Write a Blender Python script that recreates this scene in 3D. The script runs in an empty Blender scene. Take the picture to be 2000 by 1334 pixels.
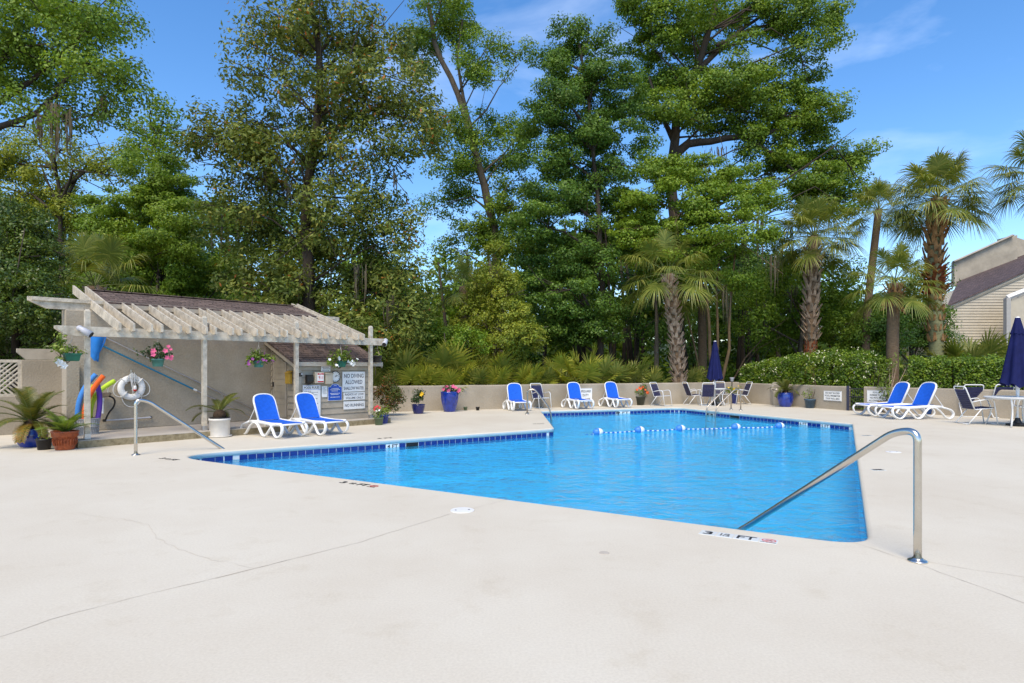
import bpy, bmesh, math, random
import numpy as np
from mathutils import Vector, Matrix, Euler
from mathutils.geometry import tessellate_polygon

S = bpy.context.scene
COL = S.collection
R = math.radians

# ------------------------------------------------------------------ camera
CAM_H = 1.62
cam_data = bpy.data.cameras.new('camera')
cam_data.sensor_width = 36.0
cam_data.lens = 21.6
cam_data.shift_y = 0.025
cam_data.clip_start = 0.05
cam_data.clip_end = 2000
cam = bpy.data.objects.new('camera', cam_data)
COL.objects.link(cam)
cam.location = (0, 0, CAM_H)
cam.rotation_euler = (R(90), 0, 0)
S.camera = cam

# ------------------------------------------------------------------ sky, sun, exposure
SUN_DIR = Vector((-0.14, -0.66, 0.92)).normalized()
world = bpy.data.worlds.new('World')
S.world = world
world.use_nodes = True
wn = world.node_tree
wn.nodes.clear()
w_out = wn.nodes.new('ShaderNodeOutputWorld')
w_bg = wn.nodes.new('ShaderNodeBackground')
w_bg.inputs['Strength'].default_value = 0.15
w_sky = wn.nodes.new('ShaderNodeTexSky')
w_sky.sky_type = 'NISHITA'
w_sky.sun_disc = False
w_sky.sun_elevation = math.asin(SUN_DIR.z)
w_sky.sun_rotation = math.atan2(SUN_DIR.x, SUN_DIR.y)
w_sky.air_density = 1.0
w_sky.dust_density = 0.5
w_sky.ozone_density = 2.2
# thin high cloud, the same kind all round the dome
w_tc = wn.nodes.new('ShaderNodeTexCoord')
w_map = wn.nodes.new('ShaderNodeMapping')
w_map.inputs['Scale'].default_value = (1.6, 1.6, 5.0)
w_map.inputs['Rotation'].default_value = (0.25, 0.1, 0.4)
w_noise = wn.nodes.new('ShaderNodeTexNoise')
w_noise.inputs['Scale'].default_value = 1.7
w_noise.inputs['Detail'].default_value = 6
w_noise.inputs['Roughness'].default_value = 0.55
w_noise.inputs['Distortion'].default_value = 0.4
w_ramp = wn.nodes.new('ShaderNodeValToRGB')
w_ramp.color_ramp.elements[0].position = 0.54
w_ramp.color_ramp.elements[0].color = (0, 0, 0, 1)
w_ramp.color_ramp.elements[1].position = 0.85
w_ramp.color_ramp.elements[1].color = (0.24, 0.24, 0.24, 1)
w_mix = wn.nodes.new('ShaderNodeMixRGB')
w_mix.inputs['Color2'].default_value = (8.0, 8.6, 9.6, 1)
L = wn.links.new
L(w_tc.outputs['Generated'], w_map.inputs['Vector'])
L(w_map.outputs['Vector'], w_noise.inputs['Vector'])
L(w_noise.outputs['Fac'], w_ramp.inputs['Fac'])
L(w_ramp.outputs['Color'], w_mix.inputs['Fac'])
w_hs = wn.nodes.new('ShaderNodeHueSaturation')
w_hs.inputs['Saturation'].default_value = 1.27
w_hs.inputs['Hue'].default_value = 0.503
L(w_sky.outputs['Color'], w_hs.inputs['Color'])
L(w_hs.outputs['Color'], w_mix.inputs['Color1'])
L(w_mix.outputs['Color'], w_bg.inputs['Color'])
L(w_bg.outputs['Background'], w_out.inputs['Surface'])

sun_data = bpy.data.lights.new('sun', 'SUN')
sun_data.energy = 2.4
sun_data.angle = R(32)
sun_data.color = (1.0, 0.87, 0.66)
sun = bpy.data.objects.new('sun', sun_data)
COL.objects.link(sun)
sun.rotation_euler = SUN_DIR.to_track_quat('Z', 'Y').to_euler()

S.view_settings.view_transform = 'Standard'
S.view_settings.look = 'None'
S.view_settings.exposure = 0.73
S.view_settings.gamma = 1.0
S.view_settings.use_curve_mapping = False
S.render.engine = 'CYCLES'
S.cycles.use_denoising = True
S.cycles.max_bounces = 6
S.cycles.diffuse_bounces = 4
S.cycles.transparent_max_bounces = 12
S.cycles.sample_clamp_indirect = 6.0

# ------------------------------------------------------------------ helpers: picture geometry of the survey
F = 1200.0
YH = 717.0
def at(px, py, Y):            # a point seen at a pixel of the 2000 px photograph, Y metres away
    return Vector(((px - 1000) * Y / F, Y, CAM_H + (YH - py) * Y / F))
def gr(px, py, z=0.0):        # a point of the level z
    Y = (CAM_H - z) * F / (py - YH)
    return Vector(((px - 1000) * Y / F, Y, z))

# ------------------------------------------------------------------ materials
def nodes_of(name):
    m = bpy.data.materials.new(name)
    m.use_nodes = True
    nt = m.node_tree
    b = nt.nodes['Principled BSDF']
    return m, nt, b

def mat(name, col, rough=0.6, metal=0.0, var=0.12, scale=6.0, bump=0.0, bscale=40.0, spec=0.4, col2=None, detail=4.0, coat=0.0, stretch=(1, 1, 1)):
    m, nt, b = nodes_of(name)
    N = nt.nodes.new
    lk = nt.links.new
    b.inputs['Roughness'].default_value = rough
    b.inputs['Metallic'].default_value = metal
    b.inputs['Specular IOR Level'].default_value = spec
    b.inputs['Coat Weight'].default_value = coat
    tc = N('ShaderNodeTexCoord')
    mp = N('ShaderNodeMapping')
    mp.inputs['Scale'].default_value = stretch
    lk(tc.outputs['Object'], mp.inputs['Vector'])
    if col2 is None:
        col2 = tuple(c * (1 - 2.2 * var) for c in col)
    nz = N('ShaderNodeTexNoise')
    nz.inputs['Scale'].default_value = scale
    nz.inputs['Detail'].default_value = detail
    nz.inputs['Roughness'].default_value = 0.6
    lk(mp.outputs['Vector'], nz.inputs['Vector'])
    rp = N('ShaderNodeValToRGB')
    rp.color_ramp.elements[0].position = 0.3
    rp.color_ramp.elements[1].position = 0.62
    rp.color_ramp.elements[0].color = (*col2, 1)
    rp.color_ramp.elements[1].color = (*col, 1)
    lk(nz.outputs['Fac'], rp.inputs['Fac'])
    lk(rp.outputs['Color'], b.inputs['Base Color'])
    if bump > 0:
        n2 = N('ShaderNodeTexNoise')
        n2.inputs['Scale'].default_value = bscale
        n2.inputs['Detail'].default_value = 5
        lk(mp.outputs['Vector'], n2.inputs['Vector'])
        bp = N('ShaderNodeBump')
        bp.inputs['Strength'].default_value = bump
        bp.inputs['Distance'].default_value = 0.02
        lk(n2.outputs['Fac'], bp.inputs['Height'])
        lk(bp.outputs['Normal'], b.inputs['Normal'])
    return m

def leaf_mat(name, stops, trans=0.35, rough=0.5, spec=0.35):
    m, nt, b = nodes_of(name)
    N = nt.nodes.new
    lk = nt.links.new
    a = N('ShaderNodeAttribute')
    a.attribute_name = 'tint'
    rp = N('ShaderNodeValToRGB')
    cr = rp.color_ramp
    while len(cr.elements) < len(stops):
        cr.elements.new(0.5)
    for e, (p, c) in zip(cr.elements, stops):
        e.position = p
        e.color = (*c, 1)
    lk(a.outputs['Fac'], rp.inputs['Fac'])
    lk(rp.outputs['Color'], b.inputs['Base Color'])
    b.inputs['Roughness'].default_value = rough
    b.inputs['Specular IOR Level'].default_value = spec
    t = N('ShaderNodeBsdfTranslucent')
    br = N('ShaderNodeMixRGB')
    br.blend_type = 'MULTIPLY'
    br.inputs['Fac'].default_value = 1.0
    br.inputs['Color2'].default_value = (1.25, 1.2, 0.55, 1)
    lk(rp.outputs['Color'], br.inputs['Color1'])
    lk(br.outputs['Color'], t.inputs['Color'])
    mx = N('ShaderNodeMixShader')
    mx.inputs['Fac'].default_value = trans
    lk(b.outputs['BSDF'], mx.inputs[1])
    lk(t.outputs['BSDF'], mx.inputs[2])
    lk(mx.outputs['Shader'], nt.nodes['Material Output'].inputs['Surface'])
    return m

M = {}
M['white_plastic'] = mat('white_plastic', (0.80, 0.80, 0.79), 0.45, var=0.04, scale=9, spec=0.5)
M['sling_blue'] = mat('sling_blue', (0.014, 0.12, 0.62), 0.75, var=0.08, scale=14, bump=0.15, bscale=400, spec=0.2)
M['float_blue'] = mat('float_blue', (0.05, 0.22, 0.62), 0.45, var=0.05)
M['strap_navy'] = mat('strap_navy', (0.022, 0.024, 0.085), 0.5, var=0.1, scale=20)
M['white_tube'] = mat('white_tube', (0.78, 0.78, 0.77), 0.35, var=0.05, scale=12)
M['steel'] = mat('steel', (0.66, 0.62, 0.56), 0.24, 1.0, var=0.06, scale=5, bump=0.02, bscale=90)
M['old_steel'] = mat('old_steel', (0.55, 0.49, 0.42), 0.36, 1.0, var=0.15, scale=9, bump=0.05, bscale=60)
M['umbrella_navy'] = mat('umbrella_navy', (0.011, 0.015, 0.082), 0.8, var=0.15, scale=5, bump=0.1, bscale=200, spec=0.15)
M['pot_blue'] = mat('pot_blue', (0.010, 0.040, 0.33), 0.16, var=0.22, scale=7, bump=0.06, bscale=18, spec=0.6, coat=0.4)
M['pot_navy'] = mat('pot_navy', (0.008, 0.012, 0.13), 0.2, var=0.2, scale=7, spec=0.6, coat=0.3)
M['pot_terracotta'] = mat('pot_terracotta', (0.36, 0.085, 0.028), 0.3, var=0.28, scale=10, bump=0.3, bscale=25, col2=(0.17, 0.035, 0.014))
M['pot_black'] = mat('pot_black', (0.022, 0.022, 0.024), 0.5, var=0.2)
M['pot_green'] = mat('pot_green', (0.012, 0.12, 0.07), 0.5, var=0.15)
M['pot_sage'] = mat('pot_sage', (0.13, 0.18, 0.10), 0.6, var=0.15)
M['pot_teal'] = mat('pot_teal', (0.07, 0.22, 0.18), 0.6, var=0.15)
M['pot_slate'] = mat('pot_slate', (0.055, 0.10, 0.15), 0.5, var=0.15)
M['pot_white'] = mat('pot_white', (0.74, 0.70, 0.64), 0.4, var=0.08, scale=4)
M['pot_olive'] = mat('pot_olive', (0.06, 0.065, 0.045), 0.4, var=0.2)
M['platform_edge_pot'] = mat('platform_edge_pot', (0.42, 0.30, 0.17), 0.8, var=0.15)
M['pot_teal_blue'] = mat('pot_teal_blue', (0.03, 0.10, 0.34), 0.4, var=0.15)
M['soil'] = mat('soil', (0.035, 0.024, 0.016), 0.95, var=0.2, scale=40, bump=0.6, bscale=60)
M['paint_wood'] = mat('paint_wood', (0.61, 0.54, 0.43), 0.65, var=0.16, scale=7, bump=0.3, bscale=30, col2=(0.36, 0.315, 0.245), stretch=(1, 1, 1))
M['siding'] = mat('siding', (0.42, 0.36, 0.275), 0.6, var=0.10, scale=3, bump=0.12, bscale=30)
M['trim_tan'] = mat('trim_tan', (0.45, 0.39, 0.305), 0.6, var=0.10, scale=4, bump=0.1, bscale=30)
M['sign_white'] = mat('sign_white', (0.84, 0.84, 0.82), 0.5, var=0.05, scale=4)
M['sign_black'] = mat('sign_black', (0.02, 0.02, 0.022), 0.6, var=0.1)
M['sign_grey'] = mat('sign_grey', (0.10, 0.10, 0.12), 0.6, var=0.1)
M['sign_blue'] = mat('sign_blue', (0.012, 0.085, 0.48), 0.45, var=0.06)
M['sign_red'] = mat('sign_red', (0.55, 0.03, 0.02), 0.5, var=0.08)
M['box_beige'] = mat('box_beige', (0.50, 0.44, 0.34), 0.5, var=0.08)
M['box_yellow'] = mat('box_yellow', (0.55, 0.33, 0.04), 0.5, var=0.12)
M['black_plastic'] = mat('black_plastic', (0.02, 0.018, 0.017), 0.4, var=0.2)
M['grey_plastic'] = mat('grey_plastic', (0.52, 0.52, 0.56), 0.4, var=0.08)
M['rope_white'] = mat('rope_white', (0.76, 0.76, 0.75), 0.8, var=0.1, scale=60, bump=0.4, bscale=200)
M['ring_white'] = mat('ring_white', (0.80, 0.80, 0.80), 0.6, var=0.06, scale=10)
M['net_blue'] = mat('net_blue', (0.015, 0.20, 0.62), 0.5, var=0.12)
M['pole_blue'] = mat('pole_blue', (0.012, 0.19, 0.34), 0.35, var=0.08)
M['aluminium'] = mat('aluminium', (0.60, 0.60, 0.62), 0.35, 1.0, var=0.08)
M['noodle_blue'] = mat('noodle_blue', (0.06, 0.24, 0.62), 0.85, var=0.06)
M['noodle_orange'] = mat('noodle_orange', (0.80, 0.13, 0.02), 0.85, var=0.06)
M['noodle_yellow'] = mat('noodle_yellow', (0.62, 0.60, 0.05), 0.85, var=0.06)
M['noodle_purple'] = mat('noodle_purple', (0.10, 0.045, 0.33), 0.85, var=0.06)
M['noodle_green'] = mat('noodle_green', (0.52, 0.72, 0.05), 0.85, var=0.06)
M['basket_grey'] = mat('basket_grey', (0.42, 0.42, 0.42), 0.6, var=0.2, scale=60)
M['flower_pink'] = mat('flower_pink', (0.80, 0.14, 0.28), 0.7, var=0.18, scale=20)
M['flower_white'] = mat('flower_white', (0.82, 0.82, 0.78), 0.7, var=0.05, scale=20)
M['flower_purple'] = mat('flower_purple', (0.34, 0.08, 0.30), 0.7, var=0.2, scale=20)
M['flower_orange'] = mat('flower_orange', (0.85, 0.14, 0.03), 0.7, var=0.15, scale=20)
M['flower_yellow'] = mat('flower_yellow', (0.85, 0.55, 0.03), 0.7, var=0.1, scale=20)
M['flower_red'] = mat('flower_red', (0.65, 0.04, 0.07), 0.7, var=0.15, scale=20)
M['flower_cream'] = mat('flower_cream', (0.72, 0.70, 0.46), 0.7, var=0.1, scale=20)
M['gate_navy'] = mat('gate_navy', (0.022, 0.024, 0.05), 0.5, var=0.15)
M['gate_black'] = mat('gate_black', (0.015, 0.016, 0.017), 0.5, var=0.1)
M['bark_dark'] = mat('bark_dark', (0.060, 0.046, 0.034), 0.95, var=0.22, scale=9, bump=0.8, bscale=22, stretch=(1, 1, 0.3))
M['bark_grey'] = mat('bark_grey', (0.115, 0.092, 0.066), 0.95, var=0.22, scale=9, bump=0.8, bscale=22, stretch=(1, 1, 0.3))
M['bark_tan'] = mat('bark_tan', (0.155, 0.105, 0.055), 0.9, var=0.22, scale=6, bump=0.6, bscale=18, stretch=(1, 1, 0.25))
M['palm_bark'] = mat('palm_bark', (0.20, 0.135, 0.08), 0.95, var=0.22, scale=8, bump=0.8, bscale=30, col2=(0.12, 0.08, 0.05), stretch=(1, 1, 2.5))
M['palm_bark_green'] = mat('palm_bark_green', (0.25, 0.25, 0.13), 0.95, var=0.2, scale=7, bump=0.6, bscale=30, stretch=(1, 1, 2.5))
M['palm_boot'] = mat('palm_boot', (0.43, 0.32, 0.23), 0.9, var=0.2, scale=12, bump=0.4, bscale=50, col2=(0.22, 0.145, 0.095))
M['palm_boot_red'] = mat('palm_boot_red', (0.30, 0.085, 0.030), 0.9, var=0.3, scale=10, bump=0.4, bscale=50, col2=(0.10, 0.028, 0.014))
M['palm_boot_tan'] = mat('palm_boot_tan', (0.36, 0.20, 0.085), 0.9, var=0.3, scale=9, bump=0.4, bscale=50, col2=(0.17, 0.08, 0.03))
M['moss'] = mat('moss', (0.17, 0.135, 0.085), 0.95, var=0.2, scale=8, col2=(0.11, 0.095, 0.06))
M['petiole'] = mat('petiole', (0.17, 0.20, 0.05), 0.6, var=0.15)
M['dead_frond'] = mat('dead_frond', (0.34, 0.22, 0.12), 0.9, var=0.25, scale=8, col2=(0.20, 0.10, 0.045))
M['sago_trunk'] = mat('sago_trunk', (0.06, 0.035, 0.018), 0.95, var=0.3, scale=30, bump=0.9, bscale=50)
M['clock_black'] = mat('clock_black', (0.015, 0.015, 0.015), 0.3, var=0.1)
M['house_siding'] = mat('house_siding', (0.53, 0.475, 0.375), 0.6, var=0.06, scale=2)
M['house_trim'] = mat('house_trim', (0.42, 0.41, 0.39), 0.6, var=0.05)
M['house_white'] = mat('house_white', (0.72, 0.71, 0.69), 0.5, var=0.04)
M['stucco_pale'] = mat('stucco_pale', (0.42, 0.375, 0.30), 0.9, var=0.14, scale=1.2, bump=0.3, bscale=14)
M['mouth_shade_paint'] = mat('mouth_shade_paint', (0.010, 0.012, 0.015), 0.8, var=0.1)  # near-black colour for the shade inside the skimmer openings
M['tile_blue'] = mat('tile_blue', (0.008, 0.032, 0.27), 0.12, var=0.25, scale=3.0, spec=0.6, coat=0.3)
M['tile_white'] = mat('tile_white', (0.72, 0.76, 0.77), 0.2, var=0.04, scale=6, spec=0.5)
M['grout'] = mat('grout', (0.62, 0.66, 0.67), 0.8, var=0.06)
M['coping_paint'] = mat('coping_paint', (0.47, 0.56, 0.57), 0.7, var=0.06, scale=2, bump=0.15, bscale=60)
M['crack'] = mat('crack', (0.50, 0.44, 0.35), 0.95, var=0.25, scale=3.0, col2=(0.58, 0.52, 0.435))
M['crack_dark'] = mat('crack_dark', (0.36, 0.30, 0.235), 0.95, var=0.3, scale=1.5, col2=(0.52, 0.46, 0.38))
M['lid_white'] = mat('lid_white', (0.78, 0.78, 0.76), 0.5, var=0.05)

# leaf materials: stops of the colour over the random tint of each leaf
G = lambda *a: leaf_mat(*a[:1], a[1], *(a[2:]))
M['leaf_oak'] = leaf_mat('leaf_oak', [(0.0, (0.077, 0.142, 0.017)), (0.5, (0.156, 0.255, 0.024)), (1.0, (0.326, 0.424, 0.041))])
M['leaf_dark'] = leaf_mat('leaf_dark', [(0.0, (0.054, 0.113, 0.018)), (0.55, (0.107, 0.200, 0.025)), (1.0, (0.228, 0.342, 0.043))])
M['leaf_bright'] = leaf_mat('leaf_bright', [(0.0, (0.102, 0.180, 0.016)), (0.5, (0.180, 0.282, 0.022)), (1.0, (0.304, 0.400, 0.038))])
M['leaf_lime'] = leaf_mat('leaf_lime', [(0.0, (0.146, 0.198, 0.020)), (0.5, (0.243, 0.289, 0.030)), (1.0, (0.408, 0.413, 0.049))])
M['leaf_mag'] = leaf_mat('leaf_mag', [(0.0, (0.066, 0.102, 0.017)), (0.45, (0.138, 0.179, 0.030)), (0.78, (0.253, 0.282, 0.057)), (0.92, (0.385, 0.358, 0.071)), (0.96, (0.433, 0.192, 0.028)), (1.0, (0.433, 0.141, 0.028))], 0.28, 0.5, 0.25)
M['leaf_hedge'] = leaf_mat('leaf_hedge', [(0.0, (0.057, 0.115, 0.012)), (0.5, (0.128, 0.213, 0.016)), (1.0, (0.288, 0.361, 0.030))], 0.25, 0.4, 0.4)
M['leaf_shrub'] = leaf_mat('leaf_shrub', [(0.0, (0.039, 0.074, 0.012)), (0.6, (0.093, 0.149, 0.018)), (1.0, (0.233, 0.282, 0.039))], 0.25, 0.35, 0.5)
M['leaf_pot'] = leaf_mat('leaf_pot', [(0.0, (0.076, 0.133, 0.017)), (0.5, (0.143, 0.217, 0.023)), (1.0, (0.288, 0.350, 0.047))], 0.3, 0.45, 0.4)
M['leaf_pot_dark'] = leaf_mat('leaf_pot_dark', [(0.0, (0.020, 0.042, 0.012)), (0.6, (0.040, 0.078, 0.018)), (1.0, (0.09, 0.14, 0.03))], 0.2, 0.35, 0.5)
M['leaf_rust'] = leaf_mat('leaf_rust', [(0.0, (0.05, 0.08, 0.015)), (0.5, (0.10, 0.13, 0.025)), (0.75, (0.20, 0.09, 0.02)), (1.0, (0.28, 0.07, 0.025))], 0.3)
M['frond_green'] = leaf_mat('frond_green', [(0.0, (0.090, 0.130, 0.022)), (0.5, (0.172, 0.216, 0.035)), (1.0, (0.404, 0.380, 0.091))], 0.3, 0.42, 0.5)
M['frond_yellow'] = leaf_mat('frond_yellow', [(0.0, (0.149, 0.198, 0.022)), (0.5, (0.290, 0.329, 0.037)), (1.0, (0.578, 0.517, 0.086))], 0.3, 0.45, 0.4)
M['frond_dead'] = leaf_mat('frond_dead', [(0.0, (0.20, 0.10, 0.04)), (0.5, (0.34, 0.21, 0.11)), (1.0, (0.48, 0.36, 0.22))], 0.2, 0.7, 0.2)
M['sago_leaf'] = leaf_mat('sago_leaf', [(0.0, (0.052, 0.069, 0.011)), (0.55, (0.104, 0.119, 0.018)), (0.85, (0.208, 0.175, 0.028)), (1.0, (0.338, 0.175, 0.028))], 0.25, 0.4, 0.4)

def stucco_mat():
    m, nt, b = nodes_of('stucco')
    N = nt.nodes.new
    lk = nt.links.new
    tc = N('ShaderNodeTexCoord')
    n1 = N('ShaderNodeTexNoise'); n1.inputs['Scale'].default_value = 0.9; n1.inputs['Detail'].default_value = 6
    rp = N('ShaderNodeValToRGB')
    rp.color_ramp.elements[0].position = 0.35; rp.color_ramp.elements[0].color = (0.325, 0.278, 0.21, 1)
    rp.color_ramp.elements[1].position = 0.65; rp.color_ramp.elements[1].color = (0.415, 0.358, 0.28, 1)
    n2 = N('ShaderNodeTexNoise'); n2.inputs['Scale'].default_value = 26; n2.inputs['Detail'].default_value = 6
    rp2 = N('ShaderNodeValToRGB')
    rp2.color_ramp.elements[0].position = 0.4; rp2.color_ramp.elements[0].color = (0.93, 0.93, 0.93, 1)
    rp2.color_ramp.elements[1].position = 0.62; rp2.color_ramp.elements[1].color = (1.03, 1.03, 1.03, 1)
    mx = N('ShaderNodeMixRGB'); mx.blend_type = 'MULTIPLY'; mx.inputs['Fac'].default_value = 1
    bp = N('ShaderNodeBump'); bp.inputs['Strength'].default_value = 0.4; bp.inputs['Distance'].default_value = 0.03
    for n in (n1, n2): lk(tc.outputs['Object'], n.inputs['Vector'])
    lk(n1.outputs['Fac'], rp.inputs['Fac']); lk(n2.outputs['Fac'], rp2.inputs['Fac'])
    lk(rp.outputs['Color'], mx.inputs['Color1']); lk(rp2.outputs['Color'], mx.inputs['Color2'])
    lk(mx.outputs['Color'], b.inputs['Base Color'])
    lk(n2.outputs['Fac'], bp.inputs['Height']); lk(bp.outputs['Normal'], b.inputs['Normal'])
    b.inputs['Roughness'].default_value = 0.95
    b.inputs['Specular IOR Level'].default_value = 0.15
    return m
M['stucco'] = stucco_mat()

def deck_mat(name, c_hi, c_lo):
    m, nt, b = nodes_of(name)
    N = nt.nodes.new
    lk = nt.links.new
    tc = N('ShaderNodeTexCoord')
    n1 = N('ShaderNodeTexNoise'); n1.inputs['Scale'].default_value = 0.45; n1.inputs['Detail'].default_value = 8; n1.inputs['Roughness'].default_value = 0.62
    rp = N('ShaderNodeValToRGB')
    rp.color_ramp.elements[0].position = 0.34; rp.color_ramp.elements[0].color = (*c_lo, 1)
    rp.color_ramp.elements[1].position = 0.60; rp.color_ramp.elements[1].color = (*c_hi, 1)
    # thin broken stains
    n3 = N('ShaderNodeTexNoise'); n3.inputs['Scale'].default_value = 1.9; n3.inputs['Detail'].default_value = 9; n3.inputs['Roughness'].default_value = 0.7
    rp3 = N('ShaderNodeValToRGB')
    rp3.color_ramp.elements[0].position = 0.28; rp3.color_ramp.elements[0].color = (0.92, 0.90, 0.87, 1)
    rp3.color_ramp.elements[1].position = 0.45; rp3.color_ramp.elements[1].color = (1, 1, 1, 1)
    n2 = N('ShaderNodeTexNoise'); n2.inputs['Scale'].default_value = 55; n2.inputs['Detail'].default_value = 8; n2.inputs['Roughness'].default_value = 0.7
    rp2 = N('ShaderNodeValToRGB')
    rp2.color_ramp.elements[0].position = 0.3; rp2.color_ramp.elements[0].color = (0.89, 0.885, 0.875, 1)
    rp2.color_ramp.elements[1].position = 0.65; rp2.color_ramp.elements[1].color = (1.03, 1.03, 1.03, 1)
    mx = N('ShaderNodeMixRGB'); mx.blend_type = 'MULTIPLY'; mx.inputs['Fac'].default_value = 1
    mx2 = N('ShaderNodeMixRGB'); mx2.blend_type = 'MULTIPLY'; mx2.inputs['Fac'].default_value = 1
    bp = N('ShaderNodeBump'); bp.inputs['Strength'].default_value = 0.22; bp.inputs['Distance'].default_value = 0.006
    for n in (n1, n2, n3): lk(tc.outputs['Object'], n.inputs['Vector'])
    lk(n1.outputs['Fac'], rp.inputs['Fac']); lk(n2.outputs['Fac'], rp2.inputs['Fac']); lk(n3.outputs['Fac'], rp3.inputs['Fac'])
    lk(rp.outputs['Color'], mx.inputs['Color1']); lk(rp2.outputs['Color'], mx.inputs['Color2'])
    lk(mx.outputs['Color'], mx2.inputs['Color1']); lk(rp3.outputs['Color'], mx2.inputs['Color2'])
    lk(mx2.outputs['Color'], b.inputs['Base Color'])
    lk(n2.outputs['Fac'], bp.inputs['Height']); lk(bp.outputs['Normal'], b.inputs['Normal'])
    b.inputs['Roughness'].default_value = 0.9
    b.inputs['Specular IOR Level'].default_value = 0.2
    return m
M['deck'] = deck_mat('deck', (0.645, 0.595, 0.49), (0.598, 0.54, 0.435))
M['platform_top'] = deck_mat('platform_top', (0.52, 0.47, 0.40), (0.42, 0.37, 0.31))
M['platform_edge'] = mat('platform_edge', (0.34, 0.28, 0.17), 0.95, var=0.2, scale=9, bump=0.8, bscale=35, col2=(0.18, 0.14, 0.075))

def shingle_mat(name, c1, c2, c3, sc=(1, 1, 1)):
    m, nt, b = nodes_of(name)
    N = nt.nodes.new
    lk = nt.links.new
    tc = N('ShaderNodeTexCoord')
    mp = N('ShaderNodeMapping'); mp.inputs['Scale'].default_value = sc
    br = N('ShaderNodeTexBrick')
    br.inputs['Scale'].default_value = 1.0
    br.inputs['Brick Width'].default_value = 0.30
    br.inputs['Row Height'].default_value = 0.13
    br.inputs['Mortar Size'].default_value = 0.012
    br.inputs['Mortar Smooth'].default_value = 0.3
    br.inputs['Bias'].default_value = 0.0
    br.inputs['Color1'].default_value = (*c1, 1)
    br.inputs['Color2'].default_value = (*c2, 1)
    br.inputs['Mortar'].default_value = (*c3, 1)
    n = N('ShaderNodeTexNoise'); n.inputs['Scale'].default_value = 14; n.inputs['Detail'].default_value = 6
    rp = N('ShaderNodeValToRGB')
    rp.color_ramp.elements[0].position = 0.3; rp.color_ramp.elements[0].color = (0.6, 0.6, 0.6, 1)
    rp.color_ramp.elements[1].position = 0.7; rp.color_ramp.elements[1].color = (1.3, 1.25, 1.25, 1)
    mx = N('ShaderNodeMixRGB'); mx.blend_type = 'MULTIPLY'; mx.inputs['Fac'].default_value = 1
    bp = N('ShaderNodeBump'); bp.inputs['Strength'].default_value = 0.7; bp.inputs['Distance'].default_value = 0.02
    lk(tc.outputs['Object'], mp.inputs['Vector'])
    lk(mp.outputs['Vector'], br.inputs['Vector']); lk(tc.outputs['Object'], n.inputs['Vector'])
    lk(n.outputs['Fac'], rp.inputs['Fac'])
    lk(br.outputs['Color'], mx.inputs['Color1']); lk(rp.outputs['Color'], mx.inputs['Color2'])
    lk(mx.outputs['Color'], b.inputs['Base Color'])
    lk(br.outputs['Fac'], bp.inputs['Height']); bp.invert = True
    lk(bp.outputs['Normal'], b.inputs['Normal'])
    b.inputs['Roughness'].default_value = 0.95
    return m
M['shingle'] = shingle_mat('shingle', (0.215, 0.155, 0.125), (0.115, 0.080, 0.066), (0.04, 0.03, 0.026))
M['shingle_house'] = shingle_mat('shingle_house', (0.135, 0.098, 0.098), (0.080, 0.060, 0.062), (0.05, 0.038, 0.038))

def water_mat():
    m, nt, b = nodes_of('pool_water')
    N = nt.nodes.new
    lk = nt.links.new
    tc = N('ShaderNodeTexCoord')
    mp = N('ShaderNodeMapping'); mp.inputs['Scale'].default_value = (0.8, 1.25, 1.0); mp.inputs['Rotation'].default_value = (0, 0, 0.15)
    n1 = N('ShaderNodeTexNoise'); n1.inputs['Scale'].default_value = 3.4; n1.inputs['Detail'].default_value = 4; n1.inputs['Roughness'].default_value = 0.52; n1.inputs['Distortion'].default_value = 1.1
    n2 = N('ShaderNodeTexNoise'); n2.inputs['Scale'].default_value = 1.1; n2.inputs['Detail'].default_value = 2
    ad = N('ShaderNodeMath'); ad.operation = 'MULTIPLY_ADD'; ad.inputs[1].default_value = 0.7
    bp = N('ShaderNodeBump'); bp.inputs['Strength'].default_value = 1.0; bp.inputs['Distance'].default_value = 0.10
    lk(tc.outputs['Object'], mp.inputs['Vector'])
    for n in (n1, n2): lk(mp.outputs['Vector'], n.inputs['Vector'])
    lk(n2.outputs['Fac'], ad.inputs[0]); lk(n1.outputs['Fac'], ad.inputs[2])
    lk(ad.outputs[0], bp.inputs['Height'])
    fr = N('ShaderNodeFresnel'); fr.inputs['IOR'].default_value = 1.31
    lk(bp.outputs['Normal'], fr.inputs['Normal'])
    gl = N('ShaderNodeBsdfGlossy'); gl.inputs['Roughness'].default_value = 0.06
    gl.inputs['Color'].default_value = (0.95, 0.97, 1.0, 1)
    lk(bp.outputs['Normal'], gl.inputs['Normal'])
    tr = N('ShaderNodeBsdfTransparent'); tr.inputs['Color'].default_value = (0.345, 0.80, 0.985, 1)
    mx = N('ShaderNodeMixShader')
    rf = N('ShaderNodeBsdfRefraction'); rf.inputs['Color'].default_value = (0.345, 0.80, 0.985, 1); rf.inputs['IOR'].default_value = 1.33; rf.inputs['Roughness'].default_value = 0.0
    lk(bp.outputs['Normal'], rf.inputs['Normal'])
    m0 = N('ShaderNodeMixShader'); m0.inputs['Fac'].default_value = 0.35
    lk(tr.outputs['BSDF'], m0.inputs[1]); lk(rf.outputs['BSDF'], m0.inputs[2])
    lk(fr.outputs['Fac'], mx.inputs['Fac']); lk(m0.outputs['Shader'], mx.inputs[1]); lk(gl.outputs['BSDF'], mx.inputs[2])
    lk(mx.outputs['Shader'], nt.nodes['Material Output'].inputs['Surface'])
    nt.nodes.remove(b)
    return m
M['water'] = water_mat()
M['plaster'] = mat('plaster', (0.42, 0.87, 0.97), 0.7, var=0.05, scale=1.6, col2=(0.35, 0.80, 0.95), detail=8)
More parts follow.
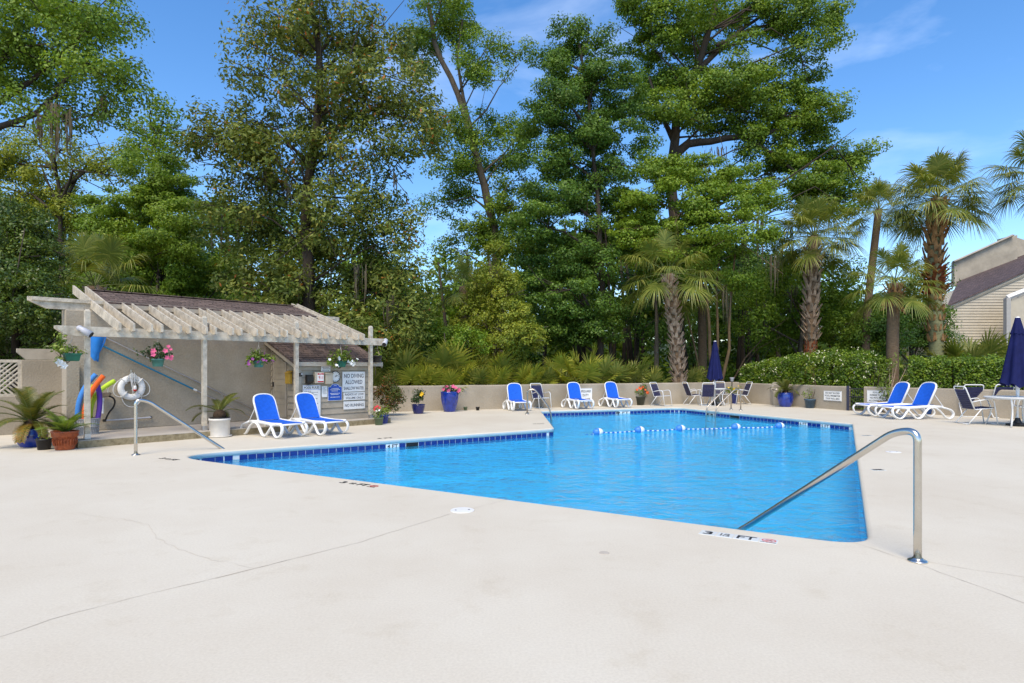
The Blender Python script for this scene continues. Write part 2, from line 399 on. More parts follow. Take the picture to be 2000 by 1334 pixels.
M['sky_block_bank'] = mat('sky_block_bank', (0.050, 0.075, 0.022), 0.98, var=0.3, scale=0.8, bump=1.0, bscale=3, col2=(0.02, 0.03, 0.012))  # dark skin of the added bank that blocks the low sky
M['ground'] = mat('ground', (0.105, 0.075, 0.045), 0.98, var=0.25, scale=3, bump=1.0, bscale=14, col2=(0.045, 0.035, 0.02))

# ------------------------------------------------------------------ mesh building
def link(name, me, material, parent=None, smooth=False):
    o = bpy.data.objects.new(name, me)
    COL.objects.link(o)
    if material is not None and not me.materials:
        me.materials.append(material)
    if smooth:
        me.polygons.foreach_set('use_smooth', [True] * len(me.polygons))
    if parent is not None:
        o.parent = parent
    return o

class MB:
    """collects simple solids, then links them as one mesh object"""
    def __init__(s):
        s.v = []
        s.f = []
    def add(s, vs, fs):
        k = len(s.v)
        s.v.extend([tuple(p) for p in vs])
        s.f.extend([tuple(i + k for i in f) for f in fs])
        return s
    def box(s, c, d, rz=0.0, bev=0.0):
        x, y, z = d[0] / 2, d[1] / 2, d[2] / 2
        if bev > 0:
            b = min(bev, 0.45 * min(d))
            pts = []
            bm = bmesh.new()
            bmesh.ops.create_cube(bm, size=1.0)
            for v in bm.verts:
                v.co = Vector((v.co.x * d[0], v.co.y * d[1], v.co.z * d[2]))
            bmesh.ops.bevel(bm, geom=list(bm.edges), offset=b, segments=1, affect='EDGES', profile=0.5)
            bm.verts.index_update()
            vs = [v.co.copy() for v in bm.verts]
            fs = [[v.index for v in f.verts] for f in bm.faces]
            bm.free()
        else:
            vs = [Vector(p) for p in ((-x, -y, -z), (x, -y, -z), (x, y, -z), (-x, y, -z), (-x, -y, z), (x, -y, z), (x, y, z), (-x, y, z))]
            fs = [(0, 3, 2, 1), (4, 5, 6, 7), (0, 1, 5, 4), (1, 2, 6, 5), (2, 3, 7, 6), (3, 0, 4, 7)]
        m = Matrix.Rotation(rz, 3, 'Z')
        c = Vector(c)
        return s.add([m @ v + c for v in vs], fs)
    def tube(s, path, rad, n=8, cap=True, flat=None):
        path = [Vector(p) for p in path]
        k = len(path)
        if not hasattr(rad, '__len__'):
            rad = [rad] * k
        vs, fs = [], []
        up = None
        for i, p in enumerate(path):
            t = (path[min(i + 1, k - 1)] - path[max(i - 1, 0)])
            t = t.normalized() if t.length > 1e-9 else Vector((0, 0, 1))
            if up is None:
                up = Vector((0, 0, 1)) if abs(t.z) < 0.9 else Vector((1, 0, 0))
            a = (up - t * up.dot(t))
            if a.length < 1e-6:
                a = t.orthogonal()
            a.normalize()
            up = a
            b = t.cross(a)
            for j in range(n):
                th = 2 * math.pi * j / n
                q = a * math.cos(th) + b * math.sin(th)
                if flat:
                    q = a * math.cos(th) * flat[0] + b * math.sin(th) * flat[1]
                vs.append(p + q * rad[i])
        for i in range(k - 1):
            for j in range(n):
                j2 = (j + 1) % n
                fs.append((i * n + j, i * n + j2, (i + 1) * n + j2, (i + 1) * n + j))
        if cap:
            fs.append(tuple(reversed(range(n))))
            fs.append(tuple(range((k - 1) * n, k * n)))
        return s.add(vs, fs)
    def lathe(s, prof, n=20, c=(0, 0, 0), cap=True, sq=0.0):
        vs, fs = [], []
        for r, z in prof:
            for j in range(n):
                th = 2 * math.pi * (j + 0.5) / n
                k = 1.0
                if sq > 0:
                    k = 1.0 / max(abs(math.cos(th)), abs(math.sin(th)))
                    k = 1 + (k - 1) * sq
                vs.append((c[0] + r * k * math.cos(th), c[1] + r * k * math.sin(th), c[2] + z))
        for i in range(len(prof) - 1):
            for j in range(n):
                j2 = (j + 1) % n
                fs.append((i * n + j, i * n + j2, (i + 1) * n + j2, (i + 1) * n + j))
        if cap:
            fs.append(tuple(reversed(range(n))))
            fs.append(tuple(range((len(prof) - 1) * n, len(prof) * n)))
        return s.add(vs, fs)
    def prism(s, poly, axis, a, b):
        """extrude a 2-D outline between a and b along axis 'x', 'y' or 'z'"""
        n = len(poly)
        def P(q, w):
            return {'x': (w, q[0], q[1]), 'y': (q[0], w, q[1]), 'z': (q[0], q[1], w)}[axis]
        vs = [P(q, a) for q in poly] + [P(q, b) for q in poly]
        fs = [tuple(reversed(range(n))), tuple(range(n, 2 * n))] + [(i, (i + 1) % n, n + (i + 1) % n, n + i) for i in range(n)]
        return s.add(vs, fs)
    def quad(s, a, b, c, d):
        return s.add([a, b, c, d], [(0, 1, 2, 3)])
    def build(s, name, material, parent=None, smooth=False, fix=True):
        me = bpy.data.meshes.new(name)
        me.from_pydata(s.v, [], s.f)
        if fix:
            bm = bmesh.new()
            bm.from_mesh(me)
            bmesh.ops.recalc_face_normals(bm, faces=bm.faces)
            bm.to_mesh(me)
            bm.free()
        me.update()
        return link(name, me, material, parent, smooth)

def quads_mesh(name, Q, material, parent=None, tint=None, smooth=False):
    """Q: array (n,4,3) of loose faces"""
    n = len(Q)
    me = bpy.data.meshes.new(name)
    me.vertices.add(4 * n)
    me.vertices.foreach_set('co', np.ascontiguousarray(Q, dtype=np.float32).ravel())
    me.loops.add(4 * n)
    me.loops.foreach_set('vertex_index', np.arange(4 * n, dtype=np.int32))
    me.polygons.add(n)
    me.polygons.foreach_set('loop_start', np.arange(0, 4 * n, 4, dtype=np.int32))
    me.polygons.foreach_set('loop_total', np.full(n, 4, dtype=np.int32))
    me.update(calc_edges=True)
    if tint is not None:
        a = me.attributes.new('tint', 'FLOAT', 'FACE')
        a.data.foreach_set('value', np.ascontiguousarray(tint, dtype=np.float32))
    return link(name, me, material, parent, smooth)

def thing(name, label, cat, loc=(0, 0, 0), rz=0.0, group=None, scale=1.0):
    o = bpy.data.objects.new(name, None)
    o.empty_display_size = 0.1
    COL.objects.link(o)
    o.location = loc
    o.rotation_euler = (0, 0, rz)
    o.scale = (scale,) * 3
    return tag(o, label, cat, group)

def tag(o, label=None, cat=None, group=None, kind=None):
    if label: o['label'] = label
    if cat: o['category'] = cat
    if group: o['group'] = group
    if kind: o['kind'] = kind
    return o

def copy_tree(o, parent=None):
    c = o.copy()
    COL.objects.link(c)
    if parent is not None:
        c.parent = parent
    for ch in list(o.children):
        copy_tree(ch, c)
    return c

_tcache = {}
def text(body, w, h, loc, rot, material, parent, name='lettering', depth=0.002):
    """flat raised lettering fitted into w by h, centred on loc"""
    if body not in _tcache:
        cu = bpy.data.curves.new('lettering_curve', 'FONT')
        cu.body = body
        cu.align_x = 'CENTER'
        cu.resolution_u = 3
        cu.extrude = 0.004
        cu.offset = 0.014
        ob = bpy.data.objects.new('lettering_source', cu)
        COL.objects.link(ob)
        dg = bpy.context.evaluated_depsgraph_get()
        me = bpy.data.meshes.new_from_object(ob.evaluated_get(dg))
        bpy.data.objects.remove(ob)
        bpy.data.curves.remove(cu)
        n = len(me.vertices)
        co = np.empty(3 * n, dtype=np.float32)
        me.vertices.foreach_get('co', co)
        co = co.reshape(-1, 3)
        fs = [tuple(p.vertices) for p in me.polygons]
        bpy.data.meshes.remove(me)
        lo, hi = co.min(0), co.max(0)
        _tcache[body] = ((co - (lo + hi) / 2) / np.maximum(hi - lo, 1e-6), fs)
    co, fs = _tcache[body]
    me = bpy.data.meshes.new(name)
    me.from_pydata((co * np.array([w, h, depth])).tolist(), [], fs)
    o = link(name, me, material, parent)
    o.location = loc
    o.rotation_euler = rot
    return o

def bez(p0, p1, p2, p3, n=12):
    out = []
    p0, p1, p2, p3 = map(Vector, (p0, p1, p2, p3))
    for i in range(n + 1):
        t = i / n
        out.append(p0 * (1 - t) ** 3 + p1 * 3 * t * (1 - t) ** 2 + p2 * 3 * t * t * (1 - t) + p3 * t ** 3)
    return out

def rounded(path, r, n=6):
    """round the inner corners of a polyline"""
    path = [Vector(p) for p in path]
    out = [path[0]]
    for i in range(1, len(path) - 1):
        a, b, c = path[i - 1], path[i], path[i + 1]
        d1, d2 = (a - b), (c - b)
        k = min(r, 0.49 * d1.length, 0.49 * d2.length)
        s, e = b + d1.normalized() * k, b + d2.normalized() * k
        for j in range(n + 1):
            t = j / n
            out.append(s * (1 - t) ** 2 + b * 2 * t * (1 - t) + e * t * t)
    out.append(path[-1])
    return out
# ================================================================== the pool, the deck, the ground
rng = np.random.default_rng(7)
random.seed(7)
P = [Vector(p) for p in ((-6.45, 11.33), (3.245, 5.586), (9.79, 17.67), (6.72, 24.83), (1.07, 22.78), (1.13, 16.34))]
P_RAD = [1.25, 0.42, 0.10, 0.45, 0.10, 0.18]

def round_poly(pts, rads, n=8):
    out, tang = [], []
    k = len(pts)
    for i in range(k):
        a, b, c = pts[i - 1], pts[i], pts[(i + 1) % k]
        d1, d2 = (a - b).normalized(), (c - b).normalized()
        r = rads[i]
        s, e = b + d1 * r, b + d2 * r
        tang.append((s, e))
        for j in range(n + 1):
            t = j / n
            out.append(s * (1 - t) ** 2 + b * 2 * t * (1 - t) + e * t * t)
    return out, tang
POOL, TANG = round_poly(P, P_RAD)
# outward normals (the polygon runs counter-clockwise seen from above)
def offset_loop(loop, d):
    out = []
    k = len(loop)
    for i in range(k):
        t1 = (loop[i] - loop[i - 1])
        t2 = (loop[(i + 1) % k] - loop[i])
        n1 = Vector((t1.y, -t1.x)).normalized() if t1.length > 1e-6 else None
        n2 = Vector((t2.y, -t2.x)).normalized() if t2.length > 1e-6 else None
        n = (n1 or n2) + (n2 or n1)
        n.normalize()
        out.append(loop[i] + n * d)
    return out

WALL_A, WALL_B, WALL_C = Vector((-5.2, 21.81)), Vector((10.45, 28.24)), Vector((12.5, 22.95))
WALL_D, WALL_E = Vector((13.0, 22.7)), Vector((21.0, 12.1))
OUT = [Vector(p) for p in ((-22, -4), (26, -4), (26, 8))] + [WALL_E, WALL_D, WALL_C, WALL_B, WALL_A] + [Vector(p) for p in ((-8.0, 20.2), (-12.5, 16.6), (-22, 12.5))]

def sheet(name, outer, holes, z, material, parent=None):
    loops = [[Vector((p.x, p.y, z)) for p in outer]] + [[Vector((p.x, p.y, z)) for p in h] for h in holes]
    tris = tessellate_polygon(loops)
    vs = [tuple(p) for lp in loops for p in lp]
    me = bpy.data.meshes.new(name)
    me.from_pydata(vs, [], [tuple(t) for t in tris])
    me.update()
    if me.polygons[0].normal.z < 0:
        me.flip_normals()
    return link(name, me, material, parent)

def rings(name, levels, material, parent=None, loop=POOL, smooth=True, bottom=False):
    """vertical skin that follows the pool outline: levels = [(offset, z)]"""
    m = MB()
    k = len(loop)
    vs, fs = [], []
    for d, z in levels:
        for p in offset_loop(loop, d):
            vs.append((p.x, p.y, z))
    for i in range(len(levels) - 1):
        for j in range(k):
            j2 = (j + 1) % k
            fs.append((i * k + j, (i + 1) * k + j, (i + 1) * k + j2, i * k + j2))
    m.add(vs, fs)
    return m.build(name, material, parent, smooth, fix=False)

ground = sheet('ground', [Vector(p) for p in ((-400, -60), (400, -60), (400, 700), (-400, 700))], [OUT], -0.02, M['ground'])
tag(ground, kind='structure')
# dark bank added far behind to block the bright sky at the horizon
vs, fs = [], []
rgh = np.random.default_rng(3)
nx = 60
for i in range(nx + 1):
    x = -90 + 200 * i / nx
    h = 5.2 + 1.0 * math.sin(i * 0.7) + 0.6 * math.sin(i * 1.9 + 1)
    for y, k in ((60, -0.02), (66, 0.55), (72, 0.9), (80, 1.0), (110, 0.8), (160, -0.02)):
        vs.append((x, y + rgh.normal() * 0.8, max(-0.03, h * k + rgh.normal() * 0.2 * (k > 0))))
for i in range(nx):
    for j in range(5):
        fs.append((i * 6 + j, i * 6 + j + 1, (i + 1) * 6 + j + 1, (i + 1) * 6 + j))
rise = MB().add(vs, fs).build('sky_block_bank', M['sky_block_bank'], None, True)
tag(rise, kind='structure')
deck = sheet('pool_deck', OUT, [offset_loop(POOL, 0.045)], 0.0, M['deck'])
tag(deck, kind='structure')
deck_edge = rings('deck_edge', [(0.045, 0.0), (0.028, -0.003), (0.012, -0.012), (0.003, -0.026)], M['deck'], deck)
coping = rings('coping', [(0.003, -0.026), (0.0, -0.045), (0.004, -0.098), (0.022, -0.103)], M['coping_paint'], deck)

basin = rings('pool_basin', [(0.022, -0.10), (0.022, -0.27), (0.022, -1.0)], M['plaster'])
tag(basin, kind='structure')
sheet('floor', offset_loop(POOL, 0.022), [], -1.0, M['plaster'], basin)
rings('grout_band', [(0.020, -0.103), (0.020, -0.262)], M['grout'], basin, smooth=False)
water = sheet('water', offset_loop(POOL, 0.018), [], -0.19, M['water'])
tag(water, kind='structure')

# waterline tiles, one by one; a tile faces the pool
tile_me = MB().box((0, 0, 0), (0.148, 0.012, 0.148), bev=0.004).build('tile', M['tile_blue']).data
bpy.data.objects.remove(bpy.data.objects['tile'])
def tile_run(i, marks=(), skim=()):
    a, b = TANG[i][1], TANG[(i + 1) % 6][0]
    d = (b - a)
    ln = d.length
    d.normalize()
    nrm = Vector((d.y, -d.x))           # outward
    ang = math.atan2(d.y, d.x)
    n = int(ln / 0.16)
    off = (ln - n * 0.16) / 2
    spots = []
    for k in range(n):
        p = a + d * (off + 0.16 * (k + 0.5)) + nrm * 0.017
        px = 1000 + F * p.x / p.y
        if any(l < px < h for l, h in skim):
            continue
        if any(l < px < h for l, h, _ in marks):
            continue
        o = bpy.data.objects.new('tile', tile_me)
        COL.objects.link(o)
        o.location = (p.x, p.y, -0.182)
        o.rotation_euler = (0, 0, ang)
        o.parent = basin
    for l, h, body in marks:
        ks = [k for k in range(n) if l < (1000 + F * (a + d * (off + 0.16 * (k + 0.5))).x / (a + d * (off + 0.16 * (k + 0.5))).y) < h]
        if not ks: continue
        s0, s1 = off + 0.16 * min(ks), off + 0.16 * (max(ks) + 1)
        c = a + d * (s0 + s1) / 2 + nrm * 0.017
        o = MB().box((0, 0, 0), (s1 - s0 - 0.012, 0.012, 0.148), bev=0.004).build('depth_tile', M['tile_white'], basin)
        o.location = (c.x, c.y, -0.182)
        o.rotation_euler = (0, 0, ang)
        t = text(body, (s1 - s0) * 0.8, 0.082, (0, 0.0075, 0.022), (R(90), 0, R(180)), M['sign_black'], o)
    for l, h in skim:
        ks = [k for k in range(n) if l < (1000 + F * (a + d * (off + 0.16 * (k + 0.5))).x / (a + d * (off + 0.16 * (k + 0.5))).y) < h]
        if not ks: continue
        s0, s1 = off + 0.16 * min(ks), off + 0.16 * (max(ks) + 1)
        c = a + d * (s0 + s1) / 2 + nrm * 0.019
        o = MB().box((0, 0, 0), (s1 - s0 - 0.02, 0.006, 0.14)).build('skimmer_mouth_shade', M['mouth_shade_paint'], basin)  # solid plate, the shade of the opening is painted on it
        o.location = (c.x, c.y, -0.182)
        o.rotation_euler = (0, 0, ang)
tile_run(5, marks=((750, 783, '4 FT'),), skim=((796, 822),))
tile_run(3, marks=((1206, 1228, '9 FT'),))
tile_run(2, marks=((1376, 1392, '8'), (1559, 1578, '6 FT'), (1599, 1619, '5 FT')), skim=((1426, 1443),))
tile_run(4)
tile_run(1)
rings('rounded_corner_tiles', [(0.0105, -0.108), (0.0105, -0.256)], M['tile_blue'], basin, loop=[p for p in POOL], smooth=False).hide_render = False
bpy.data.objects.remove(bpy.data.objects['rounded_corner_tiles'])
# the rounded left corner: tiles set round the curve
for i in (0, 1, 3, 5):
    s, e = TANG[i]
    c = P[i]
    pts = [s * (1 - t) ** 2 + c * 2 * t * (1 - t) + e * t * t for t in np.linspace(0, 1, 40)]
    acc, nxt = 0.0, 0.08
    for a, b in zip(pts[:-1], pts[1:]):
        sg = (b - a)
        acc += sg.length
        if acc >= nxt:
            nxt += 0.16
            d = sg.normalized()
            nrm = Vector((d.y, -d.x))
            p = b + nrm * 0.016
            o = bpy.data.objects.new('tile', tile_me)
            COL.objects.link(o)
            o.location = (p.x, p.y, -0.182)
            o.rotation_euler = (0, 0, math.atan2(d.y, d.x))
            o.parent = basin

# cracks and joints of the deck: thin uneven strips, 2 mm above it
def crack(pts, w, material, seed=0, jit=0.012, z=0.0022):
    r = np.random.default_rng(seed)
    P2 = [gr(*p).to_2d() for p in pts]
    line = []
    for a, b in zip(P2[:-1], P2[1:]):
        n = max(2, int((b - a).length / 0.07))
        for k in range(n):
            line.append(a.lerp(b, k / n))
    line.append(P2[-1])
    m = MB()
    vs, fs = [], []
    off = 0.0
    for i, p in enumerate(line):
        t = (line[min(i + 1, len(line) - 1)] - line[max(i - 1, 0)]).normalized()
        nn = Vector((-t.y, t.x))
        off = 0.7 * off + r.normal(0, jit)
        hw = 0.32 * w * (0.35 + 1.1 * r.random())
        q = p + nn * off
        vs += [(q.x - nn.x * hw, q.y - nn.y * hw, z), (q.x + nn.x * hw, q.y + nn.y * hw, z)]
    for i in range(len(line) - 1):
        fs.append((2 * i, 2 * i + 1, 2 * i + 3, 2 * i + 2))
    m.add(vs, fs)
    return m.build('crack', material, deck, fix=False)
crack([(878, 1004), (700, 1060), (480, 1115), (250, 1170), (100, 1210), (-60, 1265)], 0.011, M['crack'], 1, 0.004)
crack([(560, 1095), (480, 1115), (420, 1130)], 0.007, M['crack_dark'], 2, 0.004, 0.0034)
crack([(500, 1108), (410, 1095), (340, 1066), (300, 1053), (301, 1040), (291, 1024), (260, 1020), (150, 1000)], 0.005, M['crack'], 3)
crack([(1640, 1050), (1735, 1082), (1790, 1100), (1900, 1142), (2000, 1178), (2100, 1215)], 0.006, M['crack_dark'], 6, 0.005)
crack([(1810, 1097), (1900, 1113), (2060, 1135)], 0.005, M['crack_dark'], 7, 0.005)
crack([(1340, 1038), (1420, 1058), (1560, 1068), (1690, 1068)], 0.0045, M['crack'], 8)
crack([(1690, 991), (1740, 993), (1800, 1000), (1850, 1006)], 0.004, M['crack'], 10)
crack([(1735, 880), (1850, 888), (2010, 895)], 0.010, M['crack'], 12)
crack([(925, 993), (990, 976)], 0.007, M['crack'], 13, 0.002)

def disc(name, c, r, h, material, label, cat, holes=True):
    m = MB().lathe([(r, 0.0), (r, h * 0.7), (r * 0.97, h), (0.001, h)], 36)
    o = m.build(name, material)
    o.location = (c.x, c.y, 0.0)
    tag(o, label, cat, 'skimmer lids set in the deck')
    if holes:
        for s in (-1, 1):
            q = MB().lathe([(0.012, 0), (0.012, 0.002)], 10).build('finger_hole_shade', M['black_plastic'], o)  # black disc on the lid, painted shade of a finger hole
            q.location = (s * r * 0.55, 0.01 * s, h)
    return o
disc('skimmer_cover', gr(903, 997), 0.135, 0.007, M['lid_white'], 'round white skimmer lid in the deck before the near pool edge', 'lid')
disc('skimmer_cover', gr(1745, 883), 0.13, 0.007, M['lid_white'], 'round white skimmer lid in the deck right of the pool', 'lid')
disc('deck_drain_cap', gr(1180, 1080), 0.045, 0.0035, M['platform_top'], 'small round drain cap in the bare foreground deck', 'drain cap', False)

# depth markers set flat in the deck along the near edge
def deck_marker(c, ang, label, parts, h=0.15, white=True):
    """parts: list of (kind, width)"""
    t = thing('depth_marker', label, 'marker', (c.x, c.y, 0.0), ang, 'depth markers set in the deck')
    tot = sum(w for _, w in parts)
    x = -tot / 2
    for body, w in parts:
        if white:
            MB().box((x + w / 2, 0, 0.002), (w - 0.008, h, 0.004)).build('tile', M['tile_white'], t)
        if body == 'ring':
            m = MB().tube([(x + w / 2 + 0.058 * math.cos(a), 0.012 + 0.047 * math.sin(a), 0.0045) for a in np.linspace(0, 2 * math.pi, 25)], 0.006, 6, flat=(0.3, 1))
            m.build('ring', M['sign_red'], t)
            MB().tube([(x + w / 2 - 0.038, -0.022, 0.005), (x + w / 2 + 0.038, 0.046, 0.005)], 0.005, 6, flat=(0.3, 1)).build('slash', M['sign_red'], t)
            MB().tube([(x + w / 2 - 0.03, 0.02, 0.0048), (x + w / 2 - 0.005, 0.022, 0.0048), (x + w / 2 + 0.03, -0.005, 0.0048)], 0.006, 6, flat=(0.3, 1)).build('diver', M['sign_black'], t)
            text('NO DIVING', w * 0.84, 0.018, (x + w / 2, -0.058, 0.0048), (0, 0, 0), M['sign_black'], t)
        elif body:
            tw = {'3': 0.085, '1/2': 0.085, 'FT': 0.17}.get(body, w * 0.75)
            text(body, tw, 0.11 if body != '1/2' else 0.085, (x + w / 2, 0, 0.005), (0, 0, 0), M['sign_black'], t)
        x += w
    return t
ANG_A = math.atan2((P[1] - P[0]).y, (P[1] - P[0]).x)
full = [('3', 0.16), ('1/2', 0.16), ('FT', 0.23), ('ring', 0.16)]
deck_marker(gr(1441, 1049), ANG_A, 'white tile depth marker 3 1/2 FT below the big handrail', full)
deck_marker(gr(699, 946), ANG_A, 'flat depth marker 3 1/2 FT midway along the near pool edge', [('3', 0.2), ('1/2', 0.16), ('FT', 0.22), ('ring', 0.16)], white=False)
deck_marker(gr(330, 897), ANG_A, 'faded depth marker lettering by the left corner of the pool', [('3', 0.16), ('1/2', 0.16), ('FT', 0.22)], white=False)
ANG_B = math.atan2((P[2] - P[1]).y, (P[2] - P[1]).x)
deck_marker(gr(1715, 918), R(2), 'small white deck plate beside the right pool edge near the handrail', [('NO DIVING', 0.20)], h=0.13)
deck_marker(gr(1694, 851), R(2), 'small worn deck plate beside the right pool edge farther back', [('5 FT', 0.24)], h=0.16)
deck_marker(gr(1052, 828), 0.1, 'worn depth lettering on the deck tongue by the middle corner', [('NO DIVING', 0.42)], white=False)
deck_marker(gr(752, 856), math.atan2((P[0] - P[5]).y, (P[0] - P[5]).x) + math.pi, 'worn depth lettering on the deck before the small shed', [('4 FT', 0.5)], white=False)

# ------------------------------------------------------------------ low stucco walls round the deck
def wall_run(name, a, b, h, th, label, in_side=-1):
    d = (b - a)
    ln = d.length
    ang = math.atan2(d.y, d.x)
    t = thing(name, label, 'wall', (a.x, a.y, 0), ang, 'low stucco walls round the deck')
    m = MB()
    # rounded top edge, uneven along its length
    prof = [(0, -0.05), (0, h - 0.04), (0.012, h - 0.012), (0.04, h), (th - 0.04, h), (th - 0.012, h - 0.012), (th, h - 0.04), (th, -0.05)]
    n = max(4, int(ln / 0.5))
    vs, fs = [], []
    for i in range(n + 1):
        x = ln * i / n
        for q, z in prof:
            vs.append((x, q + random.uniform(-.004, .004), z + (random.uniform(-.006, .006) if z > 0 else 0)))
    k = len(prof)
    for i in range(n):
        for j in range(k - 1):
            fs.append((i * k + j, i * k + j + 1, (i + 1) * k + j + 1, (i + 1) * k + j))
    fs += [tuple(range(k)), tuple(range(n * k, n * k + k))]
    m.add(vs, fs)
    m.build('wall_body', M['stucco'], t, smooth=False)
    return t
wall_run('stucco_wall', WALL_A, WALL_B, 0.935, 0.2, 'long low beige stucco wall behind the far loungers')
wall_run('stucco_wall', WALL_B, WALL_C, 0.90, 0.2, 'low beige stucco wall left of the gate, before the flowering hedge')
wall_run('stucco_wall', WALL_D, WALL_E, 0.90, 0.2, 'low beige stucco wall right of the gate, behind the two right loungers')

# gate between the wall ends
g = thing('gate', 'narrow black barred gate with navy post between the low walls', 'gate', (WALL_C.x, WALL_C.y, 0), math.atan2((WALL_D - WALL_C).y, (WALL_D - WALL_C).x))
gl = (WALL_D - WALL_C).length
MB().box((0.04, 0.0, 0.46), (0.09, 0.12, 0.92), bev=0.008).build('post', M['gate_navy'], g)
for z in (0.14, 0.52, 0.82):
    MB().box((gl / 2 + 0.04, 0.02, z), (gl - 0.1, 0.03, 0.035)).build('rail', M['gate_black'], g)
for k in range(6):
    MB().box((0.13 + k * (gl - 0.16) / 6, 0.02, 0.47), (0.016, 0.016, 0.74)).build('bar', M['gate_black'], g)
# ================================================================== shed, pergola, closet (local frame: x along the pergola, y to the back)
SO = Vector((-8.67, 12.54, 0.0))
SA = math.atan2(0.74125, 0.67123)
SU, SV = Vector((0.67123, 0.74125, 0)), Vector((-0.74125, 0.67123, 0))
def sh(u, v, z=0.0):
    return SO + SU * u + SV * v + Vector((0, 0, z))
ZP = 0.15                                   # platform height

plat = thing('concrete_platform', 'raised concrete slab with rough tan edge under the pergola', 'platform', SO, SA)
MB().box((3.6, 1.2, 0.07), (7.62, 2.86, 0.14)).build('slab', M['platform_edge'], plat)
MB().box((3.6, 1.2, 0.146), (7.60, 2.84, 0.012)).build('top_skin', M['platform_top'], plat)

# main shed: stucco front wall, gable roof behind it
shed = thing('pool_shed', 'tan stucco pool shed with brown shingle roof behind the pergola', 'shed', SO, SA)
MB().box((3.55, 1.93, 1.53), (7.1, 0.34, 2.76), bev=0.015).build('front_wall', M['stucco'], shed)
MB().prism([(0.0, ZP), (0.24, ZP), (0.24, 1.66), (0.19, 1.74), (0.0, 1.74)], 'y', 1.66, 1.765).build('buttress', M['stucco'], shed)
# gable body
RS = 0.29
def zf(v): return 3.13 + RS * (v - 1.72)
VR = 3.05
ZR = zf(VR)
def zr(v): return ZR - 0.245 * (v - VR)
body = [(2.12, 0.0), (8.1, 0.0), (8.1, zr(8.1) - 0.12), (VR, ZR - 0.12), (2.12, zf(2.12) - 0.12)]
MB().prism(body, 'x', 1.0, 6.0).build('shed_body', M['siding'], shed)
rf = MB()
rf.prism([(1.66, zf(1.66) - 0.05), (VR, ZR - 0.05), (VR, ZR), (1.66, zf(1.66))], 'x', 0.80, 6.12)
ro = rf.build('roof', M['shingle'], shed)
MB().prism([(VR, ZR - 0.05), (8.5, zr(8.5) - 0.05), (8.5, zr(8.5)), (VR, ZR)], 'x', 0.80, 6.12).build('rear_slope', M['shingle'], ro)
MB().box((3.46, VR, ZR + 0.012), (5.36, 0.22, 0.02)).build('ridge_cap', M['shingle'], ro)
MB().box((3.46, 1.645, zf(1.66) - 0.075), (5.28, 0.025, 0.10)).build('eave_fascia', M['trim_tan'], shed)
MB().box((3.46, 1.80, 3.02), (5.2, 0.02, 0.22)).build('frieze_board', M['trim_tan'], shed)
for x in (0.84, 6.08):
    MB().prism([(1.67, zf(1.67) - 0.17), (VR, ZR - 0.17), (8.4, zr(8.4) - 0.17), (8.4, zr(8.4) - 0.052), (VR, ZR - 0.052), (1.67, zf(1.67) - 0.052)], 'x', x - 0.015, x + 0.015).build('rake_board', M['trim_tan'], shed)
# courses of shingles on the front slope, as real overlapping strips
for k in range(9):
    v0 = 1.655 + k * 0.155
    if v0 + 0.16 > VR: break
    MB().prism([(v0, zf(v0) + 0.004), (v0 + 0.158, zf(v0 + 0.158) + 0.002), (v0 + 0.158, zf(v0 + 0.158) + 0.006), (v0, zf(v0) + 0.018)], 'x', 0.79 + 0.004 * (k % 3), 6.13 - 0.004 * (k % 2)).build('shingle_course', M['shingle'], ro)

# pergola
per = thing('pergola', 'weathered cream timber pergola with sloping paired rafters along the shed', 'pergola', SO, SA)
def post_mesh():
    m = MB()
    w = 0.047
    m.add([(-w, -w, ZP + .11), (w, -w, ZP + .11), (w, w, ZP + .11), (-w, w, ZP + .11), (-w, -w, 2.76), (w, -w, 2.76), (w, w, 2.76), (-w, w, 2.76), (-w * .55, -w * .55, 2.80), (w * .55, -w * .55, 2.80), (w * .55, w * .55, 2.80), (-w * .55, w * .55, 2.80)],
          [(3, 2, 1, 0), (0, 1, 5, 4), (1, 2, 6, 5), (2, 3, 7, 6), (3, 0, 4, 7), (4, 5, 9, 8), (5, 6, 10, 9), (6, 7, 11, 10), (7, 4, 8, 11), (8, 9, 10, 11)])
    return m
pm = None
for u in (0.0, 2.29, 4.58, 6.87):
    o = post_mesh().build('post', M['paint_wood'], per) if pm is None else link('post', pm, None, per)
    pm = o.data
    o.location = (u, 0, 0)
    b = MB().box((0, 0, ZP + 0.055), (0.104, 0.104, 0.11)).build('post_shoe', M['aluminium'], o)
for sgn, nm in ((-1, 'front_beam'), (1, 'inner_beam')):
    yy = 0.070 * sgn
    o = MB().prism([(-0.54, 2.445), (7.36, 2.445), (7.36, 2.38), (7.22, 2.25), (-0.36, 2.25), (-0.54, 2.39)], 'y', yy - 0.02, yy + 0.02).build(nm, M['paint_wood'], per)
o = MB().prism([(-0.66, 3.155), (6.98, 3.155), (6.98, 3.06), (6.80, 2.912), (-0.33, 2.912), (-0.66, 3.07)], 'y', 1.80, 1.90).build('ledger_beam', M['paint_wood'], per)
MB().box((3.1, 1.775, 3.115), (7.4, 0.045, 0.08)).build('ledger_cap', M['paint_wood'], per)
def ztop(v): return 2.63 + 0.300 * v
UR = [(0.50, 0.75), (1.10, 1.30), (1.67, 1.87), (2.23, 2.43), (2.82, 3.01), (3.39, 3.58), (3.96, 4.16), (4.53, 4.73), (5.11, 5.31), (5.68, 5.88), (6.25, 6.43)]
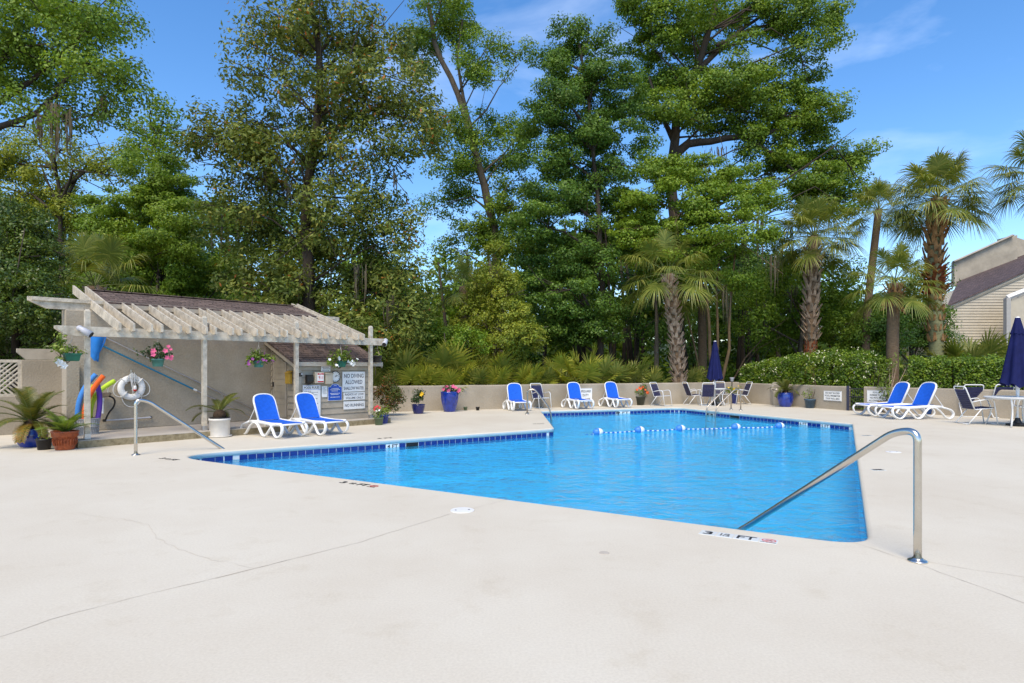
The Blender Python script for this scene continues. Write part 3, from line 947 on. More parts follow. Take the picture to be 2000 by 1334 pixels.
for i, pr in enumerate(UR):
    for u in pr:
        ve = 3.35 if i in (0, len(UR) - 1) else 1.70
        zb = lambda v: ztop(v) - 0.20
        poly = [(-0.33, ztop(-0.33)), (ve, ztop(ve)), (ve, zb(ve)), (-0.22, zb(-0.22)), (-0.33, zb(-0.33) + 0.05)]
        du = random.uniform(-.006, .006)
        MB().prism(poly, 'x', u + du - 0.021, u + du + 0.021).build('rafter', M['paint_wood'], per)

# small storage closet with lap siding and lean-to roof
clo = thing('storage_closet', 'small tan lap-sided storage closet with lean-to shingle roof and plank door', 'closet', SO, SA)
CU0, CU1, CV = 4.76, 7.10, 0.24
def zc(v): return 1.70 + 0.405 * (v - 0.10)           # underside of the lean-to roof
MB().prism([(CV + 0.03, ZP), (1.72, ZP), (1.72, zc(1.72) - 0.02), (CV + 0.03, zc(CV + 0.03) - 0.02)], 'x', CU0 + 0.03, CU1 - 0.03).build('core', M['siding'], clo)
bh = 0.172
for k in range(9):
    z0 = ZP + 0.005 + k * bh
    z1 = min(z0 + bh + 0.012, zc(CV) - 0.16)
    if z1 - z0 < 0.05: break
    MB().prism([(CV + 0.028, z0), (CV - 0.012, z0), (CV + 0.018, z1), (CV + 0.028, z1)], 'x', CU0 + 0.09, CU1 - 0.09).build('siding_board', M['siding'], clo)
# left side, boards cut round the door
DV0, DV1, DZ = 0.86, 1.60, 1.86
for k in range(12):
    z0 = ZP + 0.005 + k * bh
    for v0, v1 in ((CV + 0.09, DV0 - 0.06), (DV1 + 0.06, 1.74)):
        zt = zc((v0 + v1) / 2) - 0.10
        z1 = min(z0 + bh + 0.012, zt)
        if z1 - z0 < 0.04: continue
        MB().prism([(CU0 + 0.028, z0), (CU0 - 0.012, z0), (CU0 + 0.018, z1), (CU0 + 0.028, z1)], 'y', v0, v1).build('siding_board', M['siding'], clo)
dr = MB().prism([(DV0, ZP + .03), (DV1, ZP + .03), (DV1, DZ + .16), (DV0, DZ - .15)], 'x', CU0 + 0.008, CU0 + 0.03).build('door', M['siding'], clo)
for k in range(10):
    z0 = ZP + 0.10 + k * bh
    zt = DZ - 0.14
    if z0 + 0.06 > zt: break
    MB().box((CU0 + 0.004, (DV0 + DV1) / 2, min(z0 + bh / 2, zt - 0.04)), (0.012, DV1 - DV0 - 0.14, bh - 0.014)).build('door_board', M['siding'], dr)
for v in (DV0 + 0.035, DV1 - 0.035):
    MB().box((CU0 - 0.002, v, (ZP + DZ) / 2 + 0.02), (0.022, 0.07, DZ - ZP - 0.10 + (0.2 if v > 1.2 else -0.1))).build('door_stile', M['trim_tan'], dr)
MB().box((CU0 - 0.02, DV1 - 0.04, 1.14), (0.03, 0.05, 0.13)).build('latch', M['black_plastic'], dr)
MB().tube([(CU0 - 0.03, DV1 - 0.03, 1.10), (CU0 - 0.05, DV1 + 0.03, 1.08), (CU0 - 0.03, DV1 + 0.08, 1.06)], 0.012, 6).build('hasp', M['old_steel'], dr)
for u, v in ((CU0 + 0.045, CV - 0.003), (CU1 - 0.045, CV - 0.003)):
    MB().box((u, v + 0.01, (ZP + 1.6) / 2), (0.092, 0.05, 1.6 - ZP)).build('corner_board', M['trim_tan'], clo)
MB().box((CU0 - 0.002, CV + 0.048, (ZP + 1.6) / 2), (0.046, 0.085, 1.6 - ZP)).build('corner_board', M['trim_tan'], clo)
MB().box(((CU0 + CU1) / 2, CV - 0.012, 1.588), (CU1 - CU0, 0.03, 0.10)).build('frieze_board', M['trim_tan'], clo)
rl = [(0.10, zc(0.10)), (1.76, zc(1.76)), (1.76, zc(1.76) + 0.05), (0.10, zc(0.10) + 0.05)]
rr = MB().prism(rl, 'x', CU0 - 0.20, CU1 + 0.26).build('roof', M['shingle'], clo)
for k in range(11):
    v0 = 0.095 + k * 0.15
    MB().prism([(v0, zc(v0) + 0.054), (v0 + 0.153, zc(v0 + 0.153) + 0.052), (v0 + 0.153, zc(v0 + 0.153) + 0.056), (v0, zc(v0) + 0.068)], 'x', CU0 - 0.212 + 0.003 * (k % 3), CU1 + 0.27 - 0.003 * (k % 2)).build('shingle_course', M['shingle'], rr)
MB().box(((CU0 + CU1) / 2 + 0.03, 0.085, 1.70), (CU1 - CU0 + 0.44, 0.024, 0.11)).build('eave_fascia', M['trim_tan'], clo)
for x in (CU0 - 0.18, CU1 + 0.24):
    MB().prism([(0.10, zc(.10) - 0.10), (1.74, zc(1.74) - 0.10), (1.74, zc(1.74) - .002), (0.10, zc(.10) - .002)], 'x', x - 0.012, x + 0.012).build('rake_board', M['trim_tan'], clo)

# ------------------------------------------------------------------ signs and boxes on the closet front (facing -y of the frame)
TF = (R(90), 0, 0)
def on_front(name, label, cat, u0, u1, z0, z1, material, th=0.012, grp='signs and boxes on the closet wall', off=0.0, bev=0.0):
    t = thing(name, label, cat, sh((u0 + u1) / 2, CV - 0.022 - off, (z0 + z1) / 2), SA, grp)
    MB().box((0, -th / 2, 0), (u1 - u0, th, z1 - z0), bev=bev).build('panel' if th < 0.03 else 'case', material, t)
    t['w'], t['h'], t['th'] = u1 - u0, z1 - z0, th
    return t
def put(t, body, w, h, x, z, m='sign_grey', th=0.012):
    return text(body, w, h, (x, -th - 0.0015, z), TF, M[m], t)
t = on_front('warning_sign', 'large white sign reading NO DIVING ALLOWED SHALLOW WATER', 'sign', 6.08, 6.82, 0.925, 1.49, M['sign_white'])
put(t, 'NO DIVING', 0.64, 0.115, 0, 0.165); put(t, 'ALLOWED', 0.56, 0.115, 0, -0.01); put(t, 'SHALLOW WATER', 0.66, 0.09, 0, -0.185)
t = on_front('warning_sign', 'white sign reading RADIOS AT LOW VOLUME ONLY', 'sign', 6.115, 6.82, 0.69, 0.905, M['sign_white'])
put(t, 'RADIOS AT LOW', 0.62, 0.062, 0, 0.05); put(t, 'VOLUME ONLY', 0.58, 0.062, 0, -0.05)
t = on_front('warning_sign', 'white sign reading NO RUNNING', 'sign', 6.115, 6.82, 0.43, 0.655, M['sign_white'])
put(t, 'NO RUNNING', 0.62, 0.085, 0, 0.0)
t = on_front('rules_sign', 'tall white board headed POOL RULES with many lines of small print', 'sign', 4.87, 5.41, 0.27, 1.14, M['sign_white'])
put(t, 'POOL RULES', 0.44, 0.062, 0, 0.365, 'sign_black')
for z in (0.42, 0.312):
    MB().box((0, -0.0135, z), (0.52, 0.003, 0.007)).build('rule_line', M['sign_blue'], t)
for x in (-0.262, 0.262):
    MB().box((x, -0.0135, 0), (0.006, 0.003, 0.86)).build('border', M['sign_grey'], t)
for k in range(20):
    w = random.uniform(0.26, 0.42) if k % 4 else 0.2
    m = MB()
    x = -0.22
    while x < -0.22 + w:
        q = random.uniform(0.02, 0.06)
        m.box((x + q / 2, -0.0135, 0.27 - k * 0.0335), (q, 0.002, 0.011))
        x += q + 0.010
    m.build('print_line', M['sign_grey'], t)
t = on_front('notice_sheet', 'small white paper notice between the rules board and the blue sign', 'notice', 5.44, 5.61, 0.80, 1.10, M['sign_white'], 0.004)
for k in range(7):
    MB().box((random.uniform(-.01, .01), -0.0055, 0.11 - k * 0.028), (random.uniform(.06, .12), 0.002, 0.007)).build('print_line', M['sign_grey'], t)
# blue sign with arched top
t = thing('hours_sign', 'blue sign with an arched top and white lettering under the clock', 'sign', sh(5.845, CV - 0.022, 0.925), SA, 'signs and boxes on the closet wall')
def arch(w, h, k):
    pts = [(-w / 2, -h / 2), (w / 2, -h / 2), (w / 2, h / 2 - 0.085)]
    for a in np.linspace(0, math.pi, 13):
        pts.append((k * math.cos(a) * w / 2 * 0.62, h / 2 - 0.075 + 0.075 * math.sin(a)))
    pts.append((-w / 2, h / 2 - 0.085))
    return pts
MB().prism(arch(0.44, 0.47, 1.0), 'y', -0.008, 0).build('border', M['sign_white'], t)
MB().prism(arch(0.415, 0.445, 1.0), 'y', -0.014, -0.0085).build('panel', M['sign_blue'], t)
for k, (w, z) in enumerate(((0.22, 0.105), (0.30, 0.07), (0.22, 0.035), (0.30, -0.03), (0.26, -0.062), (0.30, -0.135))):
    m = MB(); x = -w / 2
    while x < w / 2 - 0.02:
        q = random.uniform(0.02, 0.05)
        m.box((x + q / 2, -0.0155, z), (q, 0.002, 0.014)); x += q + 0.009
    m.build('print_line', M['sign_white'], t)
MB().tube([(-0.05, -0.015, 0.175), (0, -0.015, 0.188), (0.05, -0.015, 0.175)], 0.006, 5).build('scroll', M['sign_white'], t)
t = on_front('notice_sign', 'small white printed sign just under the closet eave', 'sign', 5.41, 5.69, 1.50, 1.645, M['sign_white'], off=0.02)
for k in range(3):
    m = MB(); x = -0.11 + 0.02 * (k == 1)
    while x < 0.10:
        q = random.uniform(0.015, 0.04)
        m.box((x + q / 2, -0.0135, 0.042 - 0.042 * k), (q, 0.002, 0.014)); x += q + 0.008
    m.build('print_line', M['sign_grey'], t)
# emergency phone box
t = on_front('emergency_phone_box', 'cream emergency phone box with a red 911 label', 'phone box', 5.18, 5.44, 1.185, 1.485, M['box_beige'], 0.13, bev=0.012)
MB().box((0.02, -0.132, 0.0), (0.19, 0.004, 0.26)).build('label', M['sign_white'], t)
MB().box((0.02, -0.135, 0.10), (0.18, 0.003, 0.045)).build('label_band', M['sign_red'], t)
MB().box((0.02, -0.135, -0.105), (0.18, 0.003, 0.035)).build('label_band', M['sign_red'], t)
text('911', 0.13, 0.10, (0.025, -0.1355, 0.0), TF, M['sign_red'], t)
text('CALL', 0.10, 0.028, (0.02, -0.138, 0.10), TF, M['sign_white'], t)
# plain beige box with sloping lid
t = thing('meter_box', 'plain beige metal box with a sloping lid left of the clock', 'box', sh(5.60, CV - 0.022, 1.32), SA, 'signs and boxes on the closet wall')
MB().prism([(0, -0.155), (-0.13, -0.155), (-0.13, 0.11), (0, 0.15)], 'x', -0.11, 0.11).build('case', M['box_beige'], t)
MB().prism([(0.0, 0.155), (-0.15, 0.112), (-0.15, 0.126), (0.0, 0.17)], 'x', -0.125, 0.125).build('lid', M['box_beige'], t)
# dark dispenser
t = thing('soap_dispenser', 'dark brown wall dispenser left of the phone box', 'dispenser', sh(5.05, CV - 0.022, 1.295), SA, 'signs and boxes on the closet wall')
MB().prism([(0, -0.12), (-0.07, -0.12), (-0.10, -0.05), (-0.10, 0.10), (-0.08, 0.12), (0, 0.12)], 'x', -0.09, 0.09).build('case', M['black_plastic'], t)
MB().box((0, -0.035, -0.135), (0.07, 0.05, 0.03)).build('spout', M['black_plastic'], t)
# clock
t = thing('wall_clock', 'round white wall clock with black rim on the closet', 'clock', sh(5.845, CV - 0.022, 1.355), SA)
m = MB(); m.lathe([(0.155, 0.0), (0.158, 0.03), (0.148, 0.045), (0.140, 0.03)], 32, cap=False)
o = m.build('rim', M['clock_black'], t, True); o.rotation_euler = TF
o = MB().lathe([(0.144, 0.0), (0.144, 0.022), (0.001, 0.022)], 32).build('dial', M['sign_white'], t); o.rotation_euler = TF
for k in range(12):
    a = k * math.pi / 6
    o = MB().box((0.115 * math.sin(a), -0.0235, 0.115 * math.cos(a)), (0.012, 0.002, 0.022)).build('numeral', M['sign_black'], t)
for a, l in ((R(40), 0.065), (R(235), 0.02), (R(70), 0.095)):
    MB().tube([(0, -0.026, 0), (l * math.sin(a), -0.026, l * math.cos(a))], 0.006, 5, flat=(1, .4)).build('hand', M['sign_black'], t)
# yellow box on the closet's left side (faces -x of the frame)
t = thing('literature_box', 'yellow lidded box on the closet side wall beside the door', 'box', sh(CU0 - 0.018, 0.62, 1.335), SA)
MB().box((-0.045, 0, -0.02), (0.09, 0.24, 0.28), bev=0.01).build('case', M['box_yellow'], t)
MB().prism([(0, 0.165), (-0.10, 0.115), (-0.10, 0.135), (0, 0.185)], 'y', -0.13, 0.13).build('lid', M['box_yellow'], t)
# small black camera on the third post
t = thing('post_sensor', 'small black sensor box on the third pergola post', 'sensor', sh(4.64, -0.04, 1.42), SA)
MB().box((0.03, -0.02, 0), (0.06, 0.08, 0.10), bev=0.01).build('case', M['black_plastic'], t)
o = MB().lathe([(0.018, 0), (0.018, 0.008), (0.001, 0.008)], 12).build('lens', M['grey_plastic'], t); o.location = (0.04, -0.058, 0.02); o.rotation_euler = (R(90), 0, 0)
# spot lights at the beam ends
for u, s, lb in ((-0.16, 1, 'grey spotlight at the left end of the pergola beam'), (7.30, -1, 'grey spotlight at the right end of the pergola beam')):
    t = thing('spotlight', lb, 'spotlight', sh(u, -0.11, 2.40), SA, 'spotlights on the pergola beam')
    o = MB().lathe([(0.055, 0), (0.06, 0.03), (0.03, 0.05)], 14).build('base', M['grey_plastic'], t, True); o.rotation_euler = (R(90), 0, 0)
    d = Vector((0.16 * s, -0.12, -0.13))
    MB().tube([(0, -0.03, 0.01), Vector((0, -0.07, 0.0)), d * 0.3 + Vector((0, -0.05, 0)), d + Vector((0, -0.05, 0))], [0.03, 0.04, 0.058, 0.072], 12).build('lamp_head', M['grey_plastic'], t, True)
    e = d + Vector((0, -0.05, 0))
    MB().tube([e, e + d.normalized() * 0.012], 0.06, 12).build('lens', M['black_plastic'], t)

# ------------------------------------------------------------------ life ring, poles, noodles, sink on the stucco wall (v = 1.76)
WV = 1.75
t = thing('life_ring', 'white life ring with coiled white rope on the stucco wall', 'life ring', sh(1.29, WV - 0.05, 1.13), SA)
m = MB()
ring = [(0.225 * math.cos(a), 0, 0.225 * math.sin(a)) for a in np.linspace(0, 2 * math.pi, 41)]
m.tube(ring, 0.075, 12, cap=False, flat=(1, 0.8))
m.build('ring', M['ring_white'], t, True)
for a in (45, 135, 225, 315):
    c = Vector((0.225 * math.cos(R(a)), 0, 0.225 * math.sin(R(a))))
    d = Vector((math.cos(R(a)), 0, math.sin(R(a))))
    tg = Vector((-d.z, 0, d.x))
    pts = [c + (d * math.cos(b) * 0.081 + Vector((0, 1, 0)) * math.sin(b) * 0.066) for b in np.linspace(0, 2 * math.pi, 15)]
    MB().tube(pts, 0.022, 6, cap=False, flat=(0.35, 1.2)).build('band', M['rope_white'], t)
for a0, a1, sg in ((135, 225, .16), (225, 315, .20), (315, 405, .16)):
    pts = []
    for k in range(13):
        q = R(a0 + (a1 - a0) * k / 12)
        r = 0.30 + sg * 0.55 * math.sin(math.pi * k / 12)
        pts.append((r * math.cos(q), -0.02, r * math.sin(q) - 0.05 * math.sin(math.pi * k / 12)))
    MB().tube(pts, 0.009, 6).build('grab_line', M['rope_white'], t)
m = MB()
for k in range(10):
    x0, x1 = random.uniform(-.16, .02), random.uniform(-.02, .16)
    m.tube(bez((x0, -0.06, 0.16 + random.uniform(-.05, .06)), (x0 * .5, -0.10, 0.36), (x1 * .5, -0.10, 0.40), (x1, -0.06, 0.14 + random.uniform(-.04, .06)), 12), 0.008, 5)
for k in range(4):
    x = random.uniform(-.05, .05)
    m.tube(bez((x, -0.09, 0.36), (x - .03, -0.1, 0.1), (x + .06, -0.1, -.05), (x + .02, -0.08, -0.05 - .05 * k), 10), 0.008, 5)
m.build('rope', M['rope_white'], t)
MB().lathe([(0.03, 0), (0.036, 0.03), (0.036, 0.09), (0.02, 0.12)], 12, (0.045, -0.10, -0.07)).build('rope_float', M['ring_white'], t, True)
MB().lathe([(0.022, 0), (0.038, 0.02), (0.038, 0.045), (0.03, 0.05)], 12, (0.045, -0.10, -0.085)).build('red_tip', M['sign_red'], t, True)
MB().lathe([(0.02, 0), (0.02, 0.05)], 8, (0, 0.02, 0.38)).build('hook', M['old_steel'], t)

t = thing('skimmer_net', 'blue leaf skimmer on a long blue pole hung slantwise on the wall', 'skimmer', sh(0, WV - 0.04, 0), SA)
pb = [(0.66, -0.02, 2.13), (2.68, -0.02, 1.06)]
MB().tube(pb, 0.020, 8).build('pole', M['pole_blue'], t)
MB().tube([(2.68, -0.02, 1.06), (2.76, -0.02, 1.02)], 0.024, 8).build('pole_collar', M['white_plastic'], t)
MB().tube([(2.76, -0.02, 1.02), (4.2, -0.02, 0.26)], 0.014, 8).build('inner_pole', M['aluminium'], t)
hoop = [(0.52, -0.03, 2.40), (0.76, -0.03, 2.36), (0.74, -0.03, 2.22), (0.62, -0.04, 1.95), (0.54, -0.04, 1.86), (0.44, -0.03, 1.98), (0.42, -0.03, 2.38)]
MB().tube(rounded(hoop + [hoop[0]], 0.06, 4), 0.016, 6).build('hoop', M['net_blue'], t)
m = MB()
n = 9
vs, fs = [], []
for i in range(n):
    a = i / (n - 1)
    for j in range(7):
        b = j / 6
        x = (0.43 + 0.02 * a) * (1 - b) + (0.75 - 0.13 * a) * b
        z = 2.38 - 0.5 * a + (-0.12 * math.sin(math.pi * b) * a)
        vs.append((x, -0.035 - 0.07 * math.sin(math.pi * b) * math.sin(math.pi * (0.2 + 0.6 * a)), z))
for i in range(n - 1):
    for j in range(6):
        fs.append((i * 7 + j, i * 7 + j + 1, (i + 1) * 7 + j + 1, (i + 1) * 7 + j))
m.add(vs, fs)
m.build('net_bag', M['net_blue'], t, True)
m = MB()
m.tube([(0.55, -0.06, 1.93), (0.57, -0.06, 1.82), (0.60, -0.05, 1.74)], [0.07, 0.05, 0.008], 8, flat=(1, .4))
m.build('net_tip', M['net_blue'], t, True)
t = thing('vacuum_pole', 'thin silver pole hung slantwise above the blue one', 'pole', sh(0, WV - 0.03, 0), SA)
MB().tube([(0.72, 0, 2.33), (2.45, 0, 1.42)], 0.014, 8).build('upper_pole', M['aluminium'], t)
MB().tube([(2.45, 0.0, 1.42), (4.25, 0.0, 0.48)], 0.018, 8).build('lower_pole', M['aluminium'], t)
for x in (1.22, 3.4):
    z = 2.33 - (x - 0.72) * 0.526
    MB().tube([(x, 0.03, z + 0.03), (x, -0.02, z + 0.02), (x, -0.03, z - 0.06)], 0.006, 5).build('hook', M['old_steel'], t)

# pool noodles standing in a perforated basket
bk = thing('noodle_basket', 'grey perforated basket holding the pool noodles', 'basket', sh(0.26, 1.12, ZP), SA)
m = MB()
for k in range(28):
    a = 2 * math.pi * k / 28
    for z in np.arange(0.02, 0.33, 0.04):
        pass
    m.tube([(0.21 * math.cos(a), 0.21 * math.sin(a), 0), (0.225 * math.cos(a + .16), 0.225 * math.sin(a + .16), 0.34)], 0.007, 4)
    m.tube([(0.21 * math.cos(a), 0.21 * math.sin(a), 0), (0.225 * math.cos(a - .16), 0.225 * math.sin(a - .16), 0.34)], 0.007, 4)
m.build('lattice', M['basket_grey'], bk)
MB().lathe([(0.20, 0.005), (0.214, 0.33)], 28, cap=False).build('liner', M['pot_white'], bk, True)
for z in (0.01, 0.17, 0.34):
    MB().tube([(0.222 * math.cos(a), 0.222 * math.sin(a), z) for a in np.linspace(0, 2 * math.pi, 29)], 0.010, 5, cap=False).build('hoop', M['basket_grey'], bk)
def noodle(nm, mt, lb, pts, r=0.052):
    o = MB().tube(bez(*[sh(*p) for p in pts], 22), r, 12).build('pool_noodle', M[mt], None, True)
    tag(o, lb, 'pool noodle', 'pool noodles in the basket')
noodle('b', 'noodle_blue', 'blue foam pool noodle bending out of the grey basket', [(0.12, 1.12, ZP + .05), (0.02, 1.12, 0.8), (0.15, 1.12, 1.15), (0.42, 1.10, 1.46)])
noodle('o', 'noodle_orange', 'orange foam pool noodle bending out of the grey basket', [(0.22, 1.05, ZP + .05), (0.14, 1.05, 0.75), (0.25, 1.02, 1.05), (0.54, 1.00, 1.43)])
noodle('y', 'noodle_yellow', 'yellow foam pool noodle upright in the grey basket', [(0.31, 1.14, ZP + .05), (0.27, 1.14, 0.7), (0.3, 1.2, 0.9), (0.42, 1.24, 1.22)])
noodle('p', 'noodle_purple', 'purple foam pool noodle bowed to the right in the basket', [(0.38, 1.10, ZP + .05), (0.50, 1.10, 0.6), (0.54, 1.12, 0.9), (0.45, 1.16, 1.28)])
noodle('g', 'noodle_green', 'lime green foam pool noodle leaning over the sink', [(0.34, 1.22, ZP + .35), (0.34, 1.25, 0.85), (0.45, 1.3, 1.08), (0.86, 1.42, 1.30)])

t = thing('wall_sink', 'small tan wall sink with white drain pipe and black hose', 'sink', sh(0.66, 1.52, 0), SA)
MB().lathe([(0.02, 0.92), (0.09, 0.935), (0.15, 0.97), (0.175, 1.03), (0.185, 1.035), (0.16, 1.03), (0.08, 0.96), (0.001, 0.955)], 22).build('basin', M['old_steel'], t, True)
MB().tube([(0, 0.02, 0.94), (0, 0.02, 0.56)], 0.022, 8).build('drain_pipe', M['white_plastic'], t)
MB().tube([(0, 0.02, 0.92), (0, 0.02, 0.84)], 0.032, 8).build('drain_collar', M['white_plastic'], t)
MB().tube(bez((0.12, 0.02, 0.95), (0.30, 0.0, 0.92), (0.26, 0.05, 0.70), (0.16, 0.08, 0.60), 10) + bez((0.16, 0.08, 0.60), (0.10, 0.10, 0.50), (0.10, 0.12, 0.42), (0.08, 0.14, 0.40), 8)[1:], 0.020, 8).build('hose', M['black_plastic'], t, True)
MB().tube([(0.08, 0.16, 0.385), (0.55, 0.17, 0.385), (1.05, 0.18, 0.40)], 0.018, 8).build('supply_pipe', M['grey_plastic'], t)
MB().box((0.07, 0.16, 0.385), (0.07, 0.06, 0.06), bev=.01).build('valve', M['black_plastic'], t)
MB().box((1.05, 0.19, 0.40), (0.05, 0.04, 0.06), bev=.01).build('shut_off', M['black_plastic'], t)
MB().tube([(0.12, 0.10, 1.03), (0.12, 0.10, 1.12), (0.08, 0.04, 1.14)], 0.014, 6).build('tap', M['steel'], t)

# ------------------------------------------------------------------ lattice fence and its cap beam at the far left
lf = thing('lattice_wall', 'stucco wall with framed white lattice window left of the shed', 'wall', sh(0, 3.95, 0), SA)
x0, x1 = -4.2, 0.75
zl0, zl1 = 0.92, 1.80
xr = -0.42                                         # right side of the lattice opening
MB().box(((x0 + x1) / 2, 0.1, zl0 / 2), (x1 - x0, 0.2, zl0), bev=.01).build('wall_base', M['stucco'], lf)
MB().box(((xr + x1) / 2, 0.1, (zl0 + zl1) / 2), (x1 - xr, 0.2, zl1 - zl0 - .004), bev=.01).build('pier', M['stucco'], lf)
MB().prism([(-0.50, 2.07), (0.62, 2.07), (0.62, 1.805), (-0.33, 1.805), (-0.50, 1.98)], 'y', 0.02, 0.14).build('cap_beam', M['trim_tan'], lf)
for z, h in ((zl0 + 0.03, 0.06), (zl1 - 0.035, 0.07)):
    MB().box(((x0 + xr) / 2, 0.06, z), (xr - x0, 0.06, h)).build('frame_rail', M['paint_wood'], lf)
for x in (xr - 0.03, xr - 1.5, xr - 2.9):
    MB().box((x, 0.06, (zl0 + zl1) / 2), (0.06, 0.058, zl1 - zl0 - .13)).build('frame_stile', M['paint_wood'], lf)
zz0, zz1 = zl0 + 0.055, zl1 - 0.065
hh = zz1 - zz0
for dirn, yy in ((1, 0.052), (-1, 0.068)):
    for k in range(-3, 14):
        xa = xr - 0.04 - 0.115 * k * 1.0
        a = Vector((xa - hh if dirn > 0 else xa, yy, zz0))
        b = Vector((xa if dirn > 0 else xa - hh, yy, zz1))
        # clip to the opening
        lo, hi = xr - 1.47, xr - 0.055
        def cut(p, q):
            p, q = p.copy(), q.copy()
            for lim, s in ((hi, 1), (lo, -1)):
                o1, o2 = (p.x - lim) * s > 0, (q.x - lim) * s > 0
                if o1 and o2: return None
                if o1: p = q + (p - q) * ((lim - q.x) / (p.x - q.x))
                if o2: q = p + (q - p) * ((lim - p.x) / (q.x - p.x))
            return p, q
        r_ = cut(a, b)
        if r_ is None or (r_[0] - r_[1]).length < 0.04: continue
        MB().tube([r_[0], r_[1]], 0.021, 4, flat=(1, 0.3)).build('lattice_slat', M['paint_wood'], lf)
# ================================================================== loungers, chairs, tables, umbrellas, rails
def make_lounger(label):
    """x = 0 at the foot end, x = 1.9 at the head; seat 0.35 high"""
    t = thing('sun_lounger', label, 'sun lounger', group='blue and white sun loungers')
    fl = (0.75, 1.25)
    for s in (-1, 1):
        y = 0.315 * s
        yo = 0.335 * s
        m = MB()
        loop = rounded([(0.26, y, 0.335), (0.05, y, 0.345), (-0.03, yo, 0.26), (0.02, yo, 0.10), (0.20, yo, 0.022), (0.30, yo, 0.06), (0.52, y, 0.33)], 0.11, 5)
        m.tube(loop, 0.034, 8, flat=fl)
        zig = rounded([(0.42, y, 0.33), (0.56, yo, 0.17), (0.72, yo, 0.022), (0.86, yo, 0.05), (1.06, yo, 0.30), (1.22, yo, 0.36), (1.42, yo, 0.26), (1.64, yo, 0.03), (1.78, yo, 0.022), (1.88, yo, 0.14), (1.80, yo, 0.26), (1.50, y, 0.345)], 0.12, 5)
        m.tube(zig, 0.034, 8, flat=fl)
        m.tube(rounded([(0.05, y, 0.345), (0.5, y, 0.33), (1.1, y, 0.365), (1.55, y, 0.345)], 0.2, 5), 0.036, 8, flat=(1.15, 0.75))
        m.build('side_frame', M['white_plastic'], t, True)
    for x, z in ((0.03, 0.335), (1.16, 0.35), (1.52, 0.33)):
        MB().tube([(x, -0.31, z), (x, 0.31, z)], 0.022, 8).build('crossbar', M['white_plastic'], t, True)
    # seat sling, slightly sagging
    vs, fs = [], []
    nx, ny = 14, 8
    for i in range(nx + 1):
        a = i / nx
        x = 0.06 + 1.10 * a
        zc_ = 0.372 - 0.02 * math.sin(math.pi * a) + 0.018 * a - (0.03 * (1 - a * 8) ** 2 if a < 0.125 else 0)
        for j in range(ny + 1):
            b = j / ny * 2 - 1
            vs.append((x, 0.285 * b, zc_ - 0.012 * (1 - b * b)))
    for i in range(nx):
        for j in range(ny):
            k = i * (ny + 1) + j
            fs.append((k, k + 1, k + ny + 2, k + ny + 1))
    MB().add(vs, fs).build('seat_sling', M['sling_blue'], t, True)
    # backrest: frame loop and sling, hinged at x = 1.14
    ang = R(64)
    ax, az = math.cos(ang), math.sin(ang)
    def bp(s_, y, n_=0.0):
        return Vector((1.12 + ax * s_ - az * n_, y, 0.375 + az * s_ + ax * n_))
    w = 0.285
    out = [bp(0.0, -w), bp(0.54, -w - .005), bp(0.66, -w + 0.03), bp(0.715, -w + 0.13), bp(0.73, 0), bp(0.715, w - 0.13), bp(0.66, w - 0.03), bp(0.54, w + .005), bp(0.0, w)]
    bf = MB().tube(rounded(out, 0.06, 4), 0.030, 8, flat=(1, 0.8)).build('backrest_frame', M['white_plastic'], t, True)
    for s in (-1, 1):
        MB().box(bp(0.0, s * (w + 0.02)), (0.09, 0.05, 0.075), bev=0.015).build('hinge', M['white_plastic'], bf)
    vs, fs = [], []
    n = 12
    for i in range(n + 1):
        a = i / n
        s_ = 0.01 + 0.70 * a
        hw = w - 0.012 if s_ < 0.54 else w - 0.012 - 0.15 * ((s_ - 0.54) / 0.18) ** 2.6
        for j in range(9):
            b = j / 8 * 2 - 1
            vs.append(bp(s_, hw * b, 0.022 - 0.030 * (1 - b * b) * math.sin(math.pi * min(1, a + 0.05))))
    for i in range(n):
        for j in range(8):
            k = i * 9 + j
            fs.append((k, k + 1, k + 10, k + 9))
    MB().add(vs, fs).build('backrest_sling', M['sling_blue'], t, True)
    m = MB()
    for s in (-1, 1):
        m.tube([bp(0.42, s * 0.24, -0.02), Vector((1.62, s * 0.27, 0.33))], 0.012, 6)
    m.tube([Vector((1.62, -0.27, 0.33)), Vector((1.62, 0.27, 0.33))], 0.012, 6)
    m.build('backrest_prop', M['white_plastic'], t)
    return t

def place(t, x, y, heading, sc=1.0):
    """heading: world angle of the local +x axis"""
    t.location = (x, y, 0)
    t.rotation_euler = (0, 0, heading)
    t.scale = (sc,) * 3

# foot-to-head axis points from the foot (x = 0) to the head
def lounge(first, label, rear_px, d, sc=1.0, lx=1.0):
    """rear_px: pixel of the near rear foot; d: unit vector from head to foot"""
    t = first if first is not None and not first.get('used') else copy_tree(LG0)
    t['used'] = 1
    t['label'] = label
    d = Vector(d).normalized()
    side = Vector((d.y, -d.x))
    if side.y > 0: side = -side              # the side nearer the camera
    p = gr(*rear_px).to_2d()
    foot = p + d * (1.70 * sc * lx) - side * (0.335 * sc)
    place(t, foot.x, foot.y, math.atan2(-d.y, -d.x), sc)
    t.scale.x *= lx
    return t
LG0 = make_lounger('x')
GAP = Vector
lounge(LG0, 'left one of two blue loungers before the small shed', (478, 849), (0.788, -0.616), 0.94)
lounge(None, 'right one of two blue loungers before the small shed, by the rules board', (560, 844), (0.788, -0.616), 0.94)
lounge(None, 'leftmost blue lounger of three by the far wall, next to the strap chair', (985, 799.5), (0.30, -0.95), 0.97, 0.74)
lounge(None, 'middle blue lounger of three by the far wall, before the white sign', (1100, 796.3), (0.40, -0.917), 0.98, 0.74)
lounge(None, 'rightmost blue lounger of three by the far wall, left of the orange flowers', (1173, 793.8), (0.42, -0.907), 0.98, 0.74)
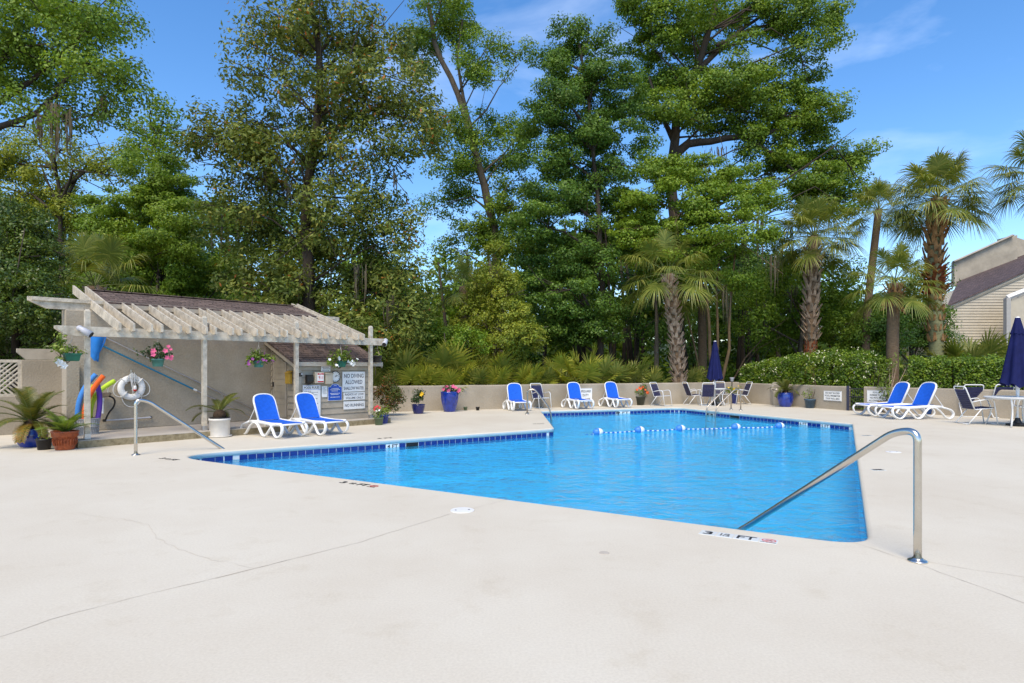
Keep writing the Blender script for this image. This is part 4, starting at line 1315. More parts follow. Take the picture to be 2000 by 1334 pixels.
lounge(None, 'blue lounger on the right deck nearer the gate, half hidden', (1797, 813), (-0.98, -0.12), 1.08)
lounge(None, 'blue lounger on the right deck nearer the strap chairs', (1852, 819), (-0.98, -0.12), 1.10)

def make_chair(label):
    """faces +x, seat 0.42 high"""
    t = thing('strap_chair', label, 'chair', group='white chairs with navy straps')
    r = 0.014
    for s in (-1, 1):
        y = 0.27 * s
        arm = rounded([(0.36, y, 0.012), (0.27, y, 0.60), (0.20, y, 0.66), (-0.02, y, 0.63), (-0.24, y * 0.93, 0.58)], 0.09, 6)
        MB().tube(arm, r, 8).build('front_leg', M['white_tube'], t, True)
        MB().tube([(-0.34, y, 0.012), (-0.02, y, 0.41)], r, 8).build('rear_leg', M['white_tube'], t, True)
    for x in (0.36, -0.34):
        MB().tube([(x, -0.27, 0.016), (x, 0.27, 0.016)], r * 0.9, 8).build('floor_bar', M['white_tube'], t, True)
    MB().tube(rounded([(-0.18, -0.245, 0.385), (0.29, -0.245, 0.43), (0.29, 0.245, 0.43), (-0.18, 0.245, 0.385)], 0.06, 4), r, 8).build('seat_frame', M['white_tube'], t, True)
    def bp(s_, y): return Vector((-0.17 - 0.235 * s_, y, 0.38 + 0.59 * s_))
    MB().tube(rounded([bp(0, -0.245), bp(1.0, -0.245), bp(1.0, 0.245), bp(0, 0.245)], 0.07, 5), r * 1.15, 8).build('back_frame', M['white_tube'], t, True)
    m = MB()
    for k in range(8):
        x = -0.14 + 0.058 * k
        z = 0.395 + 0.0925 * (x + 0.14)
        m.box((x, 0, z + 0.004), (0.046, 0.50, 0.026), bev=0.008)
    m.build('seat_straps', M['strap_navy'], t)
    m = MB()
    for k in range(10):
        s_ = 0.06 + 0.086 * k
        p = bp(s_, 0)
        vs = []
        for ds in (-0.033, 0.033):
            for dn in (-0.013, 0.013):
                q = bp(s_ + ds, 0)
                for y in (-0.25, 0.25):
                    vs.append((q.x + dn * 0.93, y, q.z + dn * 0.37))
        m.add(vs, [(0, 1, 3, 2), (4, 6, 7, 5), (0, 4, 5, 1), (2, 3, 7, 6), (0, 2, 6, 4), (1, 5, 7, 3)])
    m.build('back_straps', M['strap_navy'], t)
    return t
CH0 = make_chair('x')
def chair(px, py, heading, label, sc=1.0, off=(0, 0)):
    t = CH0 if not CH0.get('used') else copy_tree(CH0)
    t['used'] = 1
    t['label'] = label
    p = gr(px, py)
    place(t, p.x + off[0], p.y + off[1], heading, sc)
    return t
chair(1056, 798.3, R(-62), 'lone navy strap chair between the left far loungers')
chair(1291, 792.5, R(-48), 'lone navy strap chair right of the orange flowers')
chair(1354, 790.0, R(10), 'navy strap chair left of the far table, seen from its side')
chair(1381, 792.5, R(82), 'navy strap chair with its back to the pool at the far table')
chair(1407, 788.5, R(-100), 'navy strap chair behind the far table, mostly hidden')
chair(1447, 789.5, R(186), 'navy strap chair right of the far table, facing left')
chair(1906, 828, R(-6), 'nearest navy strap chair of the right table, tilted to the right', 1.10)
chair(1893, 813, R(70), 'navy strap chair behind the nearest one, beside the right lounger', 1.08)
chair(1945, 815, R(84), 'navy strap chair with its back to the wall side of the right table', 1.10)
chair(2012, 826, R(150), 'navy strap chair cut by the right edge of the photo', 1.10)

def table(name, loc, r, h, label, sc=1.0):
    t = thing(name, label, 'table', loc, 0.3, 'white round patio tables')
    m = MB().lathe([(r - 0.01, h - 0.03), (r, h - 0.022), (r, h - 0.004), (r - 0.012, h), (0.001, h)], 40)
    m.build('table_top', M['white_tube'], t, False)
    MB().tube([((r - 0.05) * math.cos(a), (r - 0.05) * math.sin(a), h - 0.045) for a in np.linspace(0, 2 * math.pi, 33)], 0.014, 6, cap=False).build('apron_ring', M['white_tube'], t)
    for k in range(4):
        a = k * math.pi / 2 + 0.4
        c, s_ = math.cos(a), math.sin(a)
        pts = rounded([((r - 0.06) * c, (r - 0.06) * s_, h - 0.05), ((r - 0.14) * c, (r - 0.14) * s_, h * 0.45), (0.14 * c, 0.14 * s_, h * 0.36), ((r - 0.16) * c, (r - 0.16) * s_, h * 0.22), ((r - 0.08) * c, (r - 0.08) * s_, 0.01)], 0.12, 5) if False else rounded([((r - 0.06) * c, (r - 0.06) * s_, h - 0.05), ((r - 0.20) * c, (r - 0.20) * s_, h * 0.5), ((r - 0.04) * c, (r - 0.04) * s_, 0.01)], 0.2, 6)
        MB().tube(pts, 0.021, 8).build('leg', M['white_tube'], t, True)
    return t
T1 = gr(1399, 792)
T1.y = 25.9; T1.x = 0.332 * 25.9
table('patio_table', (T1.x, T1.y, 0), 0.46, 0.73, 'far round white table under the closed navy umbrella')
T2 = Vector((13.95, 16.95, 0))
table('patio_table', T2, 0.76, 0.80, 'right round white table cut by the edge of the photo')

def umbrella(loc, ztop_, zbot, r, label, seed):
    rr_ = random.Random(seed)
    t = thing('closed_umbrella', label, 'umbrella', loc, rr_.random(), 'closed navy umbrellas')
    MB().tube([(0, 0, 0.05), (0, 0, ztop_ - 0.03)], 0.022, 10).build('pole', M['white_tube'], t)
    MB().lathe([(0.034, zbot - 0.32), (0.05, zbot - 0.05), (0.05, zbot + 0.02)], 12).build('pole_sleeve', M['white_plastic'], t)
    MB().lathe([(0.26, 0.0), (0.27, 0.05), (0.10, 0.09), (0.05, 0.22)], 24).build('base', M['gate_black'], t)
    n, k = 14, 48
    vs, fs = [], []
    for i in range(n + 1):
        a = i / n
        z = ztop_ - (ztop_ - zbot) * a
        base = 0.05 + (r - 0.05) * (a ** 0.85)
        for j in range(k):
            th = 2 * math.pi * j / k
            fold = 0.16 * (0.2 + a) * math.cos(8 * th + 0.5 * math.sin(3 * th)) + 0.05 * math.sin(5 * th + 2)
            rad = base * (1 + fold)
            dz = 0.0
            if i == n: dz = 0.05 * math.cos(8 * th) - 0.03 * math.sin(2 * th)
            vs.append((rad * math.cos(th), rad * math.sin(th), z + dz))
    for i in range(n):
        for j in range(k):
            j2 = (j + 1) % k
            fs.append((i * k + j, i * k + j2, (i + 1) * k + j2, (i + 1) * k + j))
    cn = MB().add(vs, fs).build('canopy', M['umbrella_navy'], t, True)
    # vent layer on top
    vs, fs = [], []
    for i in range(6):
        a = i / 5
        z = ztop_ + 0.01 - 0.24 * (ztop_ - zbot) * a
        base = 0.06 + (r * 0.42 - 0.05) * a
        for j in range(k):
            th = 2 * math.pi * j / k
            rad = base * (1 + 0.10 * a * math.cos(8 * th + 1))
            vs.append((rad * math.cos(th), rad * math.sin(th), z + (0.02 * math.cos(8 * th) if i == 5 else 0)))
    for i in range(5):
        for j in range(k):
            j2 = (j + 1) % k
            fs.append((i * k + j, i * k + j2, (i + 1) * k + j2, (i + 1) * k + j))
    MB().add(vs, fs).build('vent_layer', M['umbrella_navy'], cn, True)
    MB().lathe([(0.055, ztop_ - 0.01), (0.06, ztop_ + 0.015), (0.03, ztop_ + 0.04), (0.001, ztop_ + 0.045)], 14).build('finial', M['white_plastic'], t, True)
umbrella((T1.x - 0.04, T1.y, 0), 2.69, 1.10, 0.30, 'closed navy umbrella through the far table', 3)
umbrella((T2.x, T2.y, 0), 2.97, 1.12, 0.37, 'closed navy umbrella at the right edge of the photo', 5)

# ------------------------------------------------------------------ handrails
def flange(t, x, y, z=0.0, r=0.075):
    o = MB().lathe([(r, 0), (r, 0.010), (r * 0.82, 0.018), (0.042, 0.022), (0.042, 0.03)], 20).build('flange', M['steel'], t, True)
    o.location = (x, y, z)
def handrail(base, end, top, label, r=0.031, dz_end=-0.55, m='steel'):
    """post at base, bends over and runs down to the water at end"""
    t = thing('pool_handrail', label, 'handrail', (base.x, base.y, 0), 0, 'steel handrails of the pool')
    d = (end - base).to_2d()
    dv = Vector((d.x, d.y, 0))
    L_ = dv.length
    dv.normalize()
    sl = (top - (-0.19)) / L_
    pts = [Vector((0, 0, 0)), Vector((0, 0, top * 0.5)), Vector((0, 0, top + 0.07)), dv * 0.20 + Vector((0, 0, top + 0.04)), dv * L_ + Vector((0, 0, -0.19)), dv * (L_ + 0.5) + Vector((0, 0, -0.19 - sl * 0.5))]
    path = rounded(pts, 0.24, 12)
    # straight run towards the water
    MB().tube(path, r, 16).build('rail', M[m], t, True)
    flange(t, 0, 0)
    return t
handrail(Vector((3.38, 5.12, 0)), Vector((2.58, 6.87, 0)), 1.02, 'large steel handrail in the right foreground running down into the pool')
handrail(Vector((-6.92, 11.3, 0)), Vector((-5.55, 12.34, 0)), 0.95, 'steel handrail at the left corner of the pool')
def ladder(bases, dvec, reach, top, label):
    t = thing('pool_ladder', label, 'ladder', (bases[0].x, bases[0].y, 0), 0, 'steel grab rails of the pool')
    dv = Vector((dvec[0], dvec[1], 0)).normalized()
    for b in bases:
        o = b - bases[0]
        o = Vector((o.x, o.y, 0))
        pts = [o, o + Vector((0, 0, top + 0.02)), o + dv * 0.26 + Vector((0, 0, top + 0.06)), o + dv * (reach * 0.96) + Vector((0, 0, 0.12)), o + dv * reach + Vector((0, 0, -0.9))]
        MB().tube(rounded(pts, 0.22, 8), 0.024, 12).build('rail', M['old_steel'], t, True)
        flange(t, o.x, o.y)
    for z in (-0.4, -0.7):
        p = dv * reach + Vector((0, 0, z))
        e = bases[1] - bases[0]
        MB().box(p + Vector((e.x, e.y, 0)) / 2, (0.08, e.length, 0.03), rz=math.atan2(e.y, e.x) - math.pi / 2).build('tread', M['old_steel'], t)
    return t
ladder([Vector((0.52, 21.1, 0)), Vector((0.54, 21.55, 0))], (1, -0.02), 0.85, 0.80, 'pair of worn grab rails on the deck tongue left of the far pool bay')
ladder([Vector((8.38, 23.5, 0)), Vector((8.56, 23.0, 0))], (-0.922, -0.386), 1.22, 0.74, 'pair of grab rails before the far table on the right pool edge')

# ------------------------------------------------------------------ lane rope with five floats
a0, a1 = Vector((1.98, 16.58, -0.20)), Vector((8.50, 18.66, -0.20))
rope = thing('lane_rope', 'blue and white safety rope floating across the pool', 'rope', a0)
fl = [gr(1168, 844, -.15), gr(1249, 840, -.15), gr(1329, 837, -.15), gr(1437, 834, -.15), gr(1523, 832, -.15)]
pts = [a0] + [Vector((p.x, p.y, -0.165)) for p in fl] + [a1]
m1, m2 = MB(), MB()
for a, b in zip(pts[:-1], pts[1:]):
    n = int((b - a).length / 0.075)
    for k in range(n):
        p, q = a.lerp(b, k / n) - a0, a.lerp(b, (k + 0.9) / n) - a0
        sag = -0.018 * math.sin(math.pi * (k + .5) / n)
        p.z += sag; q.z += sag
        (m1 if k % 2 else m2).tube([p, q], 0.014, 6)
tag(m1.build('white_beads', M['rope_white'], rope), kind='stuff')
tag(m2.build('blue_beads', M['sling_blue'], rope), kind='stuff')
nm = ('leftmost', 'second', 'middle', 'fourth', 'rightmost')
for k, p in enumerate(fl):
    t = thing('rope_float', f'{nm[k]} blue and white float on the pool rope, counted from the left', 'float', (p.x, p.y, -0.145), math.atan2(a1.y - a0.y, a1.x - a0.x), 'floats on the pool rope')
    for s, mm in ((-1, 'sling_blue2'), (1, 'white_plastic')):
        prof = [(0.105 * math.cos(q), 0.155 * math.sin(q)) for q in np.linspace(0.0, math.pi / 2 * 0.97, 7)]
        o = MB().lathe(prof, 18).build('blue_half' if s < 0 else 'white_half', M['float_blue'] if s < 0 else M['white_plastic'], t, True)
        o.rotation_euler = (0, R(90) * s, 0)
# ================================================================== foliage helpers
def leaf_quads(C, Nn, ln, wd, rg, bend=0.25):
    """diamond leaves: centres C (n,3), normals Nn (n,3), lengths, widths -> (n,4,3)"""
    n = len(C)
    r = rg.normal(size=(n, 3))
    A = r - (r * Nn).sum(1, keepdims=True) * Nn
    A /= np.linalg.norm(A, axis=1, keepdims=True) + 1e-9
    B = np.cross(Nn, A)
    l = ln[:, None] / 2
    w = wd[:, None] / 2
    Q = np.stack([C - A * l, C + B * w - A * l * 0.15 + Nn * l * bend * .3, C + A * l, C - B * w - A * l * 0.15 + Nn * l * bend * .3], axis=1)
    return Q

def unit(v):
    return v / (np.linalg.norm(v, axis=1, keepdims=True) + 1e-9)

def crown_points(blobs, leaf, cover, rg, twig=0.30, shell=0.45, flat=0.65):
    """blobs: list of (centre, (rx, ry, rz), density) -> leaf centres and outward normals.
    Leaves hang in twig clusters spread through each lobe."""
    C, N_, T = [], [], []
    area = leaf * leaf * 0.32
    for c, rad, dens in blobs:
        rx, ry, rz = rad
        n = int(1.75 * cover * dens * math.pi * rx * rz / area)
        if n < 8: continue
        sub = twig * 1.9
        k = int(np.clip(4.4 * (rx * rz) / (sub * sub), 6, 110))
        d = unit(rg.normal(size=(k, 3)))
        rr = shell + (1 - shell) * rg.random((k, 1)) ** 0.6
        rr *= 1 + 0.14 * rg.normal(size=(k, 1))
        cen = np.array(c) + d * rr * np.array(rad)
        tc_ = rg.random(k)
        ts = sub * (0.5 + 0.9 * rg.random(k) ** 1.3)
        pr = ts ** 2
        idx = rg.choice(k, n, p=pr / pr.sum())
        e = unit(rg.normal(size=(n, 3)))
        rad_ = ts[idx] * (0.35 + 0.72 * rg.random(n) ** 0.55) * (1 + 0.10 * rg.normal(size=n))
        p = cen[idx] + e * rad_[:, None] * np.array([1, 1, flat])
        nm = unit(e * 0.75 + d[idx] * 0.25 + rg.normal(size=(n, 3)) * 0.50 + np.array([0, 0, 0.55]))
        C.append(p); N_.append(nm)
        T.append(np.clip(0.48 + 0.30 * (tc_[idx] - 0.5) * 2 * 0.7 + rg.normal(size=n) * 0.18, 0, 1))
    return np.concatenate(C), np.concatenate(N_), np.concatenate(T)

def limb(m, path, r0, r1, rg, n=8, wob=0.12):
    """tapered wobbly limb through the given points"""
    pts = [Vector(p) for p in path]
    out = []
    for a, b in zip(pts[:-1], pts[1:]):
        k = max(2, int((b - a).length / 0.7))
        for i in range(k):
            out.append(a.lerp(b, i / k))
    out.append(pts[-1])
    L_ = len(out)
    w = np.zeros(3)
    res, rad = [], []
    for i, p in enumerate(out):
        w = 0.75 * w + rg.normal(size=3) * wob * 0.4 * (r0 * 2 + .08)
        q = p + Vector(w) * (1 if 0 < i else 0)
        res.append(q)
        t = i / max(1, L_ - 1)
        rad.append(r0 + (r1 - r0) * t ** 0.85)
    m.tube(res, rad, n)
    return res

def tree(name, label, Y, blobs, leafm, barkm, trunk, cover=2.4, leaf=0.15, seed=1, group='trees behind the deck', cat='tree', limbs=(), r0=0.3, moss=(), flat=0.65, twig=0.30, dscale=0.8, aspect=0.62, auto=True, rbranch=None, shell=0.45):
    """blobs and trunk are given as they are seen (px, py, rx, ry [, density [, extra depth]]) at distance Y"""
    rg = np.random.default_rng(abs(int(seed)))
    B = []
    for b in blobs:
        px, py, rx, ry = b[:4]
        den = b[4] if len(b) > 4 else 1.0
        dy = b[5] if len(b) > 5 else rg.uniform(-1, 1) * 1.4
        c = at(px, py, Y + dy)
        B.append((np.array(c), (rx * Y / F, 0.5 * (rx + ry) * Y / F * dscale + 0.2, ry * Y / F), den))
    leaf *= 0.77
    base = at(trunk[0][0], trunk[0][1], Y)
    base.z = -0.05
    t = thing(name, label, cat, base, 0, group)
    tp = [base] + [at(p[0], p[1], Y + (p[2] if len(p) > 2 else 0)) for p in trunk[1:]]
    m = MB()
    main = limb(m, [p - base for p in tp], r0, r0 * 0.30, rg, 10)
    for lb in limbs:
        pp = [at(p[0], p[1], Y + (p[2] if len(p) > 2 else 0)) - base for p in lb[1]]
        limb(m, pp, lb[0], lb[0] * 0.3, rg, 7)
    if auto:
        mp = np.array([list(p) for p in main])
        for c, rad, den in B:
            cc = c - np.array(base)
            # start lower on the stem than the lobe
            dz = np.linalg.norm(mp - (cc - np.array([0, 0, 0.8 + 0.25 * np.linalg.norm(mp - cc, axis=1).min()])), axis=1)
            i = int(np.argmin(dz))
            s = Vector(mp[i]); e = Vector(cc)
            if (e - s).length < 0.3: continue
            mid = s.lerp(e, 0.5) + Vector((0, 0, 0.12 * (e - s).length)) + Vector(rg.normal(size=3) * 0.12 * (e - s).length)
            rb = rbranch or min(r0 * 0.42, 0.035 + 0.028 * (e - s).length)
            limb(m, [s, mid, e], rb, rb * 0.3, rg, 6)
            for k in range(4):
                q = e + Vector(rg.normal(size=3)) * max(rad) * 0.55
                limb(m, [mid.lerp(e, 0.3 + 0.6 * rg.random()), q], rb * 0.40, 0.012, rg, 5)
    m.build('trunk', M[barkm], t, True, fix=False)
    C, N_, T = crown_points(B, leaf, cover, rg, twig, shell, flat)
    C = C - np.array(base)
    n = len(C)
    ln = leaf * (0.7 + 0.6 * rg.random(n))
    Q = leaf_quads(C, N_, ln, ln * aspect, rg)
    quads_mesh('crown', Q, M[leafm], t, T)
    if moss:
        qs = []
        for (px, py, w, h) in moss:
            for k in range(int(8 + w * 0.9)):
                x = px + rg.normal() * w * 0.5
                top = py + rg.uniform(-6, 10)
                hh_ = h * rg.uniform(0.35, 1.0)
                dy = rg.uniform(-0.5, 0.5)
                ww = rg.uniform(0.2, 1.0)
                prev = None
                for s in range(5):
                    f_ = s / 4
                    xx = x + rg.normal() * 1.0
                    p = at(xx, top + hh_ * f_, Y + dy - 0.3) - base
                    w2 = ww * (1 - f_) ** 0.6 * Y / F + 0.004
                    cur = (np.array([p.x - w2, p.y, p.z]), np.array([p.x + w2, p.y + 0.02, p.z]))
                    if prev is not None:
                        qs.append([prev[0], prev[1], cur[1], cur[0]])
                    prev = cur
        o = quads_mesh('spanish_moss', np.array(qs), M['moss'], t)
        tag(o, kind='stuff')
    return t

# ------------------------------------------------------------------ fan palm fronds
def fan_frond(elev, Lp, Rr, seed, n=34, spread=2.25, droop=0.5, width=0.034, fold=0.18):
    """a fan leaf with its stalk, stalk along +x rising by elev; gravity along -z"""
    rg = np.random.default_rng(abs(int(seed)))
    m = MB()
    p0 = Vector((0, 0, 0))
    d0 = Vector((math.cos(elev), 0, math.sin(elev)))
    sag = 0.18 * Lp * math.cos(elev)
    path = [d0 * (Lp * t) - Vector((0, 0, sag * t * t)) for t in np.linspace(0, 1, 5)]
    stalk = MB().tube(path, [0.020, 0.016, 0.013, 0.012, 0.010], 5)
    E_ = path[-1]
    a = (path[-1] - path[-2]).normalized()
    lat = Vector((0, 1, 0))
    nrm = a.cross(lat).normalized()
    if nrm.z < 0: nrm = -nrm
    qs, tint = [], []
    for k in range(n):
        th = -spread + 2 * spread * k / (n - 1) + rg.normal() * 0.02
        ln = Rr * (1.0 - 0.30 * (abs(th) / spread) ** 1.5) * rg.uniform(0.92, 1.05)
        costa = E_ + a * (0.28 * Rr * max(0, math.cos(th * 0.7))) - Vector((0, 0, 0.05 * Rr))
        d = (a * math.cos(th) + lat * math.sin(th) + nrm * fold * (0.4 - abs(math.sin(th)) * 0.2)).normalized()
        side = d.cross(nrm).normalized()
        prev = None
        lift = rg.normal() * 0.03
        bt = rg.uniform(0.25, 0.8)
        dr = droop * rg.uniform(0.6, 1.4)
        for s, w in ((0.0, 0.35), (0.3, 1.0), (0.55, 0.9), (0.78, 0.55), (1.0, 0.04)):
            p = costa + d * (ln * 0.85 * s) + nrm * (lift * s) - Vector((0, 0, dr * ln * max(0, s - 0.35) ** 1.8))
            cur = (np.array(p - side * width * w), np.array(p + side * width * w))
            if prev is not None:
                qs.append([prev[0], prev[1], cur[1], cur[0]])
                tint.append(np.clip(bt + 0.25 * (s - .5), 0, 1))
            prev = cur
    return stalk, np.array(qs), np.array(tint)

_fr = {}
def frond_meshes(key, elev, Lp, Rr, seed, leafm, **kw):
    if key not in _fr:
        stalk, Q, T = fan_frond(elev, Lp, Rr, seed, **kw)
        o1 = quads_mesh('frond', Q, M[leafm], None, T)
        o2 = stalk.build('stalk', M['petiole'] if 'dead' not in leafm else M['dead_frond'])
        _fr[key] = (o1.data, o2.data)
        bpy.data.objects.remove(o1); bpy.data.objects.remove(o2)
    return _fr[key]

def put_frond(parent, key, elev, Lp, Rr, seed, leafm, az, loc, sc=1.0, tilt=0.0, **kw):
    me, ms = frond_meshes(key, elev, Lp, Rr, seed, leafm, **kw)
    o = link('frond', me, None, parent)
    o.location = loc
    o.rotation_euler = (tilt, 0, az)
    o.scale = (sc,) * 3
    s = link('stalk', ms, None, o)
    return o

boot_me = None
def boot_mesh():
    """cut leaf base: two prongs rising from the trunk, pointing +x outward and up"""
    global boot_me
    if boot_me is None:
        m = MB()
        for s in (-1, 1):
            m.add([(0, s * 0.02, -0.06), (0, s * 0.09, -0.02), (0.035, s * 0.02, -0.05), (0.03, s * 0.085, -0.01), (0.085, s * 0.10, 0.14), (0.10, s * 0.055, 0.15)],
                  [(0, 2, 5), (0, 5, 4), (0, 4, 1), (1, 4, 3), (3, 4, 5), (3, 5, 2), (0, 1, 3, 2)])
        o = m.build('boot', M['palm_boot'])
        boot_me = o.data
        bpy.data.objects.remove(o)
    return boot_me

def sabal(label, Y, trunk, crown_r, nfr, seed, r=0.17, boots=None, bootm=None, group='cabbage palms', barkm='palm_bark', leafm='frond_green', ring=None, skirt=0):
    """trunk: [(px, py)] from the base up to the crown; boots: (from, to) as share of the height"""
    rg = np.random.default_rng(abs(int(seed)))
    base = at(trunk[0][0], trunk[0][1], Y); base.z = -0.05
    tp = [Vector((0, 0, 0))] + [at(p[0], p[1], Y) - base for p in trunk[1:]]
    t = thing('palm_tree', label, 'palm tree', base, 0, group)
    path = rounded(tp, 1.0, 6) if len(tp) > 2 else [tp[0].lerp(tp[1], k / 8) for k in range(9)]
    seg = [0.0]
    for a_, b_ in zip(path[:-1], path[1:]): seg.append(seg[-1] + (b_ - a_).length)
    path = [Vector([float(np.interp(q * seg[-1] / 24, seg, [pp[i] for pp in path])) for i in range(3)]) for q in range(25)]
    L_ = len(path)
    MB().tube(path, [r * (1.12 - 0.14 * i / L_) for i in range(L_)], 14).build('trunk', M[barkm], t, True)
    top = path[-1]
    def on(s):
        f_ = s * (L_ - 1)
        i = min(int(f_), L_ - 2)
        return path[i].lerp(path[i + 1], f_ - i)
    H_ = (path[-1] - path[0]).length
    for (b0, b1, mt, dense, sc, flare) in (boots or ()):
        me = boot_mesh()
        if mt not in _fr:
            me2 = me.copy(); me2.materials.clear(); me2.materials.append(M[mt]); _fr[mt] = me2
        me2 = _fr[mt]
        rows = max(1, int((b1 - b0) * H_ / (0.13 * sc / dense)))
        for i in range(rows):
            s = b0 + (b1 - b0) * (i + 0.5) / rows
            p = on(s)
            for k in range(5):
                az = 2 * math.pi * (k + 0.5 * (i % 2)) / 5 + rg.normal() * 0.10
                if math.sin(az) > 0.75: continue            # the far side is never seen
                o = link('boot', me2, None, t)
                rr_ = r * (1.08 - 0.14 * s) - 0.01
                o.location = p + Vector((rr_ * math.cos(az), rr_ * math.sin(az), rg.normal() * 0.012))
                o.rotation_euler = (rg.normal() * 0.12, flare + rg.normal() * 0.15, az)
                k_ = sc * rg.uniform(0.85, 1.2)
                o.scale = (k_, k_ * 1.05, k_)
    if ring:
        # a torn collar of old leaf bases
        s0, mt = ring
        m = MB()
        for k in range(16):
            az = rg.uniform(0, 2 * math.pi)
            p = on(s0 + rg.uniform(-0.03, 0.03))
            q = Vector((math.cos(az), math.sin(az), 0))
            tg = Vector((-q.y, q.x, 0))
            a_ = p + q * r * 0.9
            b_ = p + q * (r + rg.uniform(0.08, 0.30)) + tg * rg.uniform(-0.2, 0.2) + Vector((0, 0, rg.uniform(-0.35, 0.22)))
            m.tube([a_, a_.lerp(b_, .5) + Vector((0, 0, .04)), b_], [0.07, 0.06, 0.012], 5, flat=(1, .35))
        m.build('leaf_base_collar', M[mt], t)
    # crown: old leaves hang, young ones stand
    for k in range(nfr):
        f_ = (k + 0.5) / nfr
        el = R(86 - 118 * f_ ** 0.95)
        key_el = int(round(math.degrees(el) / 16)) * 16
        sd = int(rg.integers(0, 3))
        az = k * 2.39996 + rg.normal() * 0.2
        put_frond(t, (leafm, key_el, sd), R(key_el), 1.0, 0.95, 100 + key_el * 3 + sd, leafm, az, top + Vector((0, 0, 0.02 * rg.normal())), crown_r / 1.85 * rg.uniform(0.85, 1.08), rg.normal() * 0.1, n=44, droop=0.9, width=0.018)
    for k in range(skirt):
        az = rg.uniform(0, 2 * math.pi)
        put_frond(t, ('frond_dead', 'skirt'), R(-62), 0.7, 0.8, 900, 'frond_dead', az, top - Vector((0, 0, 0.15)), crown_r / 1.8, 0, n=24, droop=0.9)
    return t

def palmetto(loc, size, seed, label, leafm='frond_green', nfr=11, dead=0, group='saw palmettos behind the low wall', hi=75, lo=5, name='saw_palmetto'):
    rg = np.random.default_rng(abs(int(seed)))
    t = thing(name, label, 'palmetto', loc, 0, group)
    for k in range(nfr):
        f_ = (k + 0.5) / nfr
        el = hi - (hi - lo) * f_
        ke = int(round(el / 15)) * 15
        sd = int(rg.integers(0, 3))
        az = k * 2.39996 + rg.normal() * 0.3
        dm = leafm
        if el < 50 and math.sin(az) < -0.4: az = -az      # none reaches over the wall
        put_frond(t, ('pm' + dm, ke, sd), R(ke), 0.62, 0.60, 300 + ke * 3 + sd, dm, az, (0.08 * rg.normal(), 0.08 * rg.normal(), 0.1), size * rg.uniform(0.85, 1.12), rg.normal() * 0.12, n=26, spread=2.0, droop=0.30, width=0.022, fold=0.25)
    for k in range(dead):
        az = rg.uniform(0, 2 * math.pi)
        put_frond(t, ('pmdead', k % 2), R(-25), 0.5, 0.55, 700 + k % 2, 'frond_dead', az, (0, 0, 0.25 * size), size * rg.uniform(0.8, 1.0), 0.2, n=18, spread=1.9, droop=0.9, width=0.03)
    st = MB().tube([(0, 0, -0.1), (0.05, 0, 0.12 * size + .05)], [0.10, 0.07], 7).build('stem', M['palm_boot_red'], t)
    return t

# feather leaves of the sago
def sago_frond(elev, Ln, seed, curve=1.1, n=42, lw=0.010):
    rg = np.random.default_rng(abs(int(seed)))
    pts = []
    th = elev
    p = Vector((0, 0, 0))
    k = 14
    for i in range(k + 1):
        pts.append(p.copy())
        p = p + Vector((math.cos(th), 0, math.sin(th))) * (Ln / k)
        th -= curve / k * (0.5 + 1.0 * i / k)
    m = MB().tube(pts, [0.010 * (1 - 0.7 * i / k) for i in range(k + 1)], 5)
    qs, tint = [], []
    for i in range(n):
        s = 0.10 + 0.9 * i / (n - 1)
        f_ = s * k
        j = min(int(f_), k - 1)
        q = pts[j].lerp(pts[j + 1], f_ - j)
        tg = (pts[j + 1] - pts[j]).normalized()
        up = tg.cross(Vector((0, 1, 0))); up = up if up.z > 0 else -up
        ll = Ln * 0.21 * math.sin(math.pi * min(1, 0.12 + 0.82 * s)) ** 0.6 * rg.uniform(.9, 1.1)
        for sd in (-1, 1):
            d = (Vector((0, sd, 0)) * 0.80 + tg * 0.55 + up * 0.25).normalized()
            e = q + d * ll - Vector((0, 0, ll * 0.16))
            w = tg * lw
            qs.append([np.array(q - w), np.array(q + w), np.array(e + w * 0.3), np.array(e - w * 0.3)])
            tint.append(np.clip(rg.normal(0.42, 0.16), 0, 1))
    return m, np.array(qs), np.array(tint)
